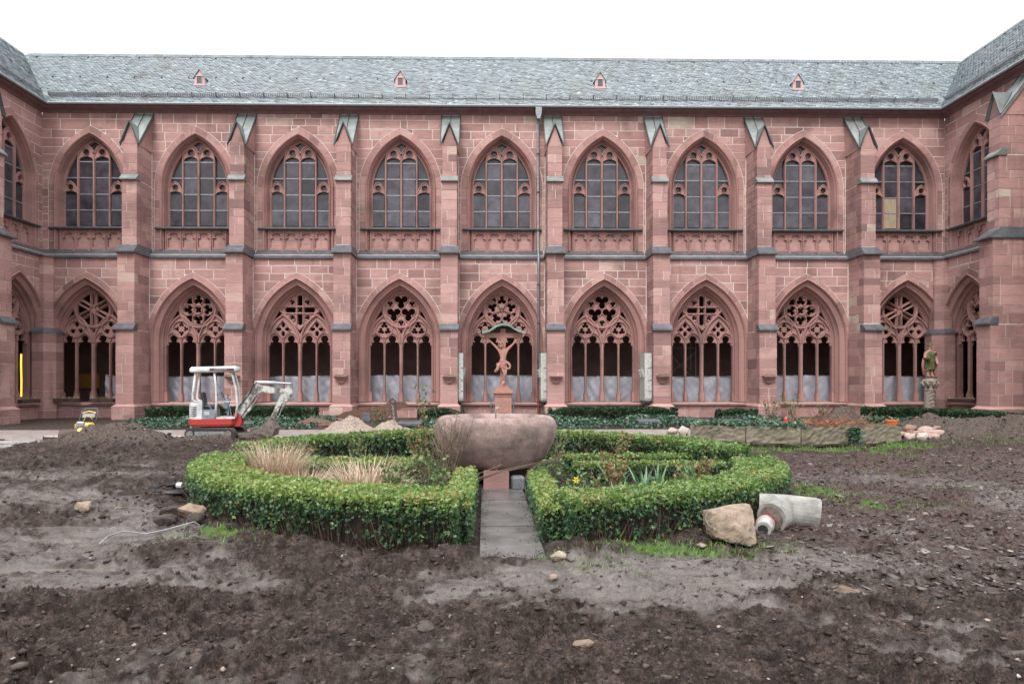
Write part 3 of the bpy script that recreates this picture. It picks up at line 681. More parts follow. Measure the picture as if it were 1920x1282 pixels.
def build_range(name, loc, rz, label, xa, xb, butts, wins, roofx, seed, n_obj=290, ends=()):
    """one range of the cloister. local x runs along the wall, y goes into the building"""
    R.seed(seed)
    B = empty(name, loc, rz, label, 'building')
    edges = [xa] + butts + [xb]
    # backing walls (they show as the mortar joints) with real arch openings
    wall = MB()
    lw = [(x, LOW, .70) for x, k in wins]; uw = [(x, UPP, 7.85) for x, k in wins]
    for z in np.arange(-.3, 7.6, .16):
        z0, z1 = float(z), min(float(z) + .16, 7.6)
        if z0 < .70 < z1: z1 = .70
        for (a, La, b, Rb) in strip_polys(xa, xb, z0, z1, lw, .41):
            p = stone_poly(a, b, z0, z1, (a, La) if La else None, (b, Rb) if Rb else None, .41, 0)
            if p: wall.prism(p, YL + .007, .43)
        if z1 == .70:
            z0, z1 = .70, float(z) + .16
            for (a, La, b, Rb) in strip_polys(xa, xb, z0, z1, lw, .41):
                p = stone_poly(a, b, z0, z1, (a, La) if La else None, (b, Rb) if Rb else None, .41, 0)
                if p: wall.prism(p, YL + .007, .43)
    for z in np.arange(7.6, 14.5, .16):
        z0, z1 = float(z), min(float(z) + .16, 14.55)
        for (a, La, b, Rb) in strip_polys(xa, xb, z0, z1, uw, .20):
            p = stone_poly(a, b, z0, z1, (a, La) if La else None, (b, Rb) if Rb else None, .20, 0)
            if p: wall.prism(p, .007, .60)
    W = wall.build('wall', M['mortar'], B)
    # ashlar
    S = []
    hb, hu = .40, .345
    for i in range(len(edges) - 1):
        a = edges[i] + (hb if i > 0 else 0); b = edges[i+1] - (hb if i < len(edges)-2 else 0)
        a2 = edges[i] + (hu if i > 0 else 0); b2 = edges[i+1] - (hu if i < len(edges)-2 else 0)
        inl = [w for w in lw if a < w[0] < b]; inu = [w for w in uw if a < w[0] < b]
        for st in ashlar(a, b, 0.0, .60, [], .7, YL - .03): S.append(('wall', 0) + st)
        for st in ashlar(a, b, .60, 7.42, inl, .68, YL): S.append(('wall', 0) + st)
        for st in ashlar(a2, b2, 7.86, 14.32, inu, .52, 0.0, ch=(.32,.50)): S.append(('wall', 0) + st)
    # window quoins and arch stones
    arcst = []
    for (x, kind) in wins:
        for A, off, out, zb, yf in ((LOW, .44, .68, .60, YL), (UPP, .23, .52, 7.86, 0.0)):
            for s in (-1, 1):
                z = zb
                while z < A['zs'] - .05:
                    h = R.uniform(.36, .52); zt = min(z + h, A['zs'])
                    if A['zs'] - zt < .2: zt = A['zs']
                    xi, xo = A['w'] + off - .01, A['w'] + out
                    p = [(x+s*xi, z+.01), (x+s*(xo-.011), z+.01), (x+s*(xo-.011), zt-.01), (x+s*xi, zt-.01)]
                    S.append(('wall', 0, .1, p if s > 0 else p[::-1], yf + R.uniform(-.006,.003), tintv())); z = zt
                c = A['R'] - A['w']; Ri, Rx = A['R'] + off - .01, A['R'] + out; n = 6
                t0 = acos(c / (A['R'] + off)); t1 = acos(c / Rx)
                for k in range(n):
                    f0, f1 = k/n, (k+1)/n; sub = 4; pin = []; pout = []
                    for q in range(sub+1):
                        f = f0 + (f1-f0)*q/sub
                        a = t0*f; pin.append((c - Ri*cos(a), A['zs'] + Ri*sin(a)))
                        a = t1*f; pout.append((c - (Rx-.011)*cos(a), A['zs'] + (Rx-.011)*sin(a)))
                    poly = pin + pout[::-1]
                    g = .010                              # open the radial joints a little
                    cx_ = sum(p[0] for p in poly)/len(poly); cz_ = sum(p[1] for p in poly)/len(poly)
                    poly = [(cx_ + (px-cx_)*.965, cz_ + (pz-cz_)*.965) for px, pz in poly]
                    poly = [(x + (px if s < 0 else -px), pz) for px, pz in poly]
                    arcst.append((poly, yf + R.uniform(-.008,.0), tintv()))
    for poly, yf, t in arcst:
        MB().prism(poly, yf - .004, yf + .06, t).build('arch_stone', M['stone'], W)
    # buttresses
    BO = []
    for bx in butts:
        o = place('buttress', ME['bcore'], B, (bx, 0, 0)); BO.append(o)
        for key, nm in (('cap_main','weathering'),('cap_mid','weathering'),('cap_upp','weathering'),('crown','gable_cap'),('seams','standing_seam')):
            place(nm, ME[key], o)
        bi = len(BO)
        def courses(z0, z1, hw, yf, yw, ch):
            z = z0
            while z < z1 - .02:
                h = R.uniform(*ch); zt = z + h
                if zt > z1 - .2: zt = z1
                d = R.choice((.32,.45,.62,.8)); g = .014
                cuts = [yf, yf + d]; q = yf + d
                while q < yw - .45: q = min(yw, q + R.uniform(.5,.8)); cuts.append(q)
                cuts[-1] = yw if len(cuts) > 2 else cuts[-1]
                if cuts[-1] < yw: cuts.append(yw)
                for j in range(len(cuts)-1):
                    xs = [-hw, hw]
                    if j == 0 and R.random() < .5: xs = [-hw, R.uniform(-.14,.14), hw]
                    for u in range(len(xs)-1):
                        e = R.uniform(0, .005)
                        S.append(('butt', bi, (zt-z)*(cuts[j+1]-cuts[j] + (xs[u+1]-xs[u])*(j==0)*1.5), (xs[u] + (g if u else -e), xs[u+1] + (-g if u < len(xs)-2 else e), cuts[j] + (g if j else -e), cuts[j+1]-g, z+g, zt-g), 0, tintv()))
                z = zt
        courses(0, .58, .505, -1.945, YL, (.26,.34))
        courses(.70, 3.98, .39, -1.80, YL, (.34,.50)); courses(4.02, 7.42, .375, -1.69, YL, (.32,.48))
        courses(7.87, 10.76, .33, -1.40, 0, (.32,.46)); courses(10.80, 12.36, .32, -1.33, 0, (.32,.44))
        mb = MB()      # sloped plinth top
        mb.add([(-.52,-1.96,.58),(.52,-1.96,.58),(.52,YL,.58),(-.52,YL,.58),(-.39,-1.81,.70),(.39,-1.81,.70),(.39,YL,.70),(-.39,YL,.70)],
               [(0,1,5,4),(1,2,6,5),(3,0,4,7),(4,5,6,7),(3,2,1,0)], .7)
        mb.build('plinth_cap', M['stone'], o)
        mb = MB(); mb.prism([(-.325,12.37),(.325,12.37),(0,13.32)], -1.33, -.6, tintv())
        mb.add([(-.325,-1.2,12.37),(.325,-1.2,12.37),(.37,-.01,12.37),(-.37,-.01,12.37),(.37,-.01,14.12),(-.37,-.01,14.12)],[(0,1,4,5),(1,2,4),(3,0,5),(2,3,5,4)], .6)
        mb.build('gable', M['stone'], o)
    # the 300 or so biggest stones are parts of their own, the rest joined
    S.sort(key=lambda q: -q[2])
    cnt = 0; rest = MB()
    for q in S:
        if cnt < n_obj:
            mb = MB()
            if q[0] == 'wall': mb.prism(q[3], q[4], q[4] + .06, q[5]).build('stone', M['stone'], W)
            else: mb.box(*q[3], q[5]).build('stone', M['stone'], BO[q[1]-1])
            cnt += 1
        else:
            if q[0] == 'wall': rest.prism(q[3], q[4], q[4] + .06, q[5])
            else:
                x0,x1,y0,y1,z0,z1 = q[3]; bx = butts[q[1]-1]; rest.box(x0+bx, x1+bx, y0, y1, z0, z1, q[5])
    tag(rest.build('masonry', M['stone'], B), kind='stuff')
    # windows
    for wi, (x, kind) in enumerate(wins):
        L = place('lower_window', ME['rev_low'], B, (x,0,0))
        place('tracery', lower_tracery(kind), L, (0,.16,0))
        place('mullion', ME['mull_mid'], L, (0,.16,0))
        for s in (-.79, .79): place('mullion', ME['mull_side'], L, (s,.16,0))
        for s in (-1, 1):
            j = place('jamb_base', ME['jambbase'], L, (s*1.47 + (.02 if s > 0 else .06), .10, 0))
        place('sill', ME['sill_low'], L)
        U = place('upper_window', ME['rev_upp'], B, (x,0,0))
        place('tracery', ME['utrac'], U, (0,.14,0)); place('mullion', ME['umull'], U, (0,.14,0))
        for s in (-.74, .74): place('mullion', ME['umull_side'], U, (s,.14,0))
        place('sill', ME['sill_upp'], U); place('glazing', ME['glazing'], U, (0,.16,0)); [place('glazing_bar', g_, U, (0,.14,0)) for g_ in GB]
        place('blind_tracery', ME['blind'], U); place('panel_backing', ME['blindback'], U)
        for ci, (a, b) in enumerate(UC):
            for r in range(4 if ci in (1,2) else 2):
                z0, z1 = UR[r]+.02, UR[r+1]-.02; tt = R.uniform(.05,.75)
                if ci in (1,2) and 3 <= wi <= 7: tt += .3
                mt = M['glass']
                if name == 'cloister_range' and wi == len(wins)-1 and ci == 1 and r in (0,1): mt = M['curtain']
                pm = MB().box(a, b, .215, .225, z0, z1, tt)
                ta, tb = R.gauss(0,.02), R.gauss(0,.02); pm.v = [(vx, vy + (vx-(a+b)/2)*ta + (vz-(z0+z1)/2)*tb, vz) for vx, vy, vz in pm.v]
                pm.build('pane', mt, U, loc=(0,.14,0))
    # string course, cornice, gutter
    segs = []
    for i in range(len(edges)-1):
        a = edges[i] + (.46 if i > 0 else 0); b = edges[i+1] - (.46 if i < len(edges)-2 else 0)
        MB().prismx([(YL-.12,7.42),(YL-.12,7.47),(.012,7.87),(.03,7.42)], a-.01, b+.01).build('string_course', M['lead'], B)
    x = xa
    cn = [(.02,14.27),(-.05,14.27),(-.07,14.31),(-.16,14.36),(-.34,14.40),(-.42,14.44),(-.42,14.50),(.02,14.50)]
    while x < xb - .1:
        x2 = min(xb, x + R.uniform(.9, 1.5)); MB().prismx(cn, x+.004, x2-.004, .5).build('cornice_stone', M['cornice'], B); x = x2
    gx0 = xa + (.5 if 'L' in ends else 0); gx1 = xb - (.5 if 'R' in ends else 0)
    MB().tube([(gx0-.02,-.50,14.53),(gx1+.02,-.50,14.53)], .07, 8).build('gutter', M['iron'], B)
    # roof: base planes and the slates laid on it
    E = (-.52, 14.56); G = (2.5, 18.13); Bk = (5.5, 14.56)
    sl, sr = roofx            # +1: valley to a neighbouring range at that end, 0: plain end
    def xl(t): return xa + .5 - 3.02*t if sl else xa
    def xr(t): return xb - .5 + 3.02*t if sr else xb
    rb = MB(); rb.add([(xl(0),E[0],E[1]),(xr(0),E[0],E[1]),(xr(1),G[0],G[1]),(xl(1),G[0],G[1]),(xr(1),Bk[0],Bk[1]),(xl(1),Bk[0],Bk[1])], [(0,1,2,3),(3,2,4,5)])
    RF = rb.build('roof', M['slate'], B)
    d = Vector((0, G[0]-E[0], G[1]-E[1])); SL = d.length; d.normalize(); nrm = Vector((0, -d.z, d.y))
    w, h = .175, .130; ang = radians(7); sb = MB()
    nr = int(SL / h) + 60; ca, sa = cos(ang), sin(ang)
    X0, X1 = xl(1) - 1, xr(1) + 1; nc = int((X1 - X0) / w) + 20
    V = []; F5 = []; T = []
    cx0 = (X0 + X1)/2
    iu = np.arange(-nc//2-4, nc//2+4); span = int(((X1-X0)*sa)/h)+4
    jv = np.arange(-span//2-3, int(SL/h)+span//2+3)
    U_, V_ = np.meshgrid(iu, jv); U_ = U_*w + (V_ % 2)*w*.5; V_ = V_*h
    u = U_*ca - V_*sa + cx0; v = U_*sa + V_*ca
    u = u.ravel() + NR.uniform(-.012,.012,u.size); v = v.ravel() + NR.uniform(-.012,.012,u.size)
    t = v/SL
    xlv = (xa + .5 - 3.02*t) if sl else np.full_like(t, xa); xrv = (xb - .5 + 3.02*t) if sr else np.full_like(t, xb)
    ok = (v > -.02) & (v < SL - .05) & (u > xlv - .06*sl + .08*(1-sl)) & (u < xrv + .06*sr - .08*(1-sr))
    u, v = u[ok], v[ok]; n = len(u)
    lx = np.array([-.55,-.30,.10,.52,.54,-.52])*w*1.02; lv = np.array([.18,-.06,-.10,.0,1.05,1.05])*h; lift = np.array([.016,.020,.020,.016,.002,.002])
    th = ang
    px = u[:,None] + lx*cos(th) - lv*sin(th); pv = v[:,None] + lx*sin(th) + lv*cos(th)
    lf = lift[None,:] + NR.uniform(0,.022,(n,1))*(np.array([1,1,.6,.5,0,0]))
    top = np.stack([px, E[0] + pv*d.y + lf*nrm.y, E[1] + pv*d.z + lf*nrm.z], -1)      # n,6,3
    bot = top[:, :4, :].copy(); bot[:,:,1] -= nrm.y*.02; bot[:,:,2] -= nrm.z*.02
    VV = np.concatenate([top, bot], 1).reshape(-1, 3); b0 = (np.arange(n)*10)[:,None]
    quads = np.array([[0,1,4,5],[1,2,3,4],[6,7,1,0],[7,8,2,1],[8,9,3,2]])
    FF = (b0[:,:,None] + quads[None]).reshape(-1,4)
    tn = np.repeat(np.clip(NR.normal(.5,.2,n),0,1), 10)
    so = npmesh('slates', VV, FF, M['slate'], RF, tint=tn); tag(so, kind='stuff')
    # ridge slates
    rd = MB(); x = xl(1)
    while x < xr(1):
        rd.add([(x,G[0]-.16,G[1]-.14),(x+.30,G[0]-.16,G[1]-.14),(x+.40,G[0]+.03,G[1]+.09),(x+.10,G[0]+.03,G[1]+.09),(x,G[0]-.16,G[1]-.165),(x+.30,G[0]-.16,G[1]-.165),(x+.40,G[0]+.05,G[1]+.05)],
               [(0,1,2,3),(4,5,1,0),(1,5,6,2)], R.uniform(.3,.9)); x += .155
    tag(rd.build('ridge_slates', M['slate'], RF), kind='stuff')
    # snow guard
    sg = MB(); p0 = .50
    y_, z_ = E[0] + d.y*p0, E[1] + d.z*p0
    gx0, gx1 = xl(.1)+.3, xr(.1)-.3
    for hh in (.04,.22): sg.tube([(gx0, y_+nrm.y*hh, z_+nrm.z*hh),(gx1, y_+nrm.y*hh, z_+nrm.z*hh)], .009, 4)
    x = gx0
    while x < gx1: sg.box(x-.005, x+.005, y_+nrm.y*.22, y_+nrm.y*.04, z_+nrm.z*.04, z_+nrm.z*.24); x += .085
    sg.build('snow_guard', M['iron'], RF)
    x = gx0; pm = mesh_of(MB().tube([(0,y_+nrm.y*.26,z_+nrm.z*.26),(0,y_,z_+.01),(0,y_-.14,z_-.16)], .018, 5), M['seam'], 'guard_bracket')
    while x < gx1: place('guard_bracket', pm, RF, (x,0,0)); x += 1.1
    for p1, st, ph in ((SL*.5, 1.3, .3),(SL*.93, 1.27, 0)):
        hm = mesh_of(MB().cbox((0, E[0]+d.y*p1+nrm.y*.05, E[1]+d.z*p1+nrm.z*.05), (.035,.14,.05), (radians(50),0,0)), M['seam'], 'roof_hook')
        x = xl(p1/SL) + .6 + ph
        while x < xr(p1/SL) - .4: place('roof_hook', hm, RF, (x,0,0)); x += st
    return B, W, RF, (E, d, nrm, SL)

BX = [-16.1 + 4.785*k for k in range(8)]
WX = [-18.62] + [-13.71 + 4.79*k for k in range(7)] + [19.80]
XL, XR = -20.85, 21.85
KIND = ['A','B','C','D','E','D','C','B','A']
CEN, CW, CRF, RP = build_range('cloister_range', (0, 32.8, 0), 0, 'long red sandstone cloister range with nine bays facing the courtyard', XL, XR, BX, list(zip(WX, KIND)), (1, 1), 3, 290, ('L','R'))
LW, LWW, LRF, _ = build_range('cloister_wing', (XL, 32.8, 0), radians(90), 'red sandstone cloister wing at the left edge with one bay in view', -12.0, 0, [-4.95, -9.75], [(-2.2,'D'), (-7.25,'C')], (0, 1), 5, 150, ('R',))
RW, RWW, RRF, _ = build_range('cloister_wing', (XR, 32.8, 0), radians(-90), 'red sandstone cloister wing at the right edge with broad block buttress', 0, 12.0, [5.08, 9.85], [(2.15,'F'), (7.35,'F')], (1, 0), 6, 150, ('L',))

# corner piers with their caps
for sx, cx in ((-1, XL), (1, XR)):
    X = cx - sx*.35; Y = YL
    pm = MB(); r = .66
    oct_ = [(X + r*cos(radians(22.5+45*k)), Y + .08 + r*sin(radians(22.5+45*k))) for k in range(8)]
    pm.prismz(oct_, .0, 3.92, .5); r = .50
    P = pm.build('corner_pier', M['mortar'], CEN)
    z = -.0
    for q in range(9):
        h = R.uniform(.36,.5); r = .675
        z1 = min(z+h, 3.92); o8 = [(X + r*cos(radians(22.5+45*k)), Y + .08 + r*sin(radians(22.5+45*k))) for k in range(8)]
        MB().prismz(o8, z+.01, z1-.01, tintv()).build('stone', M['stone'], P); z = z1
    r = .74; o8 = [(X + r*cos(radians(22.5+45*k)), Y + .08 + r*sin(radians(22.5+45*k))) for k in range(8)]; o9 = [(X + (px-X)*.7, Y+.08+(py-Y-.08)*.7) for px, py in o8]
    mb = MB(); mb.prismz(o8, 3.92, 3.99); n = 8
    mb.add([(a,b,3.99) for a,b in o8]+[(a,b,4.16) for a,b in o9], [(i,(i+1)%8,(i+1)%8+8,i+8) for i in range(8)]+[tuple(range(8,16))])
    mb.build('weathering', M['lead'], P)
    z = 4.1
    for q in range(8):
        z1 = min(z+R.uniform(.38,.5), 7.42); r = .50
        o8 = [(X + r*cos(radians(22.5+45*k)), Y + .06 + r*sin(radians(22.5+45*k))) for k in range(8)]
        MB().prismz(o8, z+.008, z1-.008, tintv()).build('stone', M['stone'], P); z = z1
    r = .49; mb = MB().prismz([(X + r*cos(radians(22.5+45*k)), Y + .06 + r*sin(radians(22.5+45*k))) for k in range(8)], 4.0, 7.45); mb.build('pier_core', M['mortar'], P)
    r = .62; MB().prismz([(X + r*cos(radians(22.5+45*k)), Y + .06 + r*sin(radians(22.5+45*k))) for k in range(8)], 7.43, 7.50).build('weathering', M['lead'], P)

# interior of the covered walk
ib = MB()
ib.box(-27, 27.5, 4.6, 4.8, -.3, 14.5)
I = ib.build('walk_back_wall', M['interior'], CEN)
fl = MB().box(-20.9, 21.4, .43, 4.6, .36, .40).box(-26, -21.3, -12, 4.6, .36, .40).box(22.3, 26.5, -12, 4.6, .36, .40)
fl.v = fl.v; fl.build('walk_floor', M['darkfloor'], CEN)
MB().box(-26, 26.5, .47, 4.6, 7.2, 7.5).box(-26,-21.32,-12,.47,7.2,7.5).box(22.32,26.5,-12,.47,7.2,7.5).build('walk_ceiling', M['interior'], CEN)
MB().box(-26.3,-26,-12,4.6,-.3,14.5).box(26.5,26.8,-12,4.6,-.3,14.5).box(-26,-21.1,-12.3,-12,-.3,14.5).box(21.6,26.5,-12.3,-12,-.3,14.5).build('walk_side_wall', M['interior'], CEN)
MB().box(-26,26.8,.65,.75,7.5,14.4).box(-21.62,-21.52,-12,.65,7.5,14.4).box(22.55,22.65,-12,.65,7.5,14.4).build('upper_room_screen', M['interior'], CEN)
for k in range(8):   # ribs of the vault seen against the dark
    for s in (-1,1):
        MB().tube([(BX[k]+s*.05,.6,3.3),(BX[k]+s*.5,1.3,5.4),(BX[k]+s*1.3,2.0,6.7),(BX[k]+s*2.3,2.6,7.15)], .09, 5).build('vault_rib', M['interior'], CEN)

# dormers
for i, dx in enumerate((-13.75, -4.2, 5.4, 15.0)):
    D = MB(); y = 33.30-32.8; z0, z1, z2 = 15.80, 16.22, 16.56; hw = .24
    f = [(-hw,z0),(hw,z0),(hw,z1),(0,z2),(-hw,z1)]
    o = D.prism(f, y, y+1.0, .5).build('dormer', M['pink'], CRF, loc=(dx,0,0))
    rf = MB()
    for s in (-1,1): rf.add([(s*(hw+.07),y-.06,z1-.09),(0,y-.06,z2+.05),(0,y+1.1,z2+.05),(s*(hw+.07),y+1.1,z1-.09),(s*(hw+.07),y-.06,z1-.13),(0,y-.06,z2+.0)],[(0,1,2,3),(0,4,5,1)],.5)
    rf.build('dormer_roof', M['slate'], o)
    MB().box(-.12,.12,y-.012,y,z0+.10,z0+.42).build('louvre', M['seam'], o)
    MB().box(-.15,-.12,y-.03,y,z0+.08,z0+.44).box(.12,.15,y-.03,y,z0+.08,z0+.44).box(-.17,.17,y-.04,y,z0+.42,z0+.46).box(-.27,.27,y-.05,y,z0-.03,z0+.05).build('louvre_frame', M['pink'], o)
    fr = MB()
    for s in (-1,1):
        for k in range(5):
            zz = z0+.02+.11*k; ys = y+.02+.10*k
            L = .55-.05*k
            fr.add([(s*hw,ys-.03,zz+.02),(s*(hw+L*.45),ys-.03,zz-.055),(s*(hw+L),ys+.05,zz-.02),(s*(hw+L*.9),ys+.2,zz+.11),(s*(hw+.1),ys+.16,zz+.10),(s*hw,ys+.12,zz+.14)],[tuple(range(6)) if s<0 else tuple(range(5,-1,-1))], R.uniform(.5,1))
            fr.add([(s*hw,ys-.03,zz+.02),(s*(hw+L*.45),ys-.03,zz-.055),(s*(hw+L),ys+.05,zz-.02),(s*hw,ys-.01,zz-.03),(s*(hw+L*.45),ys-.01,zz-.10),(s*(hw+L),ys+.06,zz-.05)],[(0,1,4,3),(1,2,5,4)], .05)
    fr.build('cheek_slates', M['slate'], o)
# downpipe with hopper head
dp = MB().tube([(2.36,-.42,14.40),(2.36,-.20,14.0),(2.36,-.14,13.6),(2.36,-.14,7.95),(2.36,-.50,7.45),(2.36,YL-.12,7.1),(2.36,YL-.12,.9)], .058, 8)
DP = dp.build('downpipe', M['iron'], CEN, smooth=True)
MB().prism([(2.22,14.45),(2.50,14.45),(2.50,14.18),(2.42,13.92),(2.30,13.92),(2.22,14.18)], -.60, -.28).build('hopper_head', M['iron'], DP)
MB().tube([(2.36,YL-.12,1.6),(2.36,YL-.12,0)], .062, 8).build('pipe_foot', simple('red_pipe_foot',(.16,.04,.03),(.22,.06,.045),.5), DP)
for z in (12.4,10.6,8.8,6.2,4.4,2.6): MB().tube([(2.36,-.14 if z>7.9 else YL-.12,z-.04),(2.36,-.14 if z>7.9 else YL-.12,z+.04)], .078, 8).build('pipe_clip', M['seam'], DP)

# corbel brackets on the buttresses
for i, (k, moss) in enumerate(((1,1),(2,1),(3,1),(4,0),(5,1),(6,1))):
    o = MB().prismx([(-1.80,1.96),(-2.12,1.96),(-2.12,1.91),(-2.04,1.86),(-2.0,1.80),(-1.93,1.74),(-1.88,1.62),(-1.80,1.58)], -.30, .30, .35)
    o.v = [(vx*(1 if vz>1.88 else .72 if vz>1.75 else .3), vy, vz) for vx,vy,vz in o.v]
    b = o.build('corbel', M['carved'], CEN, loc=(BX[k],0,0))
    if moss: 
        m_ = MB(); 
        for q in range(10): m_.lathe([(.09,0),(.07,.03),(.02,.05)], 6, (R.uniform(-.22,.22), -2.0+R.uniform(-.06,.1), 1.955))
        m_.build('moss_cushion', M['moss'], b)

# ================================================================== THE COURTYARD GROUND
CCX, CCY, CR = 0.04, 11.5, 4.57
PUD = [(-5.0, 8.15, .75, .22), (-4.0, 6.35, .75, .13), (3.6, 4.35, .5, .10), (2.6, 3.75, .5, .08)]
def smooth_mask(x, y):
    s = fbm(x*.33+3, y*.55, 3, 41)*1.1 + .05
    s = s + .55*np.exp(-(((x+4.5)/2.6)**2 + ((y-7.6)/1.5)**2)) + .5*np.exp(-(((x-.5)/1.5)**2 + ((y-6.0)/.5)**2))
    s = s + .5*np.exp(-(((x-3.3)/1.3)**2 + ((y-4.2)/.75)**2)) + .25*np.exp(-(((x+7)/3)**2 + ((y-11)/2.5)**2))
    s = s - .7*np.exp(-(((x+2.3)/1.3)**2 + ((y-4.4)/.75)**2)) - .5*np.exp(-(((x-.9)/1.0)**2 + ((y-3.9)/.4)**2)) - .45*np.exp(-(((x-1.2)/.9)**2+((y-4.6)/.5)**2))
    q = np.sin((x*.8 + y*1.9)*2.2 + 1.2*gn(x*.7, y*.7, 5))*.22*np.exp(-(((x-3.8)/2)**2 + ((y-4.6)/1.2)**2))
    s = s + q - .6*sstep(13, 16, y)*sstep(4, 7, np.abs(x))
    r = np.hypot(x-CCX, y-CCY)
    s = s - .8*np.exp(-((r-4.75)/.35)**2)
    s = s*.72 - .10 + .55*sstep(1.4,2.2,x)*(1-sstep(5.5,7,x))*(y<8)*(np.exp(-(((x*.62 + y - 6.75)/.11)**2)) + np.exp(-(((x*.62 + y - 6.28)/.10)**2)) + np.exp(-(((x*.5 + y - 5.55)/.10)**2))) + .5*np.exp(-(((x+.95-(y-4.9)*.9)/.22)**2))*(y>4.2)*(y<5.9) + .34*gn(x*2.1, y*3.0, 43) + .30*gn(x*6, y*8, 44) + .18*gn(x*16, y*20, 45)
    return sstep(-.10, .62, s)
def ground(x, y, fine=True):
    x = np.asarray(x, float); y = np.asarray(y, float)
    r = np.hypot(x-CCX, y-CCY)
    g = lambda cx, cy, sx, sy, a: a*np.exp(-(((x-cx)/sx)**2 + ((y-cy)/sy)**2))
    h = .045*fbm(x*.45, y*.6, 3, 3)
    h = h + g(-2.7, 5.0, .75, .35, .15) + g(-1.3, 4.05, .8, .28, .14) + g(-2.9, 3.9, .7, .3, .07) + g(.95, 3.9, .9, .25, .12) + g(1.9, 4.5, .45, .2, .05) + g(-.35, 4.5,.5,.15,.05) + g(2.25,5.05,.4,.2,.11)
    h = h + g(-5.9, 6.9, 1.0, .25, .10) + g(-3.0, 6.9, .9, .22, .09) + g(-7.0, 9.2, 1.6, .5, .08) + g(-6, 12, 2.5, .8, .10) + g(-8.2,14.2,2,.7,.12)
    h = h + .06*np.exp(-((r-4.95)/.22)**2)*(y < 12)
    lump = 1 + .5*gn(x*1.3, y*1.3, 77)
    h = h + lump*(g(-9.35, 17.6, 1.25, .95, .50) + g(-7.3, 18.0, 1.6, .7, .26) + g(-10.9,17.2,.8,.6,.12))
    h = h + lump*(g(12.15, 19.0, 1.05, .85, .62) + g(11.3, 22.0, 1.15, .75, .66) + g(12.6,20.5,.9,.7,.3))
    pl = sstep(12.2, 14.2, x)*sstep(14.2, 18.2, y)*(1-sstep(19.8, 21.4, y)); h = h + .56*pl + .14*pl*fbm(x*.9, y*.9, 2, 9)
    h = h + .14*sstep(9, 12, x)*sstep(13,16,y)*(1-sstep(19.5,21,y))
    far = sstep(18.6, 21.5, y)*sstep(-30, -29, x)*(1 - np.clip(g(11.3,22.0,1.6,1.1,1)*1.4, 0, 1))
    h = h*(1-far)
    sm = smooth_mask(x, y)
    inner = 1 - sstep(4.0, 4.5, r)
    pth = (1-sstep(.36,.50, np.abs(x-.22)))*sstep(6.35,6.85,y+.12*gn(x*5,y*5,3))*(1-sstep(10.9,11.2,y))
    flat = np.maximum(np.maximum(inner, pth), 0)
    h = h*(1-flat) + .0*flat
    water = np.zeros_like(h)
    for cx, cy, sx, sy in PUD:
        m = sstep(1.15, .75, np.sqrt(((x-cx)/sx)**2 + ((y-cy)/sy)**2) + .35*gn(x*2.5, y*5, 8)); water = np.maximum(water, m)
    if fine:
        amp = (1 - .55*sm)*(1-.7*inner)*(1-pth)*(1-.75*far)
        wx = x + .05*gn(x*7, y*7, 51); wy = y + .05*gn(x*7+9, y*7, 52)
        n0 = gn(wx*2.2, wy*2.2, 20); n1 = gn(wx*4.6, wy*4.6, 21); n2 = gn(wx*10, wy*10, 22); n3 = gn(wx*22, wy*22, 23); n4 = gn(x*44, y*44, 24)
        gate = .65 + 1.0*sstep(-.25, .35, gn(x*1.1, y*1.4, 53))
        cl = .050*n0 + .060*(.30-np.abs(n1))*1.5 + .040*(.28-np.abs(n2))*1.5 + .019*(.28-np.abs(n3))*1.5 + .006*n4
        rg = gn(wx*.9 + .35*wy, wy*3.4, 61); rg2 = gn(wx*2.2 - .5*wy, wy*7.5, 62)
        h = h + (1-.45*sm)*(1-inner)*(1-pth)*(1-far)*(.075*(.3-np.abs(rg)) + .030*(.3-np.abs(rg2)))
        h = h + amp*gate*(cl + .006)
        h = h + sm*(1-inner)*(1-pth)*.006*gn(x*9, y*14, 33)
        # track prints of the digger
        tr = np.exp(-(((x+.95-(y-4.9)*.9)/.16)**2))*sstep(4.3,4.5,y)*(1-sstep(5.5,5.8,y))
        h = h + tr*.030*np.sin((y*1.0+x*.3)*2*pi/.085)*.9 - tr*.022
        tr2 = np.exp(-(((y-3.85-.05*x)/.08)**2))*sstep(-.6,-.4,x)*(1-sstep(.6,.9,x)); h = h + tr2*(.022*np.sin(x*2*pi/.10)-.012)
        rut = np.exp(-(((x*.62 + y - 6.75)/.10)**2)) + np.exp(-(((x*.62 + y - 6.28)/.09)**2)) + .8*np.exp(-(((x*.5 + y - 5.55)/.08)**2))
        h = h - .05*rut*sstep(1.5,2.3,x)*(1-sstep(5.5,7,x))*(y<8)
        arc = np.exp(-(((np.hypot(x-2.7, y-5.2)-1.35)/.05)**2))*(x<2.3)*(y<5.0); h = h - .02*arc
        h = h - .03*far*0
    h = h*(1-water) + (-.035)*water
    h = h - .03*pth
    h = h - .06*sstep(21.4, 21.9, y)*(1-sstep(24.3,24.8,y))*far
    return h, sm*(1-inner)*(1-.6*far), water
def gz(x, y): return float(ground(np.array([x]), np.array([y]), False)[0][0])

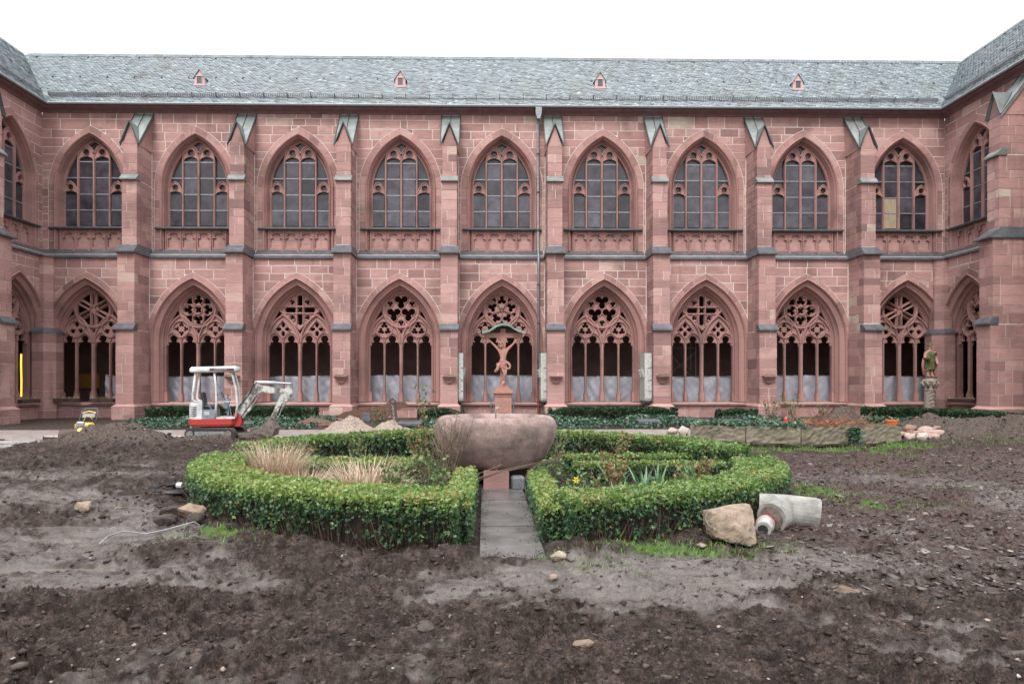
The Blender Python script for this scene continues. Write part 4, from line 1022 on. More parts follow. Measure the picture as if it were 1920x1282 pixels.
NRW, NCL = 640, 680
rows = 2.0*(33.3/2.0)**(np.linspace(0,1,NRW)); tt = np.linspace(-1, 1, NCL)
XX = np.empty((NRW, NCL)); YY = np.repeat(rows[:,None], NCL, 1)
for j, y in enumerate(rows): XX[j] = tt*min(y*.92 + 1.7, 22.5) + .2
hh, sm, wa = ground(XX, YY)
mulch = sstep(2.2, 4.4, XX)*sstep(5.3, 7.2, YY)*(1-sstep(15, 17, YY))*sstep(-.6,.5, gn(XX*.8,YY*.8,91)+.5)*(1-.6*sm)
inner_ = 1-sstep(3.9,4.4,np.hypot(XX-CCX, YY-CCY))
dry = np.clip(sstep(.12,.35,hh)*(YY>12) + .75*sstep(21,22,YY), 0, 1)
def gauss(cx, cy, sx, sy): return np.exp(-(((XX-cx)/sx)**2 + ((YY-cy)/sy)**2))
turf = gauss(1.85,6.75,.75,.14)+gauss(-2.75,7.35,.4,.14)+gauss(8,16.6,2.4,.22)+gauss(4.9,10.2,.5,.35)+gauss(5.2,9.4,.4,.2)+gauss(10.2,16.9,.5,.5)+gauss(9.0,15.9,.35,.2)
turf = sstep(.35,.8,turf + .35*gn(XX*4,YY*4,95))
idx = np.arange(NRW*NCL).reshape(NRW, NCL)
F = np.stack([idx[:-1,:-1], idx[:-1,1:], idx[1:,1:], idx[1:,:-1]], -1).reshape(-1,4)
gnd = npmesh('muddy_ground', np.stack([XX,YY,hh],-1).reshape(-1,3), F, M['mud'], smooth=True,
    attrs=dict(smoothmud=sm.ravel(), mulch=mulch.ravel(), dry=dry.ravel(), turf=turf.ravel()))
tag(gnd, kind='structure')
tm, tnt_, tb_ = _new('plain_soil'); tb_.inputs['Base Color'].default_value = (.09,.07,.06,1); tb_.inputs['Roughness'].default_value = .9
tg = MB().add([(-400,-400,-.35),(400,-400,-.35),(400,400,-.35),(-400,400,-.35)],[(0,1,2,3)]).build('terrain', tm); tag(tg, kind='structure')
# rough ground behind and beside the photographer, at the level of the courtyard
ap = MB()
ap.add([(-22,-14,-.03),(22,-14,-.03),(22,2.05,-.03),(-22,2.05,-.03)],[(0,1,2,3)])
ap.add([(-22,2.05,-.03),(-3.2,2.05,-.03),(-22,22.5,-.03)],[(0,1,2)]); ap.add([(22,2.05,-.03),(22,22.5,-.03),(3.6,2.05,-.03)],[(0,1,2)])
tag(ap.build('bare_ground', tm), kind='structure')
for i, (cx, cy, sx, sy) in enumerate(PUD):
    P = [(cx+sx*1.12*cos(2*pi*k/20), cy+sy*1.12*sin(2*pi*k/20), -.024) for k in range(20)]
    tag(MB().add(P, [tuple(range(20))]).build('puddle', M['water']), kind='structure')

# paths
fp = MB(); R.seed(31)
pw = MB().add([(-.08,6.62,-.05),(.56,6.50,-.05),(.54,10.95,-.05),(-.10,10.95,-.05),(-.08,6.62,.010),(.56,6.50,.010),(.54,10.95,.010),(-.10,10.95,.010)],[(0,3,2,1),(4,5,6,7),(0,1,5,4),(1,2,6,5),(2,3,7,6),(3,0,4,7)]); 
PTH = pw.build('garden_path', M['wet']); tag(PTH, kind='structure')
for y in (8.1, 9.9): MB().box(-.10,.54,y-.006,y+.006,.012,.0135).build('joint', M['seam'], PTH)
x = -19.6; k = 0
pave = MB().box(-17.2,12.6,21.9,24.35,-.06,.004).build('paved_path', M['mortar']); tag(pave, kind='structure')
flags = []
y = 21.92
for rw in range(3):
    y1 = y + .80; x = -17.2 + R.uniform(0,.5)
    while x < 12.2:
        x1 = x + R.uniform(.8,1.4)
        if not (9.6 < x < 12.9): MB().box(x+.012,x1-.012,y+.012,y1-.012,.002,.014+R.uniform(0,.006),R.random()).build('flagstone', M['flag'], pave)
        x = x1
    y = y1
# side path at the left and loose slabs
sp = MB()
sp.add([(-17.4,21.9,.0),(-13.9,21.9,.0),(-12.2,19.2,.0),(-18,18.6,.0),(-21,19.8,.0),(-21,21.9,.0)],[tuple(range(6))])
sp.v = [(a,b,.03) for a,b,c in sp.v]
tag(sp.build('side_path', M['flag']), kind='structure')
def slab(x, y, w, d, rz, z, label, h=.10, m='concrete'):
    o = MB().cbox((0,0,h/2),(w,d,h),bev=.012).build('stone_slab', M[m], loc=(x,y,z), rot=(radians(R.uniform(-2,2)),radians(R.uniform(-2,2)),rz)); tag(o,label,'slab'); return o
slab(-12.4,18.3,2.6,.55,.04,.03,'long pale stone slab lying on the mud before the yellow sweeper')
slab(-12.3,17.2,2.1,.45,-.03,.05,'shorter pale slab nearest the camera at the left path edge', .07)

# clods and pebbles
def ico():
    bm = bmesh.new(); bmesh.ops.create_icosphere(bm, subdivisions=1, radius=1)
    V = np.array([v.co[:] for v in bm.verts]); Fc = np.array([[v.index for v in f.verts] for f in bm.faces]); bm.free(); return V, Fc
IV, IF = ico()
def scatter_lumps(name, x, y, s, mat, tint, flat=.7, parent=None, z=None, rough=.55):
    n = len(x); V = IV[None]*(1 + NR.uniform(-rough, rough, (n, len(IV), 1)))
    V = V*np.stack([s*NR.uniform(.8,1.5,n), s*NR.uniform(.7,1.2,n), s*flat*NR.uniform(.6,1.1,n)],-1)[:,None,:]
    a = NR.uniform(0,2*pi,n); ca, sa = np.cos(a)[:,None], np.sin(a)[:,None]
    X = V[:,:,0]*ca - V[:,:,1]*sa; Y = V[:,:,0]*sa + V[:,:,1]*ca
    if z is None: z = ground(x, y)[0]
    P = np.stack([X + x[:,None], Y + y[:,None], V[:,:,2] + (z - s*.05)[:,None]], -1).reshape(-1,3)
    Fc = (np.arange(n)[:,None,None]*len(IV) + IF[None]).reshape(-1,3)
    return npmesh(name, P, Fc, mat, parent, tint=np.repeat(tint, len(IV)))
n = 22000
yy = 3.2*(15/3.2)**NR.random(n)**1.0; xx = NR.uniform(-1,1,n)*(yy*.80+.6)
_, smk, wk = ground(xx, yy, False); rr = np.hypot(xx-CCX, yy-CCY)
nearh = np.exp(-((rr-4.9)/.35)**2)
keep = (rr > 4.45) & (NR.random(n) < (.22 + .75*(1-smk) + .5*nearh)) & (wk < .3) & ~((np.abs(xx-.22) < .36) & (yy > 6.2) & (yy < 8))
xx, yy = xx[keep], yy[keep]; n = len(xx)
s = .004 + .015*NR.random(n)**2.6; s = s*(1+.06*yy)
big = NR.random(n) < .05; s[big] *= 1.7
tag(scatter_lumps('soil_clods', xx, yy, s, M['clod'], np.where(NR.random(n) < .025, NR.uniform(.9,1,n), NR.uniform(.25,.88,n)), .75), kind='stuff')
n = 3000     # on the mounds
cx_ = NR.choice([-9.3,-7.3,11.2,11.3,14.5,17.5,9.0,-8], n); sx_ = 1.6
xx = cx_ + NR.normal(0,1.5,n); yy = np.where(np.isin(cx_, [11.3]), 22.0, 17.8) + NR.normal(0,1.1,n)
kp = (xx < 20) & (yy < 22.6); xx, yy = xx[kp], yy[kp]; n = len(xx)
tag(scatter_lumps('mound_clods', xx, yy, .012+.035*NR.random(n)**3, M['clod'], np.where(NR.random(n) < .06, NR.uniform(.9,1,n), NR.uniform(.3,.85,n)), .7), kind='stuff')
# bark chips on the right
n = 9000; yy = 5.4*(16/5.4)**NR.random(n); xx = 1.6 + NR.random(n)**.8*(yy*.8)
rr = np.hypot(xx-CCX, yy-CCY); kp = (rr > 4.9) & (NR.random(n) < .3 + .7*sstep(2.2,4.4,xx)); xx, yy = xx[kp], yy[kp]; n = len(xx)
L = (.010+.036*NR.random(n)**2)*(1+.03*yy); Wd = L*NR.uniform(.25,.6,n); a = NR.uniform(0,pi,n); tl = NR.uniform(-.35,.35,n); z = ground(xx,yy)[0] + .008
cs = np.array([[-1,-1],[1,-1],[1.1,.8],[-.8,1]]); px = cs[None,:,0]*L[:,None]; py = cs[None,:,1]*Wd[:,None]; zz = z[:,None] + py*np.sin(tl)[:,None] + px*NR.uniform(-.3,.3,(n,1))
ca, sa = np.cos(a)[:,None], np.sin(a)[:,None]; T_ = np.stack([px*ca-py*sa+xx[:,None], px*sa+py*ca+yy[:,None], zz],-1); B_ = T_.copy(); B_[:,:,2] -= .008
VV = np.concatenate([T_,B_],1).reshape(-1,3); q = np.array([[0,1,2,3],[4,5,1,0],[5,6,2,1],[6,7,3,2],[7,4,0,3]])
tag(npmesh('bark_chips', VV, (np.arange(n)[:,None,None]*8+q[None]).reshape(-1,4), M['bark'], tint=np.repeat(NR.uniform(0,1,n),8)), kind='stuff')

n = 420; yy = NR.uniform(6.6, 10.6, n); xx = np.where(NR.random(n) < .5, -.08, .52) + NR.normal(0,.05,n); k2 = NR.random(n) < .05; xx[k2] = NR.uniform(-.05,.5,k2.sum()); k3 = NR.random(n) < .35; yy[k3] = 6.62 + np.abs(NR.normal(0,.12,k3.sum())); xx[k3] = NR.uniform(-.08,.54,k3.sum())
tag(scatter_lumps('path_crumbs', xx, yy, .003+.010*NR.random(n)**2, M['clod'], NR.uniform(.2,.9,n), .6, z=np.full(n,.012)), kind='stuff')

# ================================================================== PLANTS
def unit(v): return v/np.maximum(np.linalg.norm(v, axis=-1, keepdims=True), 1e-9)
def sprays(P, N, L, tint, fan=3, wid=.5, droop=.15, spread=.75):
    """leaf sprays: fan leaflets from every point, facing roughly along N"""
    n = len(P); rnd = NR.normal(0, 1, (n,3)); D = unit(N*.55 + rnd*.6 + np.array([0,0,.12]))
    S = unit(np.cross(D, NR.normal(0,1,(n,3)) + N)); out = []
    for k in range(fan):
        a = (k - (fan-1)/2)*spread + NR.normal(0,.15,(n,1)); d = D*np.cos(a) + S*np.sin(a); s = unit(S*np.cos(a) - D*np.sin(a))
        l = L[:,None]*(1 - .12*abs(k-(fan-1)/2)); up = unit(np.cross(d, s))
        tip = P + d*l; tip[:,2] -= droop*l[:,0]
        out.append(np.stack([P, P + d*l*.45 + s*l*wid*.5 + up*l*.06, tip, P + d*l*.45 - s*l*wid*.5 + up*l*.06], 1))
    V = np.stack(out, 1).reshape(-1,3); F = np.arange(len(V)).reshape(-1,4)
    return V, F, np.repeat(tint, fan*4)
def blades(P, az, L, w, lean, droop, seg=4, twist=0):
    """curved blades: base points, heading, length, width, start lean from vertical, extra bend to the tip"""
    n = len(P); dx, dy = np.cos(az), np.sin(az); sx, sy = -dy, dx; pos = P.copy(); V = []
    for k in range(seg+1):
        f = k/seg; th = lean + droop*f*f
        ww = w*(1 - f**1.6)*.5 + .0006
        V.append(np.stack([pos[:,0]+sx*ww, pos[:,1]+sy*ww, pos[:,2]],-1)); V.append(np.stack([pos[:,0]-sx*ww, pos[:,1]-sy*ww, pos[:,2]],-1))
        st = L/seg; pos = pos + np.stack([dx*np.sin(th)*st, dy*np.sin(th)*st, np.cos(th)*st],-1)
    V = np.stack(V, 1); m = 2*(seg+1); b = (np.arange(n)*m)[:,None,None]
    q = np.array([[2*k, 2*k+1, 2*k+3, 2*k+2] for k in range(seg)])
    return V.reshape(-1,3), (b + q[None]).reshape(-1,4), m
def stalks(P0, P1, r0, r1):
    """thin three sided stalks between point arrays"""
    d = unit(P1-P0); a = unit(np.cross(d, np.array([.3,.2,1.0]))); b = np.cross(d, a); V = []
    for P, r in ((P0, r0), (P1, r1)):
        r = np.broadcast_to(r, (len(P0),))[:,None]
        for k in range(3): q = 2*pi*k/3; V.append(P + (a*cos(q) + b*sin(q))*r)
    V = np.stack(V,1); n = len(P0); q = np.array([[0,1,4,3],[1,2,5,4],[2,0,3,5]])
    return V.reshape(-1,3), (np.arange(n)[:,None,None]*6 + q[None]).reshape(-1,4), 6
def merge(parts):
    V = []; F = []; T = []; b = 0
    for v, f, t in parts: V.append(v); F.append(f + b); T.append(t); b += len(v)
    return np.concatenate(V), np.concatenate(F), np.concatenate(T)

def hedge(name, line, w, h, label, dens=1700, leaf=.045, mat='hedge', group=None, bare=.5, top=(.66,.90), side=(.10,.50), rag=.05, z0=0, cat='hedge', orange=.5, endround=False):
    """clipped hedge along a centre line: a dark twiggy core with leaf sprays over it"""
    P = np.array(line, float); sg = np.linalg.norm(np.diff(P,axis=0),axis=1); cum = np.concatenate([[0],np.cumsum(sg)]); Lt = cum[-1]
    def at(s):
        x = np.interp(s, cum, P[:,0]); y = np.interp(s, cum, P[:,1]); e = .05
        tx = np.interp(np.minimum(s+e,Lt),cum,P[:,0]) - np.interp(np.maximum(s-e,0),cum,P[:,0]); ty = np.interp(np.minimum(s+e,Lt),cum,P[:,1]) - np.interp(np.maximum(s-e,0),cum,P[:,1])
        q = np.hypot(tx,ty); return x, y, tx/q, ty/q
    def endk(s): 
        if not endround: return 1 - .0*s
        return np.sqrt(np.clip(1-(np.clip(1-np.minimum(s,Lt-s)/(.9),0,1))**2*.85,0,1))
    # core
    ns = max(4, int(Lt/.12)); s = np.linspace(.04, Lt-.04, ns); x,y,tx,ty = at(s); ek = endk(s)
    ring = [(-.33,0),(-.36,.55),(-.31,.84),(0,.90),(.31,.84),(.36,.55),(.33,0)]
    V = []
    for a, b in ring:
        jit = 1 + .09*gn(s*5+a*7, s*0+b*5, 3)
        V.append(np.stack([x - ty*a*w*jit*ek, y + tx*a*w*jit*ek, z0 - .02 + b*h*(1+.05*gn(s*3,s*0+a,5))*ek],-1))
    V = np.stack(V,1); m = len(ring); q = [[i*m+j, (i+1)*m+j, (i+1)*m+j+1, i*m+j+1] for i in range(ns-1) for j in range(m-1)]
    V2 = V.reshape(-1,3); me_V = np.concatenate([V2, V2[:m].mean(0,keepdims=True), V2[-m:].mean(0,keepdims=True)]); 
    mb = MB(); mb.add([tuple(p) for p in me_V], [tuple(f) for f in q] + [(j, j+1, len(V2)) for j in range(m-1)] + [(len(V2)-m+j+1, len(V2)-m+j, len(V2)+1) for j in range(m-1)])
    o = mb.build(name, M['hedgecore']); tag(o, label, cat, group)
    # foliage
    per = 2*h + w; n = int(dens*Lt*per); s = NR.random(n)*Lt; c = NR.random(n)*per
    xb = np.where(c < h, -w/2, np.where(c < h+w, -w/2 + (c-h), w/2)); zb = np.where(c < h, c, np.where(c < h+w, h, c-h-w))
    nx = np.where(c < h, -1., np.where(c < h+w, 0, 1.)); nz = np.where((c>=h)&(c<h+w), 1., 0.)
    # round the shoulders
    ex = np.clip((np.abs(xb)-(w/2-.10))/.10, 0, 1)*np.clip((zb-(h-.10))/.10, 0, 1); xb = xb*(1-.10*ex*.1/w*5); zb = zb - .02*ex + np.where(nz > .5, .035*np.clip(gn(s*3.1, xb*6, 77), -.5, 1), 0)
    x,y,tx,ty = at(s); ek = endk(s)
    bulge = 1 + rag*2*gn(s*2.3, zb*3+nx*7, 11); depth = NR.random(n)**2*.09
    xo = (xb*bulge - nx*depth)*ek; zo = (zb*(1+rag*gn(s*1.7, xb*2, 12)) - nz*depth*.7 + NR.normal(0,.012,n))*ek
    Nn = np.stack([-ty*nx, tx*nx, nz + .25],-1); PT = np.stack([x - ty*xo, y + tx*xo, z0 + np.maximum(zo,.01)],-1)
    # sparse towards the bare feet of the hedge, in clumps
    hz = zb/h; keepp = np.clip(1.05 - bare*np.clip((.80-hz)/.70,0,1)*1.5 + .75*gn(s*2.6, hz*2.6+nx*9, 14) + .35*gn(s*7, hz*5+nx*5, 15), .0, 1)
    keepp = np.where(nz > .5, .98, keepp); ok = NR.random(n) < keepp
    # the two ends
    ne = int(dens*w*h*2*.9)
    PT2 = []; N2 = []; hz2 = []
    for sv, sg_ in ((0,-1),(Lt,1)):
        xx,yy,t1,t2 = at(np.full(ne//2, float(sv))); a = NR.uniform(-w/2,w/2,ne//2)*.95; b = NR.random(ne//2)*h; dp = NR.random(ne//2)**2*.06*-sg_
        PT2.append(np.stack([xx - t2*a + t1*dp, yy + t1*a + t2*dp, z0+b],-1)); N2.append(np.stack([t1*sg_, t2*sg_, 0*b+.2],-1)); hz2.append(b/h)
    PT = np.concatenate([PT[ok]]+PT2); Nn = np.concatenate([Nn[ok]]+N2); hz = np.concatenate([hz[ok]]+hz2); up = np.concatenate([nz[ok]]+[0*q for q in hz2])
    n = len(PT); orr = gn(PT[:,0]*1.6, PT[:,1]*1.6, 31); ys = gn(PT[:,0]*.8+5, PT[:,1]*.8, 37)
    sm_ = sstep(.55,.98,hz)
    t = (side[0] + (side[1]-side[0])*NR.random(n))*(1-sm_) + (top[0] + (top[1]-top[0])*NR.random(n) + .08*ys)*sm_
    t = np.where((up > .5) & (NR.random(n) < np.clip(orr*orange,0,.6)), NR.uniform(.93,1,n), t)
    t = np.where(NR.random(n) < .03, NR.uniform(.85,1,n), t)
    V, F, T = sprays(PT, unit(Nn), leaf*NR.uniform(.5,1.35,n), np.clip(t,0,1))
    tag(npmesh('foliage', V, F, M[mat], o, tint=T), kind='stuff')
    # twigs at the foot
    nt = int(Lt*260*(1 if bare > .3 else .3)); s = NR.random(nt)*Lt; x,y,tx,ty = at(s); a = NR.choice([-1,1],nt)*w*NR.uniform(.32,.50,nt)
    P0 = np.stack([x-ty*a*.8, y+tx*a*.8, 0*x+z0-.02],-1); P1 = P0 + np.stack([NR.normal(0,.05,nt)-ty*a*.15, NR.normal(0,.05,nt)+tx*a*.15, NR.uniform(.15,.42,nt)*h/.5],-1)
    v,f,k = stalks(P0,P1,.005,.0025); tag(npmesh('twigs', v, f, M['twig'], o, tint=np.repeat(NR.uniform(.1,.75,nt),k)), kind='stuff')
    return o
def arcline(a0, a1, r, n=24, cx=CCX, cy=CCY):
    return [(cx + r*cos(radians(a0+(a1-a0)*i/n)), cy + r*sin(radians(a0+(a1-a0)*i/n))) for i in range(n+1)]
G1 = 'clipped hedges of the round flower bed'
RM = CR - .36
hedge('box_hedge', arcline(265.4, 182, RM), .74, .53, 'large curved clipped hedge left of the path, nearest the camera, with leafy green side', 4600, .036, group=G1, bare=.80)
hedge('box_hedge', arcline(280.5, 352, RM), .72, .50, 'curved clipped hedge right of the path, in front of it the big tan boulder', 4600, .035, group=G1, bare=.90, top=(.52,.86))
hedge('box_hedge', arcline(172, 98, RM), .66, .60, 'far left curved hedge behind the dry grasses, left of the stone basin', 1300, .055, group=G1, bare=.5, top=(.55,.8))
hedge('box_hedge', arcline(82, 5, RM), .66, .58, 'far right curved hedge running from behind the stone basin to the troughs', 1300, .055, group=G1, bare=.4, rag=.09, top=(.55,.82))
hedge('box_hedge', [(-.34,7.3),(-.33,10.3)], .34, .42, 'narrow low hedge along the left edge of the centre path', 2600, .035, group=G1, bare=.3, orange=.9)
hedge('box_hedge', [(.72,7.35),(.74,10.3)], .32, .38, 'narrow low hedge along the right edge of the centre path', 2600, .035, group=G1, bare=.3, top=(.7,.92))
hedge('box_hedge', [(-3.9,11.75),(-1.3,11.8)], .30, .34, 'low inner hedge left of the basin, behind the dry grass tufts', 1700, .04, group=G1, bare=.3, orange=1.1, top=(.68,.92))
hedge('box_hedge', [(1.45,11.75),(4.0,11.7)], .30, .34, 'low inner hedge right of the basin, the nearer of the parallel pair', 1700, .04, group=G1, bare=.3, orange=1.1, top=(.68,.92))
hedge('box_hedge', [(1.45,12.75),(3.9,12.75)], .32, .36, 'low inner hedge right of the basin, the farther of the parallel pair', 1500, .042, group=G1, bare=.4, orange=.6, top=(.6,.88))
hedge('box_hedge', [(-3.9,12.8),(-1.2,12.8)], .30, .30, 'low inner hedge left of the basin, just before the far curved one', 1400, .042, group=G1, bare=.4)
G2 = 'dark yew hedges along the foot of the cloister'
hedge('yew_hedge', [(-14.6,30.2),(-7.5,30.4)], .95, .56, 'dark yew hedge behind the excavator', 900, .075, 'yew', G2, .25, (.3,.9),(.05,.6), z0=.02, orange=0, endround=True)
hedge('yew_hedge', [(-3.0,30.0),(-1.1,30.2)], .95, .50, 'short dark yew bush seen just left above the basin rim', 900, .075, 'yew', G2, .25, (.3,.9),(.05,.6), orange=0, endround=True)
hedge('yew_hedge', [(2.7,30.2),(8.2,30.4)], 1.0, .54, 'dark rounded yew hedge right of the basin under the middle windows', 900, .075, 'yew', G2, .25, (.3,.9),(.05,.6), orange=0, endround=True)
hedge('yew_hedge', [(10.1,30.2),(11.7,30.3)], .8, .48, 'small dark yew clump beside the bare rose twigs', 900, .075, 'yew', G2, .25, (.3,.9),(.05,.6), orange=0, endround=True)
hedge('yew_hedge', [(16.6,30.5),(18.3,29.6),(18.9,28.2),(19.1,26),(19.2,22.2)], 1.0, .52, 'long dark yew hedge in front of the right corner and wing', 900, .078, 'yew', G2, .25, (.3,.9),(.05,.6), orange=0, rag=.10)

# garden soil inside the ring
def soilz(x, y): return ground(x, y, False)[0]
n = 1800; r = np.sqrt(NR.random(n))*3.95; a = NR.random(n)*2*pi; xx, yy = CCX+r*np.cos(a), CCY+r*np.sin(a); kp = ~((np.abs(xx-.22) < .4) & (yy < 11)); xx, yy = xx[kp], yy[kp]
tag(scatter_lumps('bed_soil_clods', xx, yy, NR.uniform(.015,.04,len(xx)), M['clod'], NR.uniform(0,.6,len(xx)), .6), kind='stuff')
# low weeds and leaf litter through the beds
n = 8500; r = np.sqrt(NR.random(n))*4.0; a = NR.random(n)*2*pi; xx, yy = CCX+r*np.cos(a), CCY+r*np.sin(a)
kp = ~((xx > -.5) & (xx < .95) & (yy < 11)) & (np.hypot(xx-.13, yy-11.75) > .95) & (gn(xx*1.1,yy*1.1,61) > -.25); xx, yy = xx[kp], yy[kp]; n = len(xx)
V,F,T = sprays(np.stack([xx,yy,NR.random(n)**2*.20+.01],-1), np.tile([0,0,1.],(n,1)), NR.uniform(.03,.075,n), NR.uniform(.15,.9,n), fan=3)
tag(npmesh('bed_weeds', V, F, M['hedge'], tint=T), kind='stuff')

def tuft(name, x, y, n, L, w, mat, label, cat, spread=.25, lean=(.1,.9), droop=(.3,1.2), group=None, z=None, tint=(0,1), seg=4):
    z = soilz(np.array([x]), np.array([y]))[0] if z is None else z
    a = NR.random(n)*2*pi; rr = np.sqrt(NR.random(n))*spread
    P = np.stack([x+rr*np.cos(a), y+rr*np.sin(a), np.full(n, z-.01)],-1); az = a + NR.normal(0,.5,n)
    v,f,m = blades(P-np.array([x,y,0]), az, NR.uniform(.6,1.1,n)*L, np.full(n,w)*NR.uniform(.6,1.2,n), NR.uniform(*lean,n), NR.uniform(*droop,n), seg)
    o = npmesh(name, v, f, M[mat], tint=np.repeat(NR.uniform(*tint,n), m), loc=(x,y,0)); return tag(o, label, cat, group)
g = 'dry ornamental grasses in the left bed'
tuft('dry_grass_clump', -3.35, 10.9, 1300, .82, .011, 'straw', 'larger upright clump of dry straw grass at the left in the round bed', 'grass', .30, (.05,.8),(.3,1.5), g)
tuft('dry_grass_clump', -1.75, 9.9, 1200, .74, .011, 'straw', 'lower arching clump of dry straw grass right of the upright one', 'grass', .30, (.3,1.15),(.4,1.4), g)
tuft('dry_grass_clump', -2.75, 10.3, 500, .55, .009, 'straw', 'small sparse dry grass tuft between the two bigger clumps', 'grass', .30, (.3,1.1),(.4,1.3), g)
g = 'leafy bulb plants in the beds'
for x, y, n, L, lb in ((2.05,11.2,16,.46,'strap leaved plant nearest the inner hedge in the right bed'), (1.15,8.9,22,.34,'strap leaved plant at the near left corner of the right bed'),
    (2.25,10.0,20,.42,'strap leaved plant in the middle of the right bed with pale arching leaves'), (3.0,10.3,14,.36,'strap leaved plant right of the middle one in the right bed'),
    (3.35,11.2,14,.36,'strap leaved plant farthest right near the hedge curve'),(1.75,9.2,14,.3,'small strap leaved plant behind the orange tinted hedge top'),
    (2.7,11.0,9,.3,'thin greyish strap leaved plant in the right bed'),(-2.15,10.6,16,.3,'bluish strap leaved plant between the dry grass clumps'),
    (-2.2,13.3,14,.34,'strap leaved plant before the far left hedge'),(-3.05,9.6,10,.22,'small green bulb leaves at the foot of the dry grass'),(1.9,13.7,16,.34,'strap leaved plant before the far right hedge')):
    tuft('bulb_plant', x, y, int(n*1.3), L*1.45, .042, 'strap', lb, 'plant', .07, (.1,.7),(.3,1.7), g, seg=5)

def rose(x, y, h, nst, nl, label, tint=(0,1), spread=.3, cat='shrub', group=None, mat='rose', leaf=.05, name='rose_bush', bendx=0):
    z = soilz(np.array([x]), np.array([y]))[0]; P0 = []; P1 = []; tips = []; R0 = []; R1 = []
    for k in range(nst):
        a = R.uniform(0,2*pi); p = np.array([R.uniform(-.05,.05), R.uniform(-.05,.05), z]); d = np.array([cos(a)*spread, sin(a)*spread, 1.0])*h/3*R.uniform(.7,1.1); rad = .0075
        for s_ in range(3):
            q = p + d + NR.normal(0,.04,3)*h + np.array([bendx*h*.12*s_,0,0]); P0.append(p); P1.append(q); R0.append(rad); rad *= .78; R1.append(rad)
            tips.append((p,q))
            if s_ > 0:
                for b_ in range(2):
                    e = q + np.array([R.uniform(-.2,.2), R.uniform(-.2,.2), R.uniform(.02,.22)])*h*.8; P0.append(q); P1.append(e); R0.append(rad*.8); R1.append(.001); tips.append((q,e))
            p = q
    v,f,k = stalks(np.array(P0), np.array(P1), np.array(R0), np.array(R1))
    o = npmesh(name, v, f, M['twig'], tint=np.repeat(NR.uniform(.25,1,len(P0)),k), loc=(x,y,0)); tag(o, label, cat, group)
    if nl:
        ix = NR.integers(0, len(tips), nl); t_ = NR.random(nl)[:,None]; A = np.array([t[0] for t in tips])[ix]; B_ = np.array([t[1] for t in tips])[ix]
        V,F,T = sprays(A*(1-t_)+B_*t_, unit(NR.normal(0,1,(nl,3))+[0,0,.4]), NR.uniform(.6,1.2,nl)*leaf, NR.uniform(*tint,nl), fan=3, wid=.6)
        tag(npmesh('leaves', V, F, M[mat], o, tint=T), kind='stuff')
    return o
g = 'rose bushes in the round bed'
for x,y,h,ns,nl,lb,tn in ((-1.35,13.9,.62,10,170,'rose bush with red young leaves before the far left hedge',(.3,1)),(-.75,13.4,.55,9,120,'twiggy rose bush close to the left flank of the basin',(.2,.8)),
    (-2.6,13.8,.5,8,120,'greener rose bush in the far left bed',(0,.7)),(-.95,10.6,.50,13,110,'bare twiggy rose bush before the left flank of the basin',(0,.7)),
    (-1.35,9.6,.42,10,120,'low rose bush with yellow green leaves behind the near left hedge',(.1,.6)),(-.65,9.4,.42,10,150,'low rose bush beside the narrow path hedge at left',(.1,.6)),
    (1.75,9.9,.52,10,200,'rose bush with rusty red leaves in the right bed',(.5,1)),(2.75,9.6,.38,8,120,'low rose bush behind the right curved hedge',(.1,.8)),
    (3.3,10.6,.42,9,140,'rose bush with dark red stems at the right end of the bed',(.4,1)),(1.35,13.7,.55,10,90,'bare rose bush behind the basin at right',(.1,.6)),
    (2.7,13.9,.5,9,140,'rose bush in the far right bed with pinkish leaves',(.3,.9)),(3.5,13.5,.45,8,130,'rightmost rose bush before the far right hedge',(.1,.8)),(-3.3,12.4,.4,8,100,'rose bush at the left gap of the round bed',(.2,.9)),(1.3,9.5,.36,8,110,'small rose bush beside the daffodil',(.1,.6))):
    rose(x,y,h*1.15,ns+3,int(nl*1.7),lb,(tn[0]*.7,tn[1]*.8),group=g)
R.seed(5)
rose(-.62, 10.70, 1.02, 46, 0, 'tall dead grey brown shrub in front of the left side of the basin', spread=.22, name='dead_shrub')
rose(-.35, 10.45, .62, 5, 0, 'long dry flower stalks leaning right below the basin', spread=.15, name='dead_stalks', bendx=6)
# daffodil
d = empty('daffodil', (1.2,9.45,0), 0, 'yellow daffodil flower in the right bed near the path hedge', 'flower')
v,f,m = blades(np.zeros((9,3)), NR.random(9)*6.28, NR.uniform(.2,.32,9), np.full(9,.012), NR.uniform(0,.4,9), NR.uniform(.1,.6,9)); npmesh('leaf', v, f, M['strap'], d, tint=np.repeat(NR.random(9),m))
fm = MB(); yel = simple('daffodil_yellow', (.75,.55,.03), (.85,.65,.05), .5)
for k in range(6): a = k*pi/3; fm.add([(0,-.02,.36),(.03*cos(a-.4),-.03,.36+.03*sin(a-.4)),(.055*cos(a),-.02,.36+.055*sin(a)),(.03*cos(a+.4),-.03,.36+.03*sin(a+.4))],[(0,1,2,3)])
fm.lathe([(.012,0),(.02,.03)],8,(0,-.03,.36)); fm.build('bloom', yel, d)
# shrub with yellow green leaves before the facade, bare twigs at right
rose(-2.55, 27.2, 1.30, 7, 120, 'young shrub with yellow green leaves in front of the cloister, left of the crucifix', (.35,.6), .22, leaf=.10, name='young_shrub')
for i,(x,y,lb) in enumerate(((12.2,29.6,'bare twiggy bush left of centre under the eighth window'),(13.2,29.8,'bare twiggy bush under the eighth window, beside the yew clump'),(14.3,29.3,'low twiggy bush with some green left of the soil heap'),(-4.3,27.5,'dry curled weeds before the rusty beam'))):
    rose(x,y,.95 if i < 2 else .6,26,60,lb,(.1,.7),.45,leaf=.10,name='bare_bush',group='bare bushes along the wall')

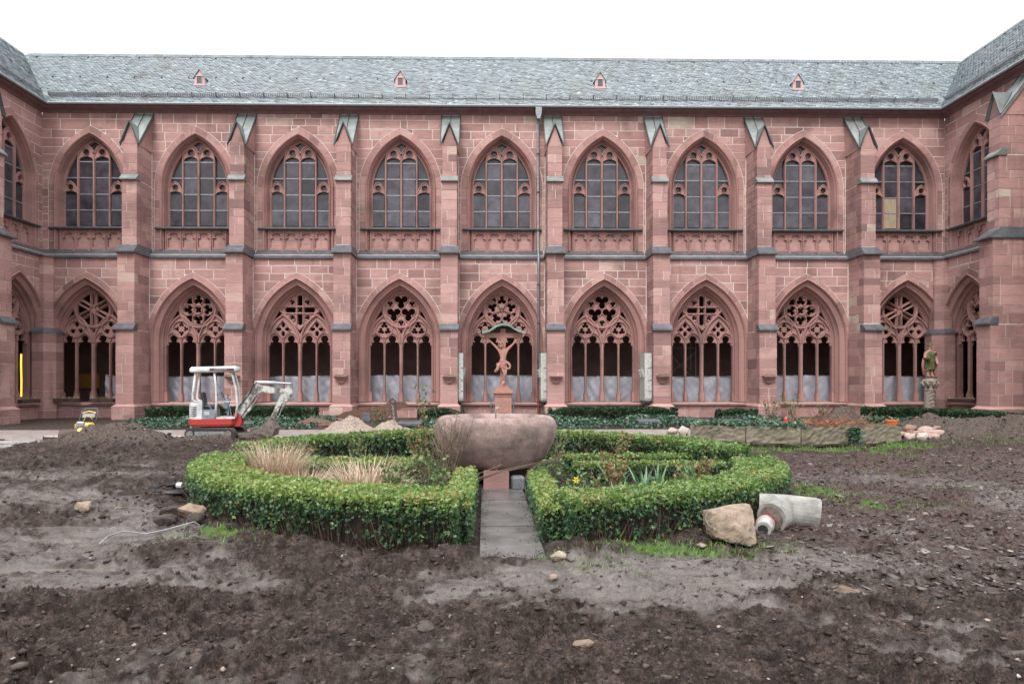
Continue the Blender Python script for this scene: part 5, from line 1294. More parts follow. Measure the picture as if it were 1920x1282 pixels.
# ivy over the beds in front of the cloister
n = 46000; xx = NR.uniform(-15.5, 20.4, n); yy = NR.uniform(24.7, 31.0, n)
m_ = gn(xx*.5, yy*.6, 71) + .35*((xx > 2.2)&(xx < 8.5)) + .30*((xx>8.5)&(yy<29)) + .35*((xx < -6.3)&(xx > -13.5)&(yy>25.3)) - .5*((xx > -6.3)&(xx < -3.0)) - .9*(xx < -14) - .8*((yy>29.6)&(xx<9))
kp = (m_ > -.05) & (np.hypot((xx-.66)/1.2,(yy-30.5)/1.2) > 1) & ~((xx>16)&(yy<24)) & ((xx < 18.3)); xx, yy, m_ = xx[kp], yy[kp], m_[kp]; n = len(xx)
zz = (.05+.22*sstep(0,.8,m_))*NR.random(n)**.5 + .04*gn(xx*2,yy*2,72)+.02
V,F,T = sprays(np.stack([xx,yy,zz],-1), np.tile([0,-.5,.9],(n,1)), NR.uniform(.06,.12,n), NR.uniform(0,1,n)**1.2, fan=2, wid=.85)
tag(npmesh('ivy_ground_cover', V, F, M['ivy'], tint=T), kind='stuff')
# grass patches on the mud
gx=[];gy=[]
for cx,cy,sx,sy,k in ((1.55,6.72,.35,.10,420),(2.2,6.78,.28,.10,330),(2.85,6.95,.2,.08,150),(1.0,6.25,.16,.10,110),(.62,6.55,.12,.08,60),(-2.8,7.35,.28,.14,260),(-2.35,7.0,.2,.12,110),(8.0,16.75,2.6,.18,2400),(10.3,16.9,.35,.3,600),(4.9,10.2,.35,.4,500),(5.6,9.3,.4,.15,260),(9.2,15.6,.3,.2,220),(4.85,11.3,.2,.5,300),(7.3,10.9,.4,.12,80),(6.6,8.2,.3,.1,50),(12.8,17.5,.08,.08,30),(14.1,16.5,.1,.1,40),(11.6,14.2,.12,.1,40),(8.6,8.9,.25,.12,90),(7.9,12.6,.8,.25,150),(.5,6.4,.03,.03,5),(-.25,6.9,.1,.06,60),(1.3,5.9,.05,.05,14)):
    gx.append(cx+NR.normal(0,sx,k)); gy.append(cy+NR.normal(0,sy,k))
gx = np.concatenate(gx); gy = np.concatenate(gy); kp = (np.hypot(gx-CCX,gy-CCY) > 4.5)|(gy>12.5); gx,gy = gx[kp],gy[kp]; n = len(gx); gzv = ground(gx,gy)[0]
sc = .75+.06*gy
v,f,m = blades(np.stack([gx,gy,gzv-.005],-1), NR.random(n)*6.28, NR.uniform(.02,.07,n)*sc, np.full(n,.006)*sc, NR.uniform(.1,1.1,n), NR.uniform(0,1.0,n), 3)
tag(npmesh('grass_patches', v, f, M['grass'], tint=np.repeat(NR.random(n),m)), kind='stuff')

# ================================================================== THINGS IN THE COURTYARD
def tsolid(me_or_mb): return me_or_mb
# ---- stone basin
BA = empty('stone_basin', (.13,11.75,0), 0, 'huge round red sandstone basin on blocks in the middle of the flower bed', 'basin')
prof = [(.50,.16),(.62,.20),(.66,.30)]
MB().lathe([(.50,.10),(.58,.27),(.64,.28)], 48).build('foot', M['wood'], BA, smooth=True)
prof = [(.58,.275),(.65,.28),(.75,.35),(.87,.49),(.98,.68),(1.035,.86),(1.03,.97),(1.0,1.05),(.95,1.10),(.89,1.12),(.83,1.115),(.78,1.09),(.74,1.05),(.70,1.0),(.5,.96)]
bo = MB().lathe(prof, 64); 
bw = bo.build('bowl', None or M['basin'], BA, smooth=True)
MB().lathe([(.0,.985),(.72,.99)],40).build('basin_water', M['water'], BA)
MB().box(-.20,.20,-.86,-.30,-.02,.285,.12).build('support_block', M['stone'], BA)
for k, a in enumerate((30, 150)): MB().cbox((.45*cos(radians(a)),.45*sin(radians(a)),.14),(.36,.36,.32),(0,0,radians(a))).build('support_block', M['stone'], BA)
sp = MB().tube([(0,-.1,.98),(0,-.1,1.21),(.005,-.1,1.245),(.03,-.1,1.262),(.055,-.1,1.245),(.06,-.1,1.22)], .012, 8); sp.build('water_spout', M['steel'], BA, smooth=True)
o = MB().lathe([(.125,0),(.13,.02),(.118,.20),(.105,.215),(.09,.218)], 20).build('round_stone', M['basin'], loc=(.74,10.95,.04), smooth=False); tag(o,'small round red stone drum beside the support of the big basin','stone')
MB().lathe([(.17,-.06),(.16,.0)],14).build('plinth_stone', M['concrete'], o)
o = MB().cbox((0,0,.10),(.20,.22,.22),bev=.03).build('grey_block', simple('speckled_grey', (.05,.055,.065),(.22,.23,.25),.7,60,.3,.004), loc=(.47,10.95,.0), rot=(0,0,.2)); tag(o,'small grey speckled block leaning between the basin support and round stone','block')

# ---- rocks
def rock(name, x, y, sx, sy, sz, rz, tint, label, cat='rock', seed=1, sub=3, rough=.22, blocky=.0, z=None, mat='rock', group=None, tilt=(0,0), sink=.12, parent=None):
    """a broken stone: the hull of scattered points, cut finer and roughened"""
    rr = random.Random(seed); bm = bmesh.new()
    for k in range(18 if sx < .5 else 26):
        p = Vector([rr.gauss(0,1) for _ in range(3)]).normalized()
        q = 2.2 + blocky*8; L = (abs(p.x)**q + abs(p.y)**q + abs(p.z)**q)**(1/q); p = p/L*rr.uniform(.86,1.06); bm.verts.new(p)
    h_ = bmesh.ops.convex_hull(bm, input=bm.verts[:]); bmesh.ops.delete(bm, geom=[v for v in bm.verts if not v.link_faces], context='VERTS')
    bmesh.ops.bevel(bm, geom=bm.edges[:], offset=.06, segments=1, affect='EDGES', profile=.6)
    bmesh.ops.triangulate(bm, faces=bm.faces[:])
    for k in range(sub-1 if sx*sz > .02 else max(0,sub-2)): bmesh.ops.subdivide_edges(bm, edges=[e for e in bm.edges if e.calc_length() > .16], cuts=1, use_grid_fill=True); bmesh.ops.triangulate(bm, faces=bm.faces[:])
    bm.verts.ensure_lookup_table(); bm.verts.index_update()
    V = np.array([v.co[:] for v in bm.verts]); F = np.array([[v.index for v in f.verts] for f in bm.faces]); bm.free()
    V = V/np.abs(V).max(0); s_ = seed*3.7
    nn = fbm(V[:,0]*2.1+s_, V[:,1]*2.1+V[:,2]*1.7, 4, seed)*rough*.5; V = V*(1+nn[:,None]*.7)
    nn2 = gn(V[:,0]*7+s_, V[:,2]*7+V[:,1]*6, seed+5); nn3 = gn(V[:,0]*3+s_, V[:,2]*11, seed+6); V = V*(1+nn2[:,None]*.045+nn3[:,None]*.04)
    V = V*np.array([sx/2, sy/2, sz/2])
    zz = (soilz(np.array([x]),np.array([y]))[0] if z is None else z) + sz*(.5-sink)
    t = np.clip(tint + .10*nn2 + .35*nn, 0, 1)
    o = npmesh(name, V, F, M[mat], parent, tint=t, loc=(x,y,zz)); o.rotation_euler = (tilt[0], tilt[1], rz)
    return tag(o, label, cat, group) if not parent else o
rock('boulder', 2.53, 7.12, .60, .44, .40, .12, .72, 'big tan boulder with flat top before the right curved hedge', seed=34, rough=.20, blocky=.75, sink=.06)
rock('boulder', -3.46, 8.18, .32, .26, .22, .3, .62, 'pale brown boulder leaning against the left end of the curved hedge', seed=9, rough=.2, blocky=.2, sink=.02)
rock('stone', -3.78, 8.35, .34, .25, .17, .5, .12, 'reddish dark stone left of the pale boulder at the hedge', cat='stone', seed=12)
rock('stone', -3.72, 8.05, .30, .2, .16, -.2, .10, 'dark wet stone below the pale boulder at the hedge', cat='stone', seed=13)
rock('stone', -3.33, 7.98, .2, .16, .16, 0, .1, 'dark stone tucked under the hedge, right of the pale boulder', cat='stone', seed=14)
rock('stone', -5.15, 8.93, .25, .17, .15, -.4, .70, 'single pale stone lying on the mud at left', cat='stone', seed=15, blocky=.3)
rock('stone', -4.75, 9.0, .14, .1, .06, .4, .55, 'small flat stone just right of the single pale stone', cat='stone', seed=16)
rock('stone', -3.95, 11.35, .32, .2, .17, -.1, .35, 'grey stone at the left gap of the hedge ring', cat='stone', seed=17)
rock('stone', .66, 6.42, .17, .13, .10, .3, .86, 'pale grey stone at the near end of the garden path', cat='stone', seed=18)
rock('stone', .56, 5.93, .10, .08, .06, .3, .66, 'small tan stone on the mud in front of the path', cat='stone', seed=19)
rock('stone', 2.12, 6.85, .13, .1, .08, .3, .8, 'small pale stone at the left foot of the big boulder', cat='stone', seed=20)
rock('stone', 2.83, 5.30, .30, .17, .11, -.45, .42, 'tilted muddy brown stone alone in the right foreground', cat='stone', seed=21, tilt=(0,.25), sink=.05)
rock('stone', 3.98, 5.5, .22, .12, .06, .1, .1, 'flat dark stone near the right edge of the picture', cat='stone', seed=22)
rock('stone', .62, 4.45, .16, .10, .06, .2, .5, 'flat brownish stone in the middle foreground', cat='stone', seed=23)
rock('stone', -.42, 4.75, .11, .09, .06, .2, .15, 'dark bluish stone in the middle foreground, left of the path', cat='stone', seed=24)
rock('stone', -.4, 4.50, .13, .10, .07, .2, .22, 'dark grey round stone in the middle foreground, below the bluish one', cat='stone', seed=25)
rock('soil_lump', -6.3, 18.6, .75, .35, .30, .2, .16, 'dark upright lump of turf on the mud left of the excavator', cat='soil lump', seed=26, rough=.35)
rock('soil_lump', -4.4, 19.0, .5, .3, .14, .2, .26, 'low dark lump between the excavator track and the hedge', cat='soil lump', seed=27, rough=.35)
# ---- pale concrete pipe elbow and red glazed pipe
CP = MB()
ax = []; r = .215
def cyl(mb, p0, p1, r0, r1=None, n=28, t=.5): mb.tube([p0, p1], [r0, r1 if r1 else r0], n, t)
CPo = empty('concrete_pipe', (3.43,7.95,-.01), 0, 'pale branched concrete pipe block lying right of the boulder', 'pipe')
m1 = MB(); m1.tube([(-.28,.16,.26),(.0,.05,.25),(.36,-.08,.225)], [.20,.215,.215], 28); m1.build('pipe_body', M['concrete'], CPo)
m2 = MB(); m2.tube([(.08,.06,.24),(-.12,-.10,.22),(-.27,-.22,.20)], [.19,.195,.20], 28); o2 = m2.build('pipe_branch', M['concrete'], CPo)
m3 = MB(); m3.tube([(-.268,-.218,.20),(-.285,-.232,.199)], [.155,.155], 24); m3.build('branch_hollow', M['dirtymetal'], CPo)
m4 = MB(); m4.tube([(.34,-.073,.224),(.40,-.094,.215)], [.222,.215], 10); m4.build('broken_end', M['concrete'], CPo)
CPo.scale = (.88,.88,.86)
GP = empty('glazed_pipe', (3.0,7.50,.10), 0, 'short red and white glazed clay pipe between the boulder and concrete pipe', 'pipe')
q = MB(); q.tube([(.14,.26,.02),(.08,.15,.02)],[.10,.105],22); q.build('socket', simple('red_glaze', (.13,.03,.022), (.26,.07,.05), .25, 8), GP, smooth=False)
q = MB(); q.tube([(.085,.16,.02),(.03,.05,.01),(.0,-.0,.0)],[.10,.098,.082],22); q.build('pipe_barrel', simple('scuffed_white_glaze', (.20,.13,.12), (.52,.50,.50), .35, 14), GP)
q = MB(); prof_ = []
for k in range(22):
    pass
q.tube([(.0,0,0),(-.03,-.055,-.003)],[.085,.085],22); q.build('pipe_rim', M['concrete'], GP)
q = MB(); q.tube([(-.028,-.052,-.003),(-.0325,-.060,-.003)],[.055,.055],20); q.build('bore_shade_disc', M['black'], GP)  # solid black disc painted as the dark inside of the pipe

# ---- hose coil and grey cable
hb = MB()
for k in range(5):
    rx, ry = .37-.016*k+R.uniform(-.02,.02), .46-.02*k+R.uniform(-.02,.02); ox, oy = R.uniform(-.02,.02), R.uniform(-.02,.02)
    hb.tube([(ox+rx*cos(2*pi*i/30), oy+ry*sin(2*pi*i/30), .03+.014*(k%3)+.008*sin(i*.9+k)) for i in range(30)], .014, 6, closed=True)
hz_ = soilz(np.array([-4.75]),np.array([10.45]))[0]
o = hb.build('hose_coil', M['black'], loc=(-4.62,10.45,hz_+.01), smooth=True); tag(o,'coil of black hose lying on the mud by the left hedge','hose')
for a in (1.9,.15): MB().tube([(.35*cos(a)-.035,.29*sin(a),.045),(.35*cos(a)+.05,.29*sin(a)-.01,.045)], .045, 8).build('tape_tie', M['white'], o)
pts = [(-4.03,7.26),(-4.1,7.55),(-4.02,7.72),(-3.8,7.78),(-3.55,7.78),(-3.3,7.84),(-3.15,7.98)]
pts3 = [(x,y,float(ground(np.array([x]),np.array([y]))[0][0])+.03+(.04 if 0<i<3 else 0)) for i,(x,y) in enumerate(pts)]
o = MB().tube(pts3, .008, 6).build('cable', M['iron'], smooth=True); tag(o,'grey cable sticking out of the mud and running to the hedge boulders','cable')

# ---- mini excavator
EX = empty('mini_excavator', (-8.12,20.78,.02), 0, 'small white and red tracked excavator parked left of the flower bed', 'excavator')
def trackmb(y0, y1):
    mb = MB(); P = []
    for k in range(13): a = pi/2 + pi*k/12; P.append((-.50+.155*cos(a), .155+.155*sin(a)))
    for k in range(13): a = -pi/2 + pi*k/12; P.append((.60+.155*cos(a), .155+.155*sin(a)))
    mb.prism(P, y0, y1); return mb
for y0,y1 in ((-.58,-.33),(.33,.58)):
    tr = trackmb(y0,y1).build('track', M['black'], EX)
    lug = MB()
    for k in range(22):
        x = -.5 + 1.1*k/21; lug.box(x-.012,x+.012,y0-.005,y1+.005,-.012,.0); lug.box(x-.012,x+.012,y0-.005,y1+.005,.308,.324)
    for k in range(1,8):
        for cx,sg in ((-.5,-1),(.6,1)): a = pi/2-pi*k/8; lug.cbox((cx+sg*.162*cos(a), (y0+y1)/2, .155+.162*sin(a)),(.016,y1-y0+.01,.024),(0,-a*sg if sg>0 else a,0))
    lug.build('track_lugs', M['dirtymetal'], tr)
    yo = y0-.02 if y0 < 0 else y1+.0
    MB().box(-.36,.50,yo,yo+.02,.03,.235).build('track_frame', M['steel'], tr)
    MB().tube([(-.5,yo+.02,.15),(-.5,yo-.015,.15)],.10,18).build('idler_wheel', M['steel'], tr)
    MB().tube([(.6,yo+.02,.155),(.6,yo-.01,.155)],.10,14).build('sprocket', M['dirtymetal'], tr)
MB().box(-.35,.45,-.33,.33,.14,.30).build('undercarriage', M['dirtymetal'], EX)
MB().lathe([(.30,.29),(.30,.37)],24,(0,0,0)).build('slew_ring', M['black'], EX)
bl = MB(); bl.prism([(1.16,.02),(1.22,.05),(1.24,.16),(1.20,.30),(1.15,.31),(1.19,.17),(1.14,.06)], -.5, .5); bl.box(.55,1.17,-.3,-.22,.10,.17); bl.box(.55,1.17,.22,.3,.10,.17)
bl.build('dozer_blade', M['dirtymetal'], EX)
H_ = empty('x',(0,0,0)); bpy.data.objects.remove(H_)
ANG = radians(14)
def hb_(mb): mb.rotz(ANG); return mb
bodyp = [(-.42-.30*cos(radians(a)), .49*sin(radians(a))*-1) for a in range(-90,91,15)] + [(.50,-.46),(.62,-.30),(.62,.30),(.50,.46)]
bodyp = bodyp[::1]
ar = sum(bodyp[i][0]*bodyp[(i+1)%len(bodyp)][1]-bodyp[(i+1)%len(bodyp)][0]*bodyp[i][1] for i in range(len(bodyp)))
if ar < 0: bodyp = bodyp[::-1]
b_ = MB(); b_.prismz([(x*.94,y*.94) for x,y in bodyp], .37, .42); b_.prismz(bodyp, .42, .585); hb_(b_).build('lower_body', M['redpaint'], EX)
cov = [(x*.97,y*.97) for x,y in bodyp if x < -.30]
cov += []
c_ = MB(); cc = [(-.42-.28*cos(radians(a)), -.46*sin(radians(a))) for a in range(-90,91,15)] + [(-.30,-.46),(-.30,.46)]
ar = sum(cc[i][0]*cc[(i+1)%len(cc)][1]-cc[(i+1)%len(cc)][0]*cc[i][1] for i in range(len(cc)))
if ar < 0: cc = cc[::-1]
c_.prismz(cc, .587, 1.02); c_.prismz([(-.36+(x+.36)*.93,y*.93) for x,y in cc], 1.02, 1.07); hb_(c_).build('engine_cover', M['white'], EX)
lv = MB()
for k in range(6): lv.box(-.60,-.44,-.462,-.452,.68+k*.05,.70+k*.05)
hb_(lv).build('vent', M['seam'], EX)
hb_(MB().box(-.30,.08,-.455,.42,.587,.86)).build('side_panel', M['greypaint'], EX)
hb_(MB().box(-.24,-.10,-.462,-.455,.70,.80)).build('service_label', M['white'], EX)
hb_(MB().box(.08,.60,-.45,.42,.587,.635)).build('cab_floor', M['white'], EX)
st_ = MB(); st_.cbox((-.10,-.02,.93),(.42,.44,.12),(0,radians(-4),0),bev=.03); st_.cbox((-.30,-.02,1.15),(.10,.42,.42),(0,radians(-10),0),bev=.03); hb_(st_).build('seat', M['black'], EX)
hb_(MB().cbox((-.08,-.02,.865),(.30,.36,.05))).build('seat_base', M['greypaint'], EX)
cn_ = MB(); cn_.cbox((.32,.05,1.02),(.14,.34,.30),(0,radians(12),0),bev=.02); cn_.tube([(.36,.0,.62),(.34,.02,.95)],.04,6); hb_(cn_).build('control_console', M['greypaint'], EX)
lvr = MB(); lvr.tube([(.28,-.02,1.12),(.22,-.04,1.28),(.17,-.05,1.36)],.014,6); hb_(lvr).build('control_lever', M['black'], EX)
lvr = MB(); lvr.tube([(.34,.16,1.12),(.34,.17,1.30)],.014,6); hb_(lvr).build('control_lever', M['black'], EX)
hb_(MB().tube([(-.28,-.40,.87),(-.28,-.40,1.05),(-.16,-.40,1.05),(-.05,-.40,.87)],.014,6)).build('grab_handle', M['greypaint'], EX)
hb_(MB().tube([(.12,-.40,1.085),(.62,-.36,1.085)],.016,6)).build('hand_rail', M['white'], EX)
hb_(MB().tube([(.50,-.38,.64),(.42,-.38,1.08)],.012,6)).build('travel_lever', M['greypaint'], EX)
for p in ([(-.30,-.38,1.08),(-.50,-.40,1.10),(-.56,-.41,1.16),(-.55,-.42,1.3),(-.47,-.44,1.95)],
          [(-.30,.38,1.08),(-.50,.40,1.10),(-.56,.41,1.16),(-.55,.42,1.3),(-.47,.44,1.95)],
          [(.06,-.44,.62),(.09,-.44,1.1),(.07,-.44,1.6),(.03,-.44,1.97)],
          [(.62,-.38,.62),(.66,-.38,1.0),(.62,-.39,1.45),(.54,-.40,1.80),(.46,-.40,1.97)],
          [(.62,.38,.62),(.66,.38,1.0),(.62,.39,1.45),(.54,.40,1.80),(.46,.40,1.97)]):
    hb_(MB().tube(p, .033, 8)).build('canopy_post', M['white'], EX, smooth=True)
cp = MB()
R0 = [(-.62,-.54),(.66,-.54),(.66,.54),(-.62,.54)]
def ringz(s, z, dz=0): return [(x*s+ .0, y*s, z + (dz if x > 0 else -dz)) for x,y in R0]
rr_ = ringz(.96,1.955,.02)+ringz(1.0,1.99,.02)+ringz(1.0,2.05,.02)+ringz(.93,2.115,.02)
cp.add(rr_, [(3,2,1,0)]+[(k*4+i,k*4+(i+1)%4,k*4+4+(i+1)%4,k*4+4+i) for k in range(3) for i in range(4)]+[(12,13,14,15)])
hb_(cp).build('canopy', M['dirtywhite'] if False else M['white'], EX)
hb_(MB().box(-.08,.58,-.548,-.538,1.995,2.062)).build('canopy_trim', M['wood'], EX)
tx = bpy.data.curves.new('maker_lettering','FONT'); tx.body = 'TAKEUCHI'; tx.size = .072; tx.extrude = .001; to = bpy.data.objects.new('maker_lettering', tx); C.objects.link(to)
dg = bpy.context.evaluated_depsgraph_get(); tme = bpy.data.meshes.new_from_object(to.evaluated_get(dg)); bpy.data.objects.remove(to)
tob = bpy.data.objects.new('maker_lettering', tme); C.objects.link(tob); tob.parent = EX; tme.materials.append(M['white'])
tob.rotation_euler = (radians(90),0,ANG); px_,py_ = .04,-.552; tob.location = (px_*cos(ANG)-py_*sin(ANG), px_*sin(ANG)+py_*cos(ANG), 2.008)
br = MB(); br.prism([(.56,.34),(.78,.36),(.84,.50),(.80,.62),(.70,.78),(.62,.74),(.54,.60)], -.16,-.10); br.prism([(.56,.34),(.78,.36),(.84,.50),(.80,.62),(.70,.78),(.62,.74),(.54,.60)], .02,.08)
br.box(.50,.78,-.10,.02,.36,.42); br.box(.50,.70,-.10,.02,.55,.60); br.build('swing_bracket', M['redpaint'], EX)
MB().tube([(.22,-.36,.50),(.50,-.22,.48)],.035,8).tube([(.45,-.26,.48),(.62,-.16,.47)],.018,6).build('swing_cylinder', M['steel'], EX)
yb0, yb1 = -.09, .01
bm_ = MB(); bm_.prism([(.62,.68),(.72,.60),(.80,.66),(1.24,1.28),(1.34,1.34),(2.02,1.33),(2.08,1.38),(2.06,1.46),(1.80,1.50),(1.30,1.58),(1.14,1.54),(1.02,1.36)], yb0, yb1)
bm_.build('boom', M['dirtywhite'], EX)
dp_ = MB(); dp_.prism([(2.18,1.58),(2.30,1.60),(2.31,1.30),(2.22,1.16),(2.09,1.06),(1.98,1.00),(1.76,.56),(1.65,.60),(1.88,1.10),(1.99,1.38)], yb0+.015, yb1-.015); dp_.build('stick', M['dirtywhite'], EX)
c1 = MB().tube([(1.24,-.04,1.66),(1.80,-.04,1.645)],.042,10).build('stick_cylinder', M['white'], EX, smooth=True); MB().tube([(1.80,-.04,1.645),(2.26,-.04,1.62)],.022,8).build('cylinder_rod', M['steel'], c1)
MB().prism([(1.16,1.54),(1.30,1.56),(1.27,1.70),(1.20,1.70)], yb0+.02, yb1-.02).build('cylinder_lug', M['dirtywhite'], c1)
c2 = MB().tube([(.82,-.04,.58),(1.08,-.04,.92)],.042,10).build('boom_cylinder', M['dirtywhite'], EX, smooth=True); MB().tube([(1.08,-.04,.92),(1.34,-.04,1.28)],.022,8).build('cylinder_rod', M['steel'], c2)
c3 = MB().tube([(2.10,-.04,1.10),(1.97,-.04,.82)],.032,10).build('bucket_cylinder', M['dirtywhite'], EX, smooth=True); MB().tube([(1.97,-.04,.82),(1.88,-.04,.62)],.018,8).build('cylinder_rod', M['steel'], c3)
lk = MB().tube([(1.88,-.04,.62),(1.74,-.04,.44)],.03,6).tube([(1.88,.02,.62),(1.70,.02,.64)],.022,6).tube([(1.66,-.10,.60),(1.66,.02,.60)],.04,10); lk.build('bucket_link', M['dirtymetal'], EX)
bk = MB(); S_ = [(1.66,.60),(1.78,.46),(1.86,.30),(1.80,.10),(1.62,.02),(1.40,.03),(1.26,.10),(1.20,.22),(1.24,.23),(1.34,.12),(1.50,.08),(1.68,.12),(1.76,.26),(1.70,.40),(1.60,.48)]
bk.prism(S_, -.30,.22); sd = [(1.66,.60),(1.78,.46),(1.86,.30),(1.80,.10),(1.62,.02),(1.40,.03),(1.20,.22),(1.45,.34)]
bk.prism(sd,-.32,-.295); bk.prism(sd,.215,.24); B_o = bk.build('bucket', M['dirtymetal'], EX)
for y in (-.26,-.10,.06,.18): MB().prism([(1.24,.16),(1.24,.24),(1.12,.22)], y-.025,y+.025).build('bucket_tooth', M['steel'], B_o)
rock('bucket_soil', 1.48,-.04,.42,.44,.22,0,.35,None,seed=30,z=.12,parent=EX)
hs = MB()
for k in range(3): hs.tube([(.60,-.12+.03*k,.75),(.78,-.13+.03*k,.98),(1.02,-.12+.03*k,1.28),(1.16,-.11+.03*k,1.55),(1.26,-.10+.03*k,1.66)],.011,5)
hs.build('hydraulic_hoses', M['black'], EX)

# ---- yellow walk-behind sweeper
SW = empty('power_sweeper', (-11.45,19.85,.05), radians(8), 'yellow walk-behind power sweeper with a dark brush roll at left', 'sweeper')
MB().cbox((0,.05,.36),(.42,.36,.24),bev=.05).build('engine_housing', M['yellow'], SW)
MB().cbox((-.04,-.12,.44),(.22,.10,.16),bev=.03).build('engine_cover', M['steel'], SW)
MB().cbox((-.04,-.15,.32),(.26,.06,.10),bev=.02).build('engine_grille', M['dirtymetal'], SW)
MB().tube([(-.22,.2,.45),(-.22,.42,.78),(-.16,.45,.86),(.16,.45,.86),(.22,.42,.78),(.22,.2,.45)],.018,7).build('handlebar', M['seam'], SW, smooth=True)
MB().cbox((0,.34,.66),(.36,.06,.16),(radians(-25),0,0),bev=.02).build('dashboard', M['seam'], SW)
MB().tube([(-.18,.36,.74),(0,.37,.79),(.18,.36,.74)],.02,6).build('control_bar', M['yellow'], SW)
MB().tube([(-.12,.28,.52),(-.05,.27,.66),(.05,.28,.64),(.10,.3,.56)],.010,5).build('throttle_cable', M['yellow'], SW)
for s in (-1,1): w_ = MB().tube([(s*.24,.1,.15),(s*.32,.1,.15)],.15,18).build('wheel', M['black'], SW); MB().tube([(s*.235,.1,.15),(s*.325,.1,.15)],.07,12).build('rim', M['steel'], w_)
MB().tube([(-.42,-.42,.16),(.05,-.42,.16)],.17,20).build('brush_roll', M['wood'], SW)
MB().tube([(.05,-.42,.17),(.17,-.42,.17)],.19,20).build('brush_guard', M['yellow'], SW)
MB().box(-.02,.06,-.35,.0,.18,.26).build('brush_arm', M['yellow'], SW)

# ---- sand heaps
def heap(x,y,rx,ry,h,label,seed,mat='sand',z=.02,cat='sand heap'):
    n1,n2 = 26,56; V=[];
    for i in range(n1):
        f = i/(n1-1)
        for j in range(n2):
            a = 2*pi*j/n2; V.append((f,a))
    V = np.array(V); f,a = V[:,0],V[:,1]; rxx = 1+.16*gn(np.cos(a)*1.5+seed,np.sin(a)*1.5,seed); X = f*np.cos(a)*rx*rxx; Y = f*np.sin(a)*ry*rxx
    Z = h*np.clip(1-f**.95,0,1)*(1+.5*gn(X*1.6+seed,Y*1.6,seed)) + .10*gn(X*4,Y*4,seed+1)*(1-f) + .05*gn(X*10,Y*10,seed+2)*(1-f*.6) - .02*f
    F = np.array([[i*n2+j,i*n2+(j+1)%n2,(i+1)*n2+(j+1)%n2,(i+1)*n2+j] for i in range(n1-1) for j in range(n2)])
    o = npmesh('sand_heap', np.stack([X,Y,Z],-1), F, M[mat], tint=np.full(len(X),.5), smooth=True, loc=(x,y,z)); return tag(o,label,cat)
heap(-4.65,23.2,.98,.75,.54,'larger pale sand heap behind the round hedge, left of the basin',3)
heap(-3.25,23.3,.85,.65,.36,'smaller pale sand heap right of the larger one',8)

# ---- stone troughs, graves, rubble on the right
def trough(name, p0, p1, depth, h, z, label, t=.09, mossy=True, fill=True):
    tn = R.uniform(.05,.75)
    L = sqrt((p1[0]-p0[0])**2+(p1[1]-p0[1])**2); a = atan2(p1[1]-p0[1], p1[0]-p0[0])
    def wob(mb):
        mb.v = [(x+.012*sin(z_*31+y_*17), y_+.015*sin(x*7+z_*9), z_+.012*sin(x*5+1.3)) for x,y_,z_ in mb.v]; return mb
    o = empty(name, (p0[0],p0[1],z), a, label, 'trough')
    fw = MB(); n = max(3,int(L/.25))
    for i in range(n): fw.box(L*i/n, L*(i+1)/n, 0, t, .02, h)
    V_ = []; nx_, nz_ = int(L/.06), 8
    for i in range(nx_+1):
        for j in range(nz_+1): x,z2 = L*i/nx_, .0+h*j/nz_; V_.append((x, -.012+.022*float(gn(x*6+p0[0],z2*6,5))+.026*float(gn(x*11,z2*11,6))+(.04*(j==0)), z2+.012*float(gn(x*4,z2,7))))
    f2 = MB(); f2.add(V_, [(i*(nz_+1)+j,(i+1)*(nz_+1)+j,(i+1)*(nz_+1)+j+1,i*(nz_+1)+j+1) for i in range(nx_) for j in range(nz_)], tn)
    b2 = len(f2.v); top = [(L*i/nx_, t, h-.01) for i in range(nx_+1)]
    f2.v += top; f2.t += [1.0]*len(top)
    for i in range(nx_): f2.f.append((i*(nz_+1)+nz_, (i+1)*(nz_+1)+nz_, b2+i+1, b2+i)); f2.m.append(0)
    f2.add([(0,t,0),(L,t,0),(L,t,h-.01),(0,t,h-.01)],[(1,0,3,2)],.4)
    f2.build('front_wall', M['trough'], o)
    wob(MB().box(0,L,depth-t,depth,.0,h,.6)).build('back_wall', M['trough'], o)
    wob(MB().box(-.005,t,.0,depth,.0,h-.006,.6)).build('end_wall', M['trough'], o); wob(MB().box(L-t,L+.005,.0,depth,.0,h-.006,.6)).build('end_wall', M['trough'], o)
    MB().box(t,L-t,t,depth-t,h-.22,h-.12).build('soil_fill', M['clod'], o)
    for k in (0,1): MB().cbox((L*(.2+.6*k),depth/2,-.04),(.3,.35,.12)).build('foot_block', M['brickred'], o)
    return o
trough('stone_trough',(7.88,17.30),(9.30,17.55),.62,.48,.06,'mossy stone trough segment in the middle of the trough row')
trough('stone_trough',(9.33,17.56),(10.72,17.82),.62,.48,.05,'rightmost mossy stone trough with clean squared end beside the rubble')
trough('stone_trough',(6.75,18.0),(7.82,17.25),.62,.48,.06,'mossy stone trough left of the middle, its top hidden by ivy')
trough('stone_trough',(5.55,18.9),(6.72,18.02),.62,.46,.06,'leftmost stone trough, cracked and mostly behind the far right hedge')
trough('stone_trough',(8.1,19.6),(10.6,19.9),.6,.36,.14,'long pale rimmed trough behind the pile of dead fern stalks')
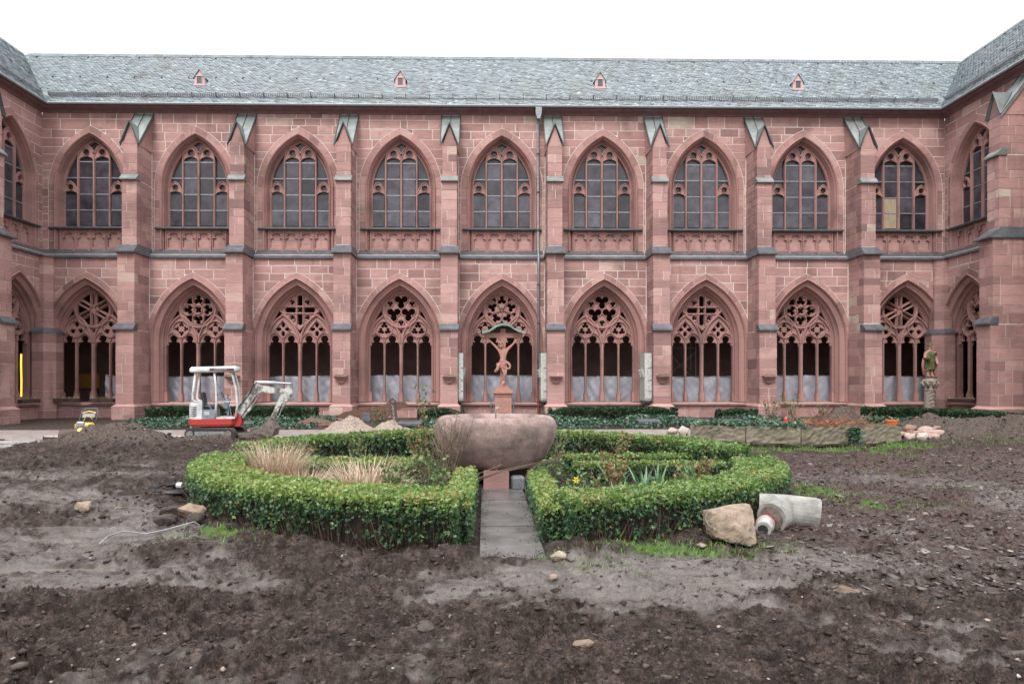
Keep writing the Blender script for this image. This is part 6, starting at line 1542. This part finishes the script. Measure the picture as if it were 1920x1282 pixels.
# ivy on the left troughs and hanging over the joints
n = 3600; s_ = NR.random(n); xx = 5.5+s_*2.5; yy = 18.95-s_*1.75+NR.normal(.32,.17,n); zz = .50+.10*NR.random(n)+.05*gn(xx*3,yy*3,4)
n2 = 420; xx = np.concatenate([xx, NR.normal(9.33,.09,n2)]); yy = np.concatenate([yy, np.full(n2,17.50)]); zz = np.concatenate([zz, NR.uniform(.0,.5,n2)])
V,F,T = sprays(np.stack([xx,yy,zz],-1), np.tile([0,-.4,.9],(len(xx),1)), NR.uniform(.05,.09,len(xx)), NR.uniform(0,1,len(xx)), fan=2, wid=.85)
tag(npmesh('trough_ivy', V, F, M['ivy'], tint=T), 'ivy mat growing over the two left stone troughs', 'ivy', kind='stuff')
# dead fern stalks
n = 420; P0 = np.stack([NR.normal(9.0,.5,n), NR.normal(18.2,.22,n), NR.uniform(.34,.62,n)],-1); a = NR.normal(0,.6,n)+NR.choice([0,pi],n); L = NR.uniform(.25,.75,n)
P1 = P0 + np.stack([np.cos(a)*L, NR.normal(0,.15,n), NR.normal(.06,.16,n)],-1); P1[:,2] = np.clip(P1[:,2],.32,1.0); v,f,k = stalks(P0,P1,.009,.006)
tag(npmesh('fern_stalks', v, f, M['fern'], tint=np.repeat(NR.random(n),k)), 'tangled heap of dead red brown fern stalks on the troughs', 'dead plants', kind='stuff')
R.seed(77)
gr = 'rubble stones beside the right trough'
rub = [(10.98,18.0,.24,.28,.20,.78,'pale whitish'),(11.25,17.75,.30,.24,.22,.95,'whitish front'),(11.55,17.9,.42,.22,.16,.60,'long pinkish'),(11.85,18.15,.55,.24,.14,.70,'long flat pink'),(11.15,18.35,.24,.2,.24,.2,'dark small'),(11.4,18.45,.34,.26,.2,.55,'broken pink'),(11.0,18.6,.3,.24,.22,.62,'upper left pink'),(11.35,18.9,.28,.2,.2,.35,'reddish upper'),(11.75,18.6,.36,.24,.16,.66,'buff upper'),(12.05,18.5,.26,.2,.16,.5,'small buff')]
for i,(x,y,a,b,c,t,w_) in enumerate(rub):
    x, y, a, b, c = 11.35+(x-11.35)*.85, 18.0+(y-18.1)*.62, a*1.15, b*1.15, c*1.2
    rock('rubble_stone',x,y,a,b,c,R.uniform(-.5,.5),t,w_+' rubble stone in the heap at the right end of the troughs','rubble',seed=40+i,sub=2,blocky=.5,mat='brickred',z=max(gz(x,y),.05)-.02,group=gr)
for i,(x,y,a,c,t,w_) in enumerate(((5.85,22.0,.36,.26,.75,'leftmost tilted pink'),(6.2,21.9,.32,.28,.9,'pale upright'),(6.55,21.7,.34,.22,.5,'reddish'),(6.9,21.2,.42,.34,.65,'mossy larger'),(6.6,21.0,.3,.22,.55,'low pinkish'),(7.15,21.0,.35,.22,.8,'pale rightmost'))):
    rock('rubble_stone',x,y,a,.26,c,R.uniform(-.6,.6),t,w_+' stone in the small heap behind the far right hedge','rubble',seed=60+i,sub=2,blocky=.5,mat='brickred',z=.02,tilt=(0,R.uniform(-.5,.5)),group='small heap of broken stones behind the hedge')
def grave(x,y,w,d,rz,label,z=.10):
    o = MB().cbox((0,0,.05),(w,d,.10),(radians(6),0,0),bev=.01).build('grave_slab', M['lead'], loc=(x,y,z), rot=(0,0,rz)); return tag(o,label,'grave slab')
grave(10.3,24.6,1.0,.6,.1,'dark grave slab in the ivy carrying the red candle',.12); grave(-9.1,25.8,.85,.55,.3,'grey grave slab in the ivy right of the excavator bucket',.10)
grave(-2.85,25.5,.9,.6,-.1,'dark slate slab right of the smaller sand heap',.12); grave(6.1,26.2,.9,.6,0,'dark slab sunk in the ivy right of the basin',.14); grave(7.7,26.5,.9,.6,.1,'dark slab in the ivy, right of the first one',.14); grave(9.2,26.0,.9,.6,.1,'dark slab in the ivy above the left troughs',.14)
CN = MB().lathe([(.07,0),(.07,.19),(.06,.21)],12).build('grave_candle', M['redlight'], loc=(10.62,24.55,.18)); tag(CN,'small red grave candle on the dark slab','candle'); MB().lathe([(.055,.205),(.05,.24),(.02,.26)],12).build('candle_lid', M['steel'], CN)
bu = MB().lathe([(.13,0),(.19,.30),(.205,.31),(.205,.35),(.18,.35),(.17,.30),(.12,.05)],20).build('plant_bucket', M['terracotta'], loc=(13.15,22.35,.10)); tag(bu,'orange plastic bucket standing between the two soil heaps','bucket')
bw_ = rock('stone',12.75,21.9,.45,.3,.22,0,.18,'dark flat stone beside the orange bucket',cat='stone',seed=70,z=.14)
st1 = MB().tube([(0,0,0),(.45,.05,.05)],.016,5).tube([(.25,.0,.02),(.5,-.18,-.02)],.012,5).build('stick_piece', M['twig'], loc=(16.1,18.6,soilz(np.array([16.2]),np.array([18.6]))[0]+.05)); tag(st1,'forked dead branch lying on the right soil heap','branch')

# ---- rusty beam, grave marker, tarp left of the basin
o = MB().prism([(-3.1,.18),(-2.7,.42),(-.2,.86),(0,.70),(-.5,.46),(-1.0,.12),(-2.4,.08)], 0, .14).build('rusty_beam', M['rust'], loc=(-3.35,29.2,.0)); tag(o,'long dark rusty metal beam lying propped at the foot of the wall','beam')
o = MB().cbox((0,0,.19),(.34,.10,.34),(0,.12,0),bev=.01).build('grey_block', M['lead'], loc=(-5.0,28.6,.04)); tag(o,'blue grey stone block before the left end of the rusty beam','block')
o = empty('grave_marker', (-3.70,27.5,.02), 0, 'dark pointed wooden grave marker with white marks leaning before the wall', 'grave marker')
MB().prism([(-.10,0),(.14,0),(.05,.86),(-.20,.86)], -.03,.03).build('board', M['wood'], o)
MB().prism([(-.32,.80),(-.08,1.03),(.16,.80),(.12,.78),(-.08,.96),(-.28,.78)], -.08,.08).build('marker_roof', M['wood'], o)
wm = MB()
for k in range(4): wm.tube([(-.10+.02*k-.03,-.035,.74-.16*k),(-.04+.02*k,-.035,.70-.16*k),(-.09+.02*k,-.035,.64-.16*k),(-.02+.02*k,-.035,.60-.16*k)],.010,4)
wm.build('painted_letters', M['white'], o)
tv = []; n_ = 14
for i in range(n_+1):
    for j in range(n_+1): x,y = (i/n_-.5)*1.7, (j/n_-.5)*.9; tv.append((x,y,.28*max(0,1-(x/.85)**2)*max(0,1-(y/.45)**2)+.03*float(gn(x*5,y*5,3))))
o = MB().add(tv,[(i*(n_+1)+j,(i+1)*(n_+1)+j,(i+1)*(n_+1)+j+1,i*(n_+1)+j+1) for i in range(n_) for j in range(n_)]).build('brush_heap', M['rust'], loc=(-6.6,26.6,.03)); tag(o,'dark low heap of brush between the sand heap and yew hedge','heap')

# ---- epitaph slabs fixed beside the buttresses
def epi(x0,x1,label,side):
    o = MB().box(x0,x1,31.25,32.25,.84,2.98).build('epitaph_slab', M['plaque']); tag(o,label,'epitaph','pale painted epitaph slabs beside the buttresses')
    xm = (x0+x1)/2
    MB().box(x0-.0,x1,31.21,31.248,.92,2.90).build('moulded_edge', M['plaque'], o)
    for z in (1.25,1.75,2.3): MB().box(xm-.01,x1+.01,31.19,31.208,z,z+.02).build('crack', M['seam'], o)
    for k in range(6): MB().cbox(((x0 if side<0 else x1)+side*.02,31.4+.13*k,2.0+.12*(k%3)),(.05,.09,.22),(0,.2*k,0)).build('carved_relief', M['plaque'], o)
    MB().box(x0+.02,x1-.02,31.3,32.2,.76,.838).build('console', M['lead'], o)
    return o
epi(-1.33,-1.12,'pale epitaph slab left of the crucifix, seen nearly edge on',1)
epi(2.38,2.64,'pale weathered epitaph slab right of the crucifix beside the downpipe',-1)
epi(7.08,7.40,'pale epitaph slab right of the basin with dark carved relief',-1)

# ---- human figures in stone: grown from a skeleton
def skin(name, verts, edges, radii, mat, parent, sub=2, root=0):
    me = bpy.data.meshes.new(name); me.from_pydata([tuple(v) for v in verts], edges, []); ob = bpy.data.objects.new(name, me); C.objects.link(ob)
    sk = ob.modifiers.new('skin','SKIN'); sk.use_smooth_shade = True
    for i, r in enumerate(radii): 
        me.skin_vertices[0].data[i].radius = (r, r) if not isinstance(r, tuple) else r
        me.skin_vertices[0].data[i].use_root = (i == root)
    sb_ = ob.modifiers.new('sub','SUBSURF'); sb_.levels = sub; sb_.render_levels = sub
    dg = bpy.context.evaluated_depsgraph_get(); m2 = bpy.data.meshes.new_from_object(ob.evaluated_get(dg)); bpy.data.objects.remove(ob)
    m2.materials.clear(); m2.materials.append(mat); m2.polygons.foreach_set('use_smooth',[True]*len(m2.polygons))
    o = bpy.data.objects.new(name, m2); C.objects.link(o); o.parent = parent; return o
CX = empty('crucifix', (.66,30.5,0), 0, 'red sandstone crucifix on a stepped pedestal under a green copper roof', 'crucifix')
pd = MB().box(-.36,.36,-.32,.32,-.05,1.02).build('pedestal', M['statue'], CX)
MB().box(-.42,.42,-.38,.38,-.05,.14).build('plinth', M['statue'], pd)
cm = MB(); L_ = [(.37,1.021),(.39,1.05),(.375,1.07),(.40,1.12),(.46,1.17),(.47,1.23)]
for k in range(len(L_)-1):
    a,z0 = L_[k]; b,z1 = L_[k+1]; cm.add([(-a,-a*.9,z0),(a,-a*.9,z0),(a,a*.9,z0),(-a,a*.9,z0),(-b,-b*.9,z1),(b,-b*.9,z1),(b,b*.9,z1),(-b,b*.9,z1)],[(0,1,5,4),(1,2,6,5),(2,3,7,6),(3,0,4,7)])
cm.add([(-.47,-.42,1.23),(.47,-.42,1.23),(.47,.42,1.23),(-.47,.42,1.23)],[(0,1,2,3)]); cm.build('cornice', M['statue'], pd)
for k,(a,z0,z1) in enumerate(((.40,1.232,1.30),(.33,1.30,1.38),(.26,1.38,1.45),(.20,1.45,1.51))): MB().box(-a,a,-a*.8,a*.8,z0,z1).build('step', M['statue'], pd)
cart = [(-.20,.35),(.20,.35),(.26,.45),(.20,.55),(.26,.75),(.20,.88),(.08,.95),(-.08,.95),(-.20,.88),(-.26,.75),(-.20,.55),(-.26,.45)]
MB().prism(cart, -.345,-.322).build('cartouche', M['statue'], pd); 
ins = MB()
for k,(w_,z_) in enumerate(((.20,.80),(.30,.73),(.34,.66),(.28,.59),(.16,.50))):
    x = -w_/2
    while x < w_/2: l = R.uniform(.02,.045); ins.box(x, x+l, -.349,-.3455, z_, z_+.018); x += l+.014
ins.build('inscription', M['cornice'], pd)
cr = MB().box(-.115,.115,-.02,.16,1.51,4.02).build('cross_post', M['statue'], CX); MB().box(-.86,.86,-.015,.155,3.62,3.83).build('cross_beam', M['statue'], CX)
MB().prism([(-.80,3.84),(.80,3.84),(.5,3.98),(.25,4.12),(0,4.16),(-.25,4.12),(-.5,3.98)], .10,.14).build('backboard', M['wood'], CX)
rt = [(-.92,3.86),(-.80,3.88),(-.62,3.93),(-.45,4.04),(-.30,4.14),(-.15,4.20),(0,4.22),(.15,4.20),(.30,4.14),(.45,4.04),(.62,3.93),(.80,3.88),(.92,3.86)]
MB().prism(rt + [(x,z-.045) for x,z in rt[::-1]], -.42,.22).build('canopy_roof', M['copper'], CX)
fr_ = MB()
for k in range(len(rt)-1):
    for q in range(3):
        x = rt[k][0]+(rt[k+1][0]-rt[k][0])*q/3; z = rt[k][1]+(rt[k+1][1]-rt[k][1])*q/3; fr_.add([(x,-.43,z-.02),(x+.05,-.43,z-.02),(x+.025,-.43,z-.11)],[(0,2,1)]); fr_.add([(x,-.425,z-.02),(x+.05,-.425,z-.02),(x+.025,-.425,z-.11)],[(0,1,2)])
fr_.build('copper_fringe', M['copper'], CX)
# the figure (x right, y towards the cross)
vt = [(0,-.15,2.48),(0,-.16,2.64),(.0,-.17,2.82),(.0,-.17,2.98),(.0,-.15,3.10),(-.04,-.19,3.17),(-.09,-.24,3.24),(-.11,-.25,3.33),
      (-.17,-.14,3.08),(-.40,-.09,3.30),(-.60,-.05,3.50),(-.70,-.04,3.58),
      (.17,-.14,3.08),(.40,-.09,3.30),(.60,-.05,3.50),(.70,-.04,3.58),
      (-.08,-.15,2.40),(.06,-.26,2.04),(-.01,-.17,1.72),(-.02,-.22,1.60),(-.03,-.30,1.56),
      (.09,-.15,2.40),(.11,-.25,2.05),(.05,-.17,1.74),(.03,-.22,1.63),(.03,-.30,1.60)]
ed = [(0,1),(1,2),(2,3),(3,4),(4,5),(5,6),(6,7),(3,8),(8,9),(9,10),(10,11),(3,12),(12,13),(13,14),(14,15),(0,16),(16,17),(17,18),(18,19),(19,20),(0,21),(21,22),(22,23),(23,24),(24,25)]
rd_ = [(.145,.10),(.125,.085),(.155,.10),(.16,.10),(.075,.06),.055,.088,.080,.075,.048,.036,.026,.075,.048,.036,.026,.095,.062,.040,.030,.020,.095,.062,.040,.030,.020]
FG = skin('carved_figure', vt, ed, rd_, M['statue'], CX)
for s in (-1,1):
    pts_ = []
    for k in range(5):
        a = radians(40+k*28) if s > 0 else radians(140-k*28)
        MB().tube([(s*.70,-.04,3.58),(s*.70+.045*cos(a),-.055,3.58+.045*sin(a)),(s*.70+.075*cos(a),-.075,3.58+.070*sin(a))],[.012,.010,.007],5).build('finger', M['statue'], FG, smooth=True)
hr = MB(); R.seed(4)
for k in range(26):
    a = R.uniform(0,2*pi); b = R.uniform(.0,1.2); hr.tube([(-.11+.07*cos(a)*sin(b),-.23+.07*sin(a)*sin(b),3.36+.06*cos(b)),(-.11+.10*cos(a),-.21+.08*sin(a),3.30),(-.10+.11*cos(a),-.19+.07*sin(a),3.18)],[.022,.024,.012],5)
hr.build('hair', M['statue'], FG, smooth=True)
tc_ = MB(); tc_.tube([(-.11+.095*cos(2*pi*i/14),-.235+.09*sin(2*pi*i/14),3.375+.012*sin(i*2.4)) for i in range(14)],.016,5,closed=True); tc_.build('thorn_crown', M['statue'], FG, smooth=True)
fc = MB(); fc.tube([(-.115,-.325,3.33),(-.117,-.35,3.285),(-.112,-.335,3.275)],[.008,.016,.012],6); fc.tube([(-.15,-.315,3.335),(-.13,-.33,3.34)],.008,5); fc.tube([(-.10,-.33,3.34),(-.08,-.315,3.335)],.008,5); fc.tube([(-.135,-.33,3.25),(-.095,-.33,3.25)],.007,5)
fc.tube([(-.13,-.30,3.24),(-.12,-.31,3.18),(-.11,-.28,3.13)],[.04,.032,.012],6); fc.build('face_and_beard', M['statue'], FG, smooth=True)
cl = MB()
for k in range(9): z_ = 2.58-.035*k; cl.tube([(.155*cos(a)*(1+.05*sin(3*a+k)),-.15+.125*sin(a)*(1+.06*cos(2*a+k)), z_+.03*sin(a*2+k*.8)) for a in [2*pi*i/16 for i in range(16)]],.028,6,closed=True)
cl.tube([(-.14,-.20,2.52),(-.20,-.22,2.40),(-.24,-.22,2.24),(-.33,-.20,2.14),(-.38,-.2,2.10)],[.05,.07,.08,.07,.02],8)
cl.tube([(-.22,-.2,2.50),(-.28,-.2,2.44),(-.26,-.21,2.34)],[.03,.045,.02],6)
cl.tube([(.12,-.20,2.56),(.22,-.22,2.50),(.30,-.2,2.40),(.29,-.2,2.28),(.20,-.2,2.24),(.12,-.22,2.32)],[.04,.06,.055,.05,.05,.03],8)
cl.build('loincloth', M['statue'], FG, smooth=True)
# iron gate behind the pedestal
GT = empty('iron_gate', (.66,32.28,0), 0, 'low grey iron gate behind the crucifix pedestal', 'gate')
MB().tube([(-.52,0,.72),(.52,0,.72)],.016,5).build('rail', M['iron'], GT); MB().tube([(-.52,0,.16),(.52,0,.16)],.016,5).build('rail', M['iron'], GT)
for k in range(9): MB().tube([(-.52+.13*k,0,.04),(-.52+.13*k,0,.80)],.012 if 0<k<8 else .03,5).build('bar' if 0<k<8 else 'gate_post', M['steel'], GT)

# ---- saint on a carved column
SA = empty('saint_statue', (19.32,30.0,0), 0, 'mossy stone saint standing on a carved column in the right corner', 'statue')
MB().lathe([(.23,-.05),(.235,.3),(.225,.9),(.22,1.30)],20).build('column', M['greystone'], SA)
rl = MB()
for k in range(7):
    z_ = .15+.17*k; rl.tube([(-.17,-.17,z_),(-.07,-.235,z_+.10),(0,-.25,z_+.13),(.07,-.235,z_+.10),(.17,-.17,z_)],.018,5)
rl.build('carved_ribs', M['greystone'], SA)
MB().lathe([(.22,1.30),(.26,1.33),(.24,1.38),(.24,1.50),(.31,1.66),(.33,1.72),(.28,1.78),(.25,1.84),(.30,1.90)],12).build('capital', M['greystone'], SA)
lf = MB()
for k in range(8):
    a = 2*pi*k/8; lf.tube([(.24*cos(a),.24*sin(a),1.42),(.29*cos(a),.29*sin(a),1.58),(.36*cos(a),.36*sin(a),1.68),(.34*cos(a),.34*sin(a),1.62)],[.05,.06,.04,.015],6)
lf.build('capital_leaves', M['greystone'], SA, smooth=True)
vt = [(0,0,2.45),(0,0,2.68),(0,0,2.92),(0,-.01,3.05),(0,-.03,3.13),(0,-.04,3.26),(0,-.04,3.31),
      (-.17,0,2.93),(-.24,-.05,2.70),(-.22,-.22,2.66),(-.30,-.30,2.70),
      (.18,0,2.93),(.27,.0,2.70),(.26,-.12,2.50),(.24,-.16,2.42),
      (-.09,0,2.30),(-.09,0,2.08),(-.09,-.02,1.95),(-.10,-.14,1.93),(.08,0,2.30),(.09,0,2.08),(.09,-.02,1.95),(.11,-.14,1.93)]
ed = [(0,1),(1,2),(2,3),(3,4),(4,5),(5,6),(2,7),(7,8),(8,9),(9,10),(2,11),(11,12),(12,13),(13,14),(0,15),(15,16),(16,17),(17,18),(0,19),(19,20),(20,21),(21,22)]
rd_ = [(.17,.13),(.18,.13),(.18,.12),.07,.065,.088,.07,.09,.07,.06,.045,.09,.075,.055,.04,.09,.06,.045,.035,.09,.06,.045,.035]
FS = skin('carved_figure', vt, ed, rd_, M['statue'], SA)
cl = MB(); n_ = 28; V_ = []
for k,(z_,r_) in enumerate(((3.02,.09),(2.97,.19),(2.85,.23),(2.65,.22),(2.45,.22),(2.28,.235),(2.20,.22))):
    for i in range(n_): a = 2*pi*i/n_; q_ = 1+.07*sin(5*a+k*.3)+.04*sin(9*a); V_.append((r_*cos(a)*q_, r_*.78*sin(a)*q_, z_ + (-.03*cos(2*a) if k > 4 else 0)))
cl.add(V_, [(k*n_+i,(k+1)*n_+i,(k+1)*n_+(i+1)%n_,k*n_+(i+1)%n_) for k in range(6) for i in range(n_)]+[tuple(range(6*n_,7*n_))])
cl.build('vestment', M['moss'], FS, smooth=True)
MB().tube([(.30,.05,2.80),(.34,.08,2.5),(.30,.08,2.2),(.24,.08,1.95)],[.07,.08,.07,.05],8).tube([(-.2,.08,2.7),(-.24,.08,2.4),(-.2,.08,1.98)],[.06,.07,.05],8).build('mantle', M['statue'], FS, smooth=True)
MB().cbox((-.27,-.27,2.70),(.28,.16,.07),bev=.015).build('book', M['moss'], FS)
hr = MB(); hr.lathe([(.092,3.22),(.10,3.28),(.085,3.36),(.03,3.40)],14,(0,-.02,0)); hr.build('hair', M['moss'], FS, smooth=True)
fc = MB(); fc.tube([(0,-.12,3.26),(0,-.155,3.20),(0,-.13,3.195)],[.008,.016,.01],6); fc.tube([(-.05,-.12,3.25),(-.02,-.13,3.255)],.008,5); fc.tube([(.02,-.13,3.255),(.05,-.12,3.25)],.008,5); fc.tube([(-.025,-.13,3.165),(.025,-.13,3.165)],.008,5); fc.build('face', M['statue'], FS, smooth=True)

# ---- behind the arches: plastic sheets, window boxes, scaffold, tube light
ord_ = ['first','second','third','fourth','fifth','sixth','seventh','eighth','ninth']
for i, x in enumerate(WX):
    w0, w1 = x-1.75, x+1.75
    if i == 0: w0 = x+.25
    V_ = []; nx_, nz_ = 60, 16; zt = 2.0 + R.uniform(-.05,.03)
    s0 = R.uniform(0,50); sag = R.uniform(.0,.12)*R.choice((-1,1))
    for a in range(nx_+1):
        for b in range(nz_+1):
            u, v_ = a/nx_, b/nz_; X_ = w0+(w1-w0)*u
            V_.append((X_, .06*float(gn(X_*1.7+s0,v_*.7,3))+.05*float(gn(X_*3.2+v_*1.6+s0,v_*1.1,4))+.035*float(gn(X_*6+v_*4,v_*3+s0,5))+.03*float(abs(gn(X_*2.2-v_*3,v_*1.5+s0,9))), .72+(zt-.72)*v_ + (v_**3)*(sag*(u-.5)*2*.3 - .03*float(abs(gn(X_*1.1+s0,0,6))))))
    o = MB().add(V_,[(a*(nz_+1)+b,(a+1)*(nz_+1)+b,(a+1)*(nz_+1)+b+1,a*(nz_+1)+b+1) for a in range(nx_) for b in range(nz_)]).build('plastic_sheet', M['sheet'], loc=(0,33.62,0), smooth=True)
    tag(o,'white plastic sheet hanging behind the '+ord_[i]+' lower window counted from the left','sheet','plastic sheets behind the lower windows')
    MB().tube([(w0,0,zt-.01),(w1,0,zt-.01)],.012,5).build('support_rope', M['seam'], o)
def wbox(loc, rz, w, label):
    o = empty('window_box', loc, rz, label, 'planter','dark window boxes with dried plants'); MB().box(-w/2,w/2,-.10,.10,0,.17).build('box', M['wood'], o)
    n = 160; P = np.stack([NR.uniform(-w/2,w/2,n), NR.uniform(-.08,.08,n), np.full(n,.15)],-1); v,f,m = blades(P, NR.random(n)*6.28, NR.uniform(.08,.2,n), np.full(n,.03), NR.uniform(.2,1.2,n), NR.uniform(.2,1.2,n), 3)
    npmesh('dried_plants', v, f, M['straw'], o, tint=np.repeat(NR.uniform(0,.6,n),m))
wbox((-19.35,32.22,.74), 0, 1.15, 'window box with dried plants on the left half of the first sill')
wbox((-17.75,32.22,.74), 0, 1.1, 'window box with dried plants on the right half of the first sill')
wbox((XL+.58,31.0,.74), radians(90), 1.25, 'window box with dried plants on the sill of the left wing')
wbox((XR-.58,30.8,.74), radians(90), 1.6, 'window box with dried plants on the sill of the right wing')
LTX, LTY = -22.95, 34.5
LT = MB().tube([(0,0,0),(.01,0,.8),(-.01,0,1.6),(0,0,2.1)],.04,8).build('light_tube', M['tube'], loc=(LTX,LTY,.95), smooth=True); tag(LT,'bright yellow lit upright tube seen through the left wing window','lamp')
MB().box(-.12,.12,-.12,.12,-.56,0).build('lamp_foot', M['black'], LT)
o = MB().box(-.65,.65,0,.05,0,.75).build('warm_lit_panel', M['warmlitwood'], loc=(-21.3,37.2,1.35)); tag(o,'timber board painted orange as the warm lit spot behind the first window','board')  # warm lit spot at the back of the walk, put in as orange timber
MB().box(-.6,-.5,0,.05,-.95,0).box(.5,.6,0,.05,-.95,0).build('board_stand', M['black'], o)
SC = empty('scaffold_tower', (10.2,35.2,.4), 0, 'metal scaffold frame in the dark behind the seventh window', 'scaffold')
for x in (-1.1,.4):
    for y in (0,.9): MB().tube([(x,y,0),(x,y,3.4)],.03,6).build('standard', M['steel'], SC)
MB().tube([(-1.1,0,2.9),(.4,0,1.3)],.028,6).build('brace', M['steel'], SC); MB().tube([(-1.1,0,1.5),(.4,0,2.8)],.02,6).build('brace', M['steel'], SC); MB().tube([(-.7,0,3.3),(.7,.9,1.2)],.05,6).build('brace', M['dirtymetal'], SC)
for z in (1.45,3.0): MB().tube([(-1.1,0,z),(.4,0,z)],.022,6).build('ledger', M['steel'], SC)
LD = empty('step_ladder', (1.35,35.5,.4), 0, 'ladder in the dark behind the fifth window, right of the crucifix', 'ladder')
for s in (0,.42): MB().tube([(s,0,0),(s,.2,2.7)],.022,5).build('stile', M['dirtymetal'], LD)
for k in range(8): MB().tube([(0,.02+.024*k,.3+.3*k),(.42,.02+.024*k,.3+.3*k)],.014,5).build('rung', M['dirtymetal'], LD)
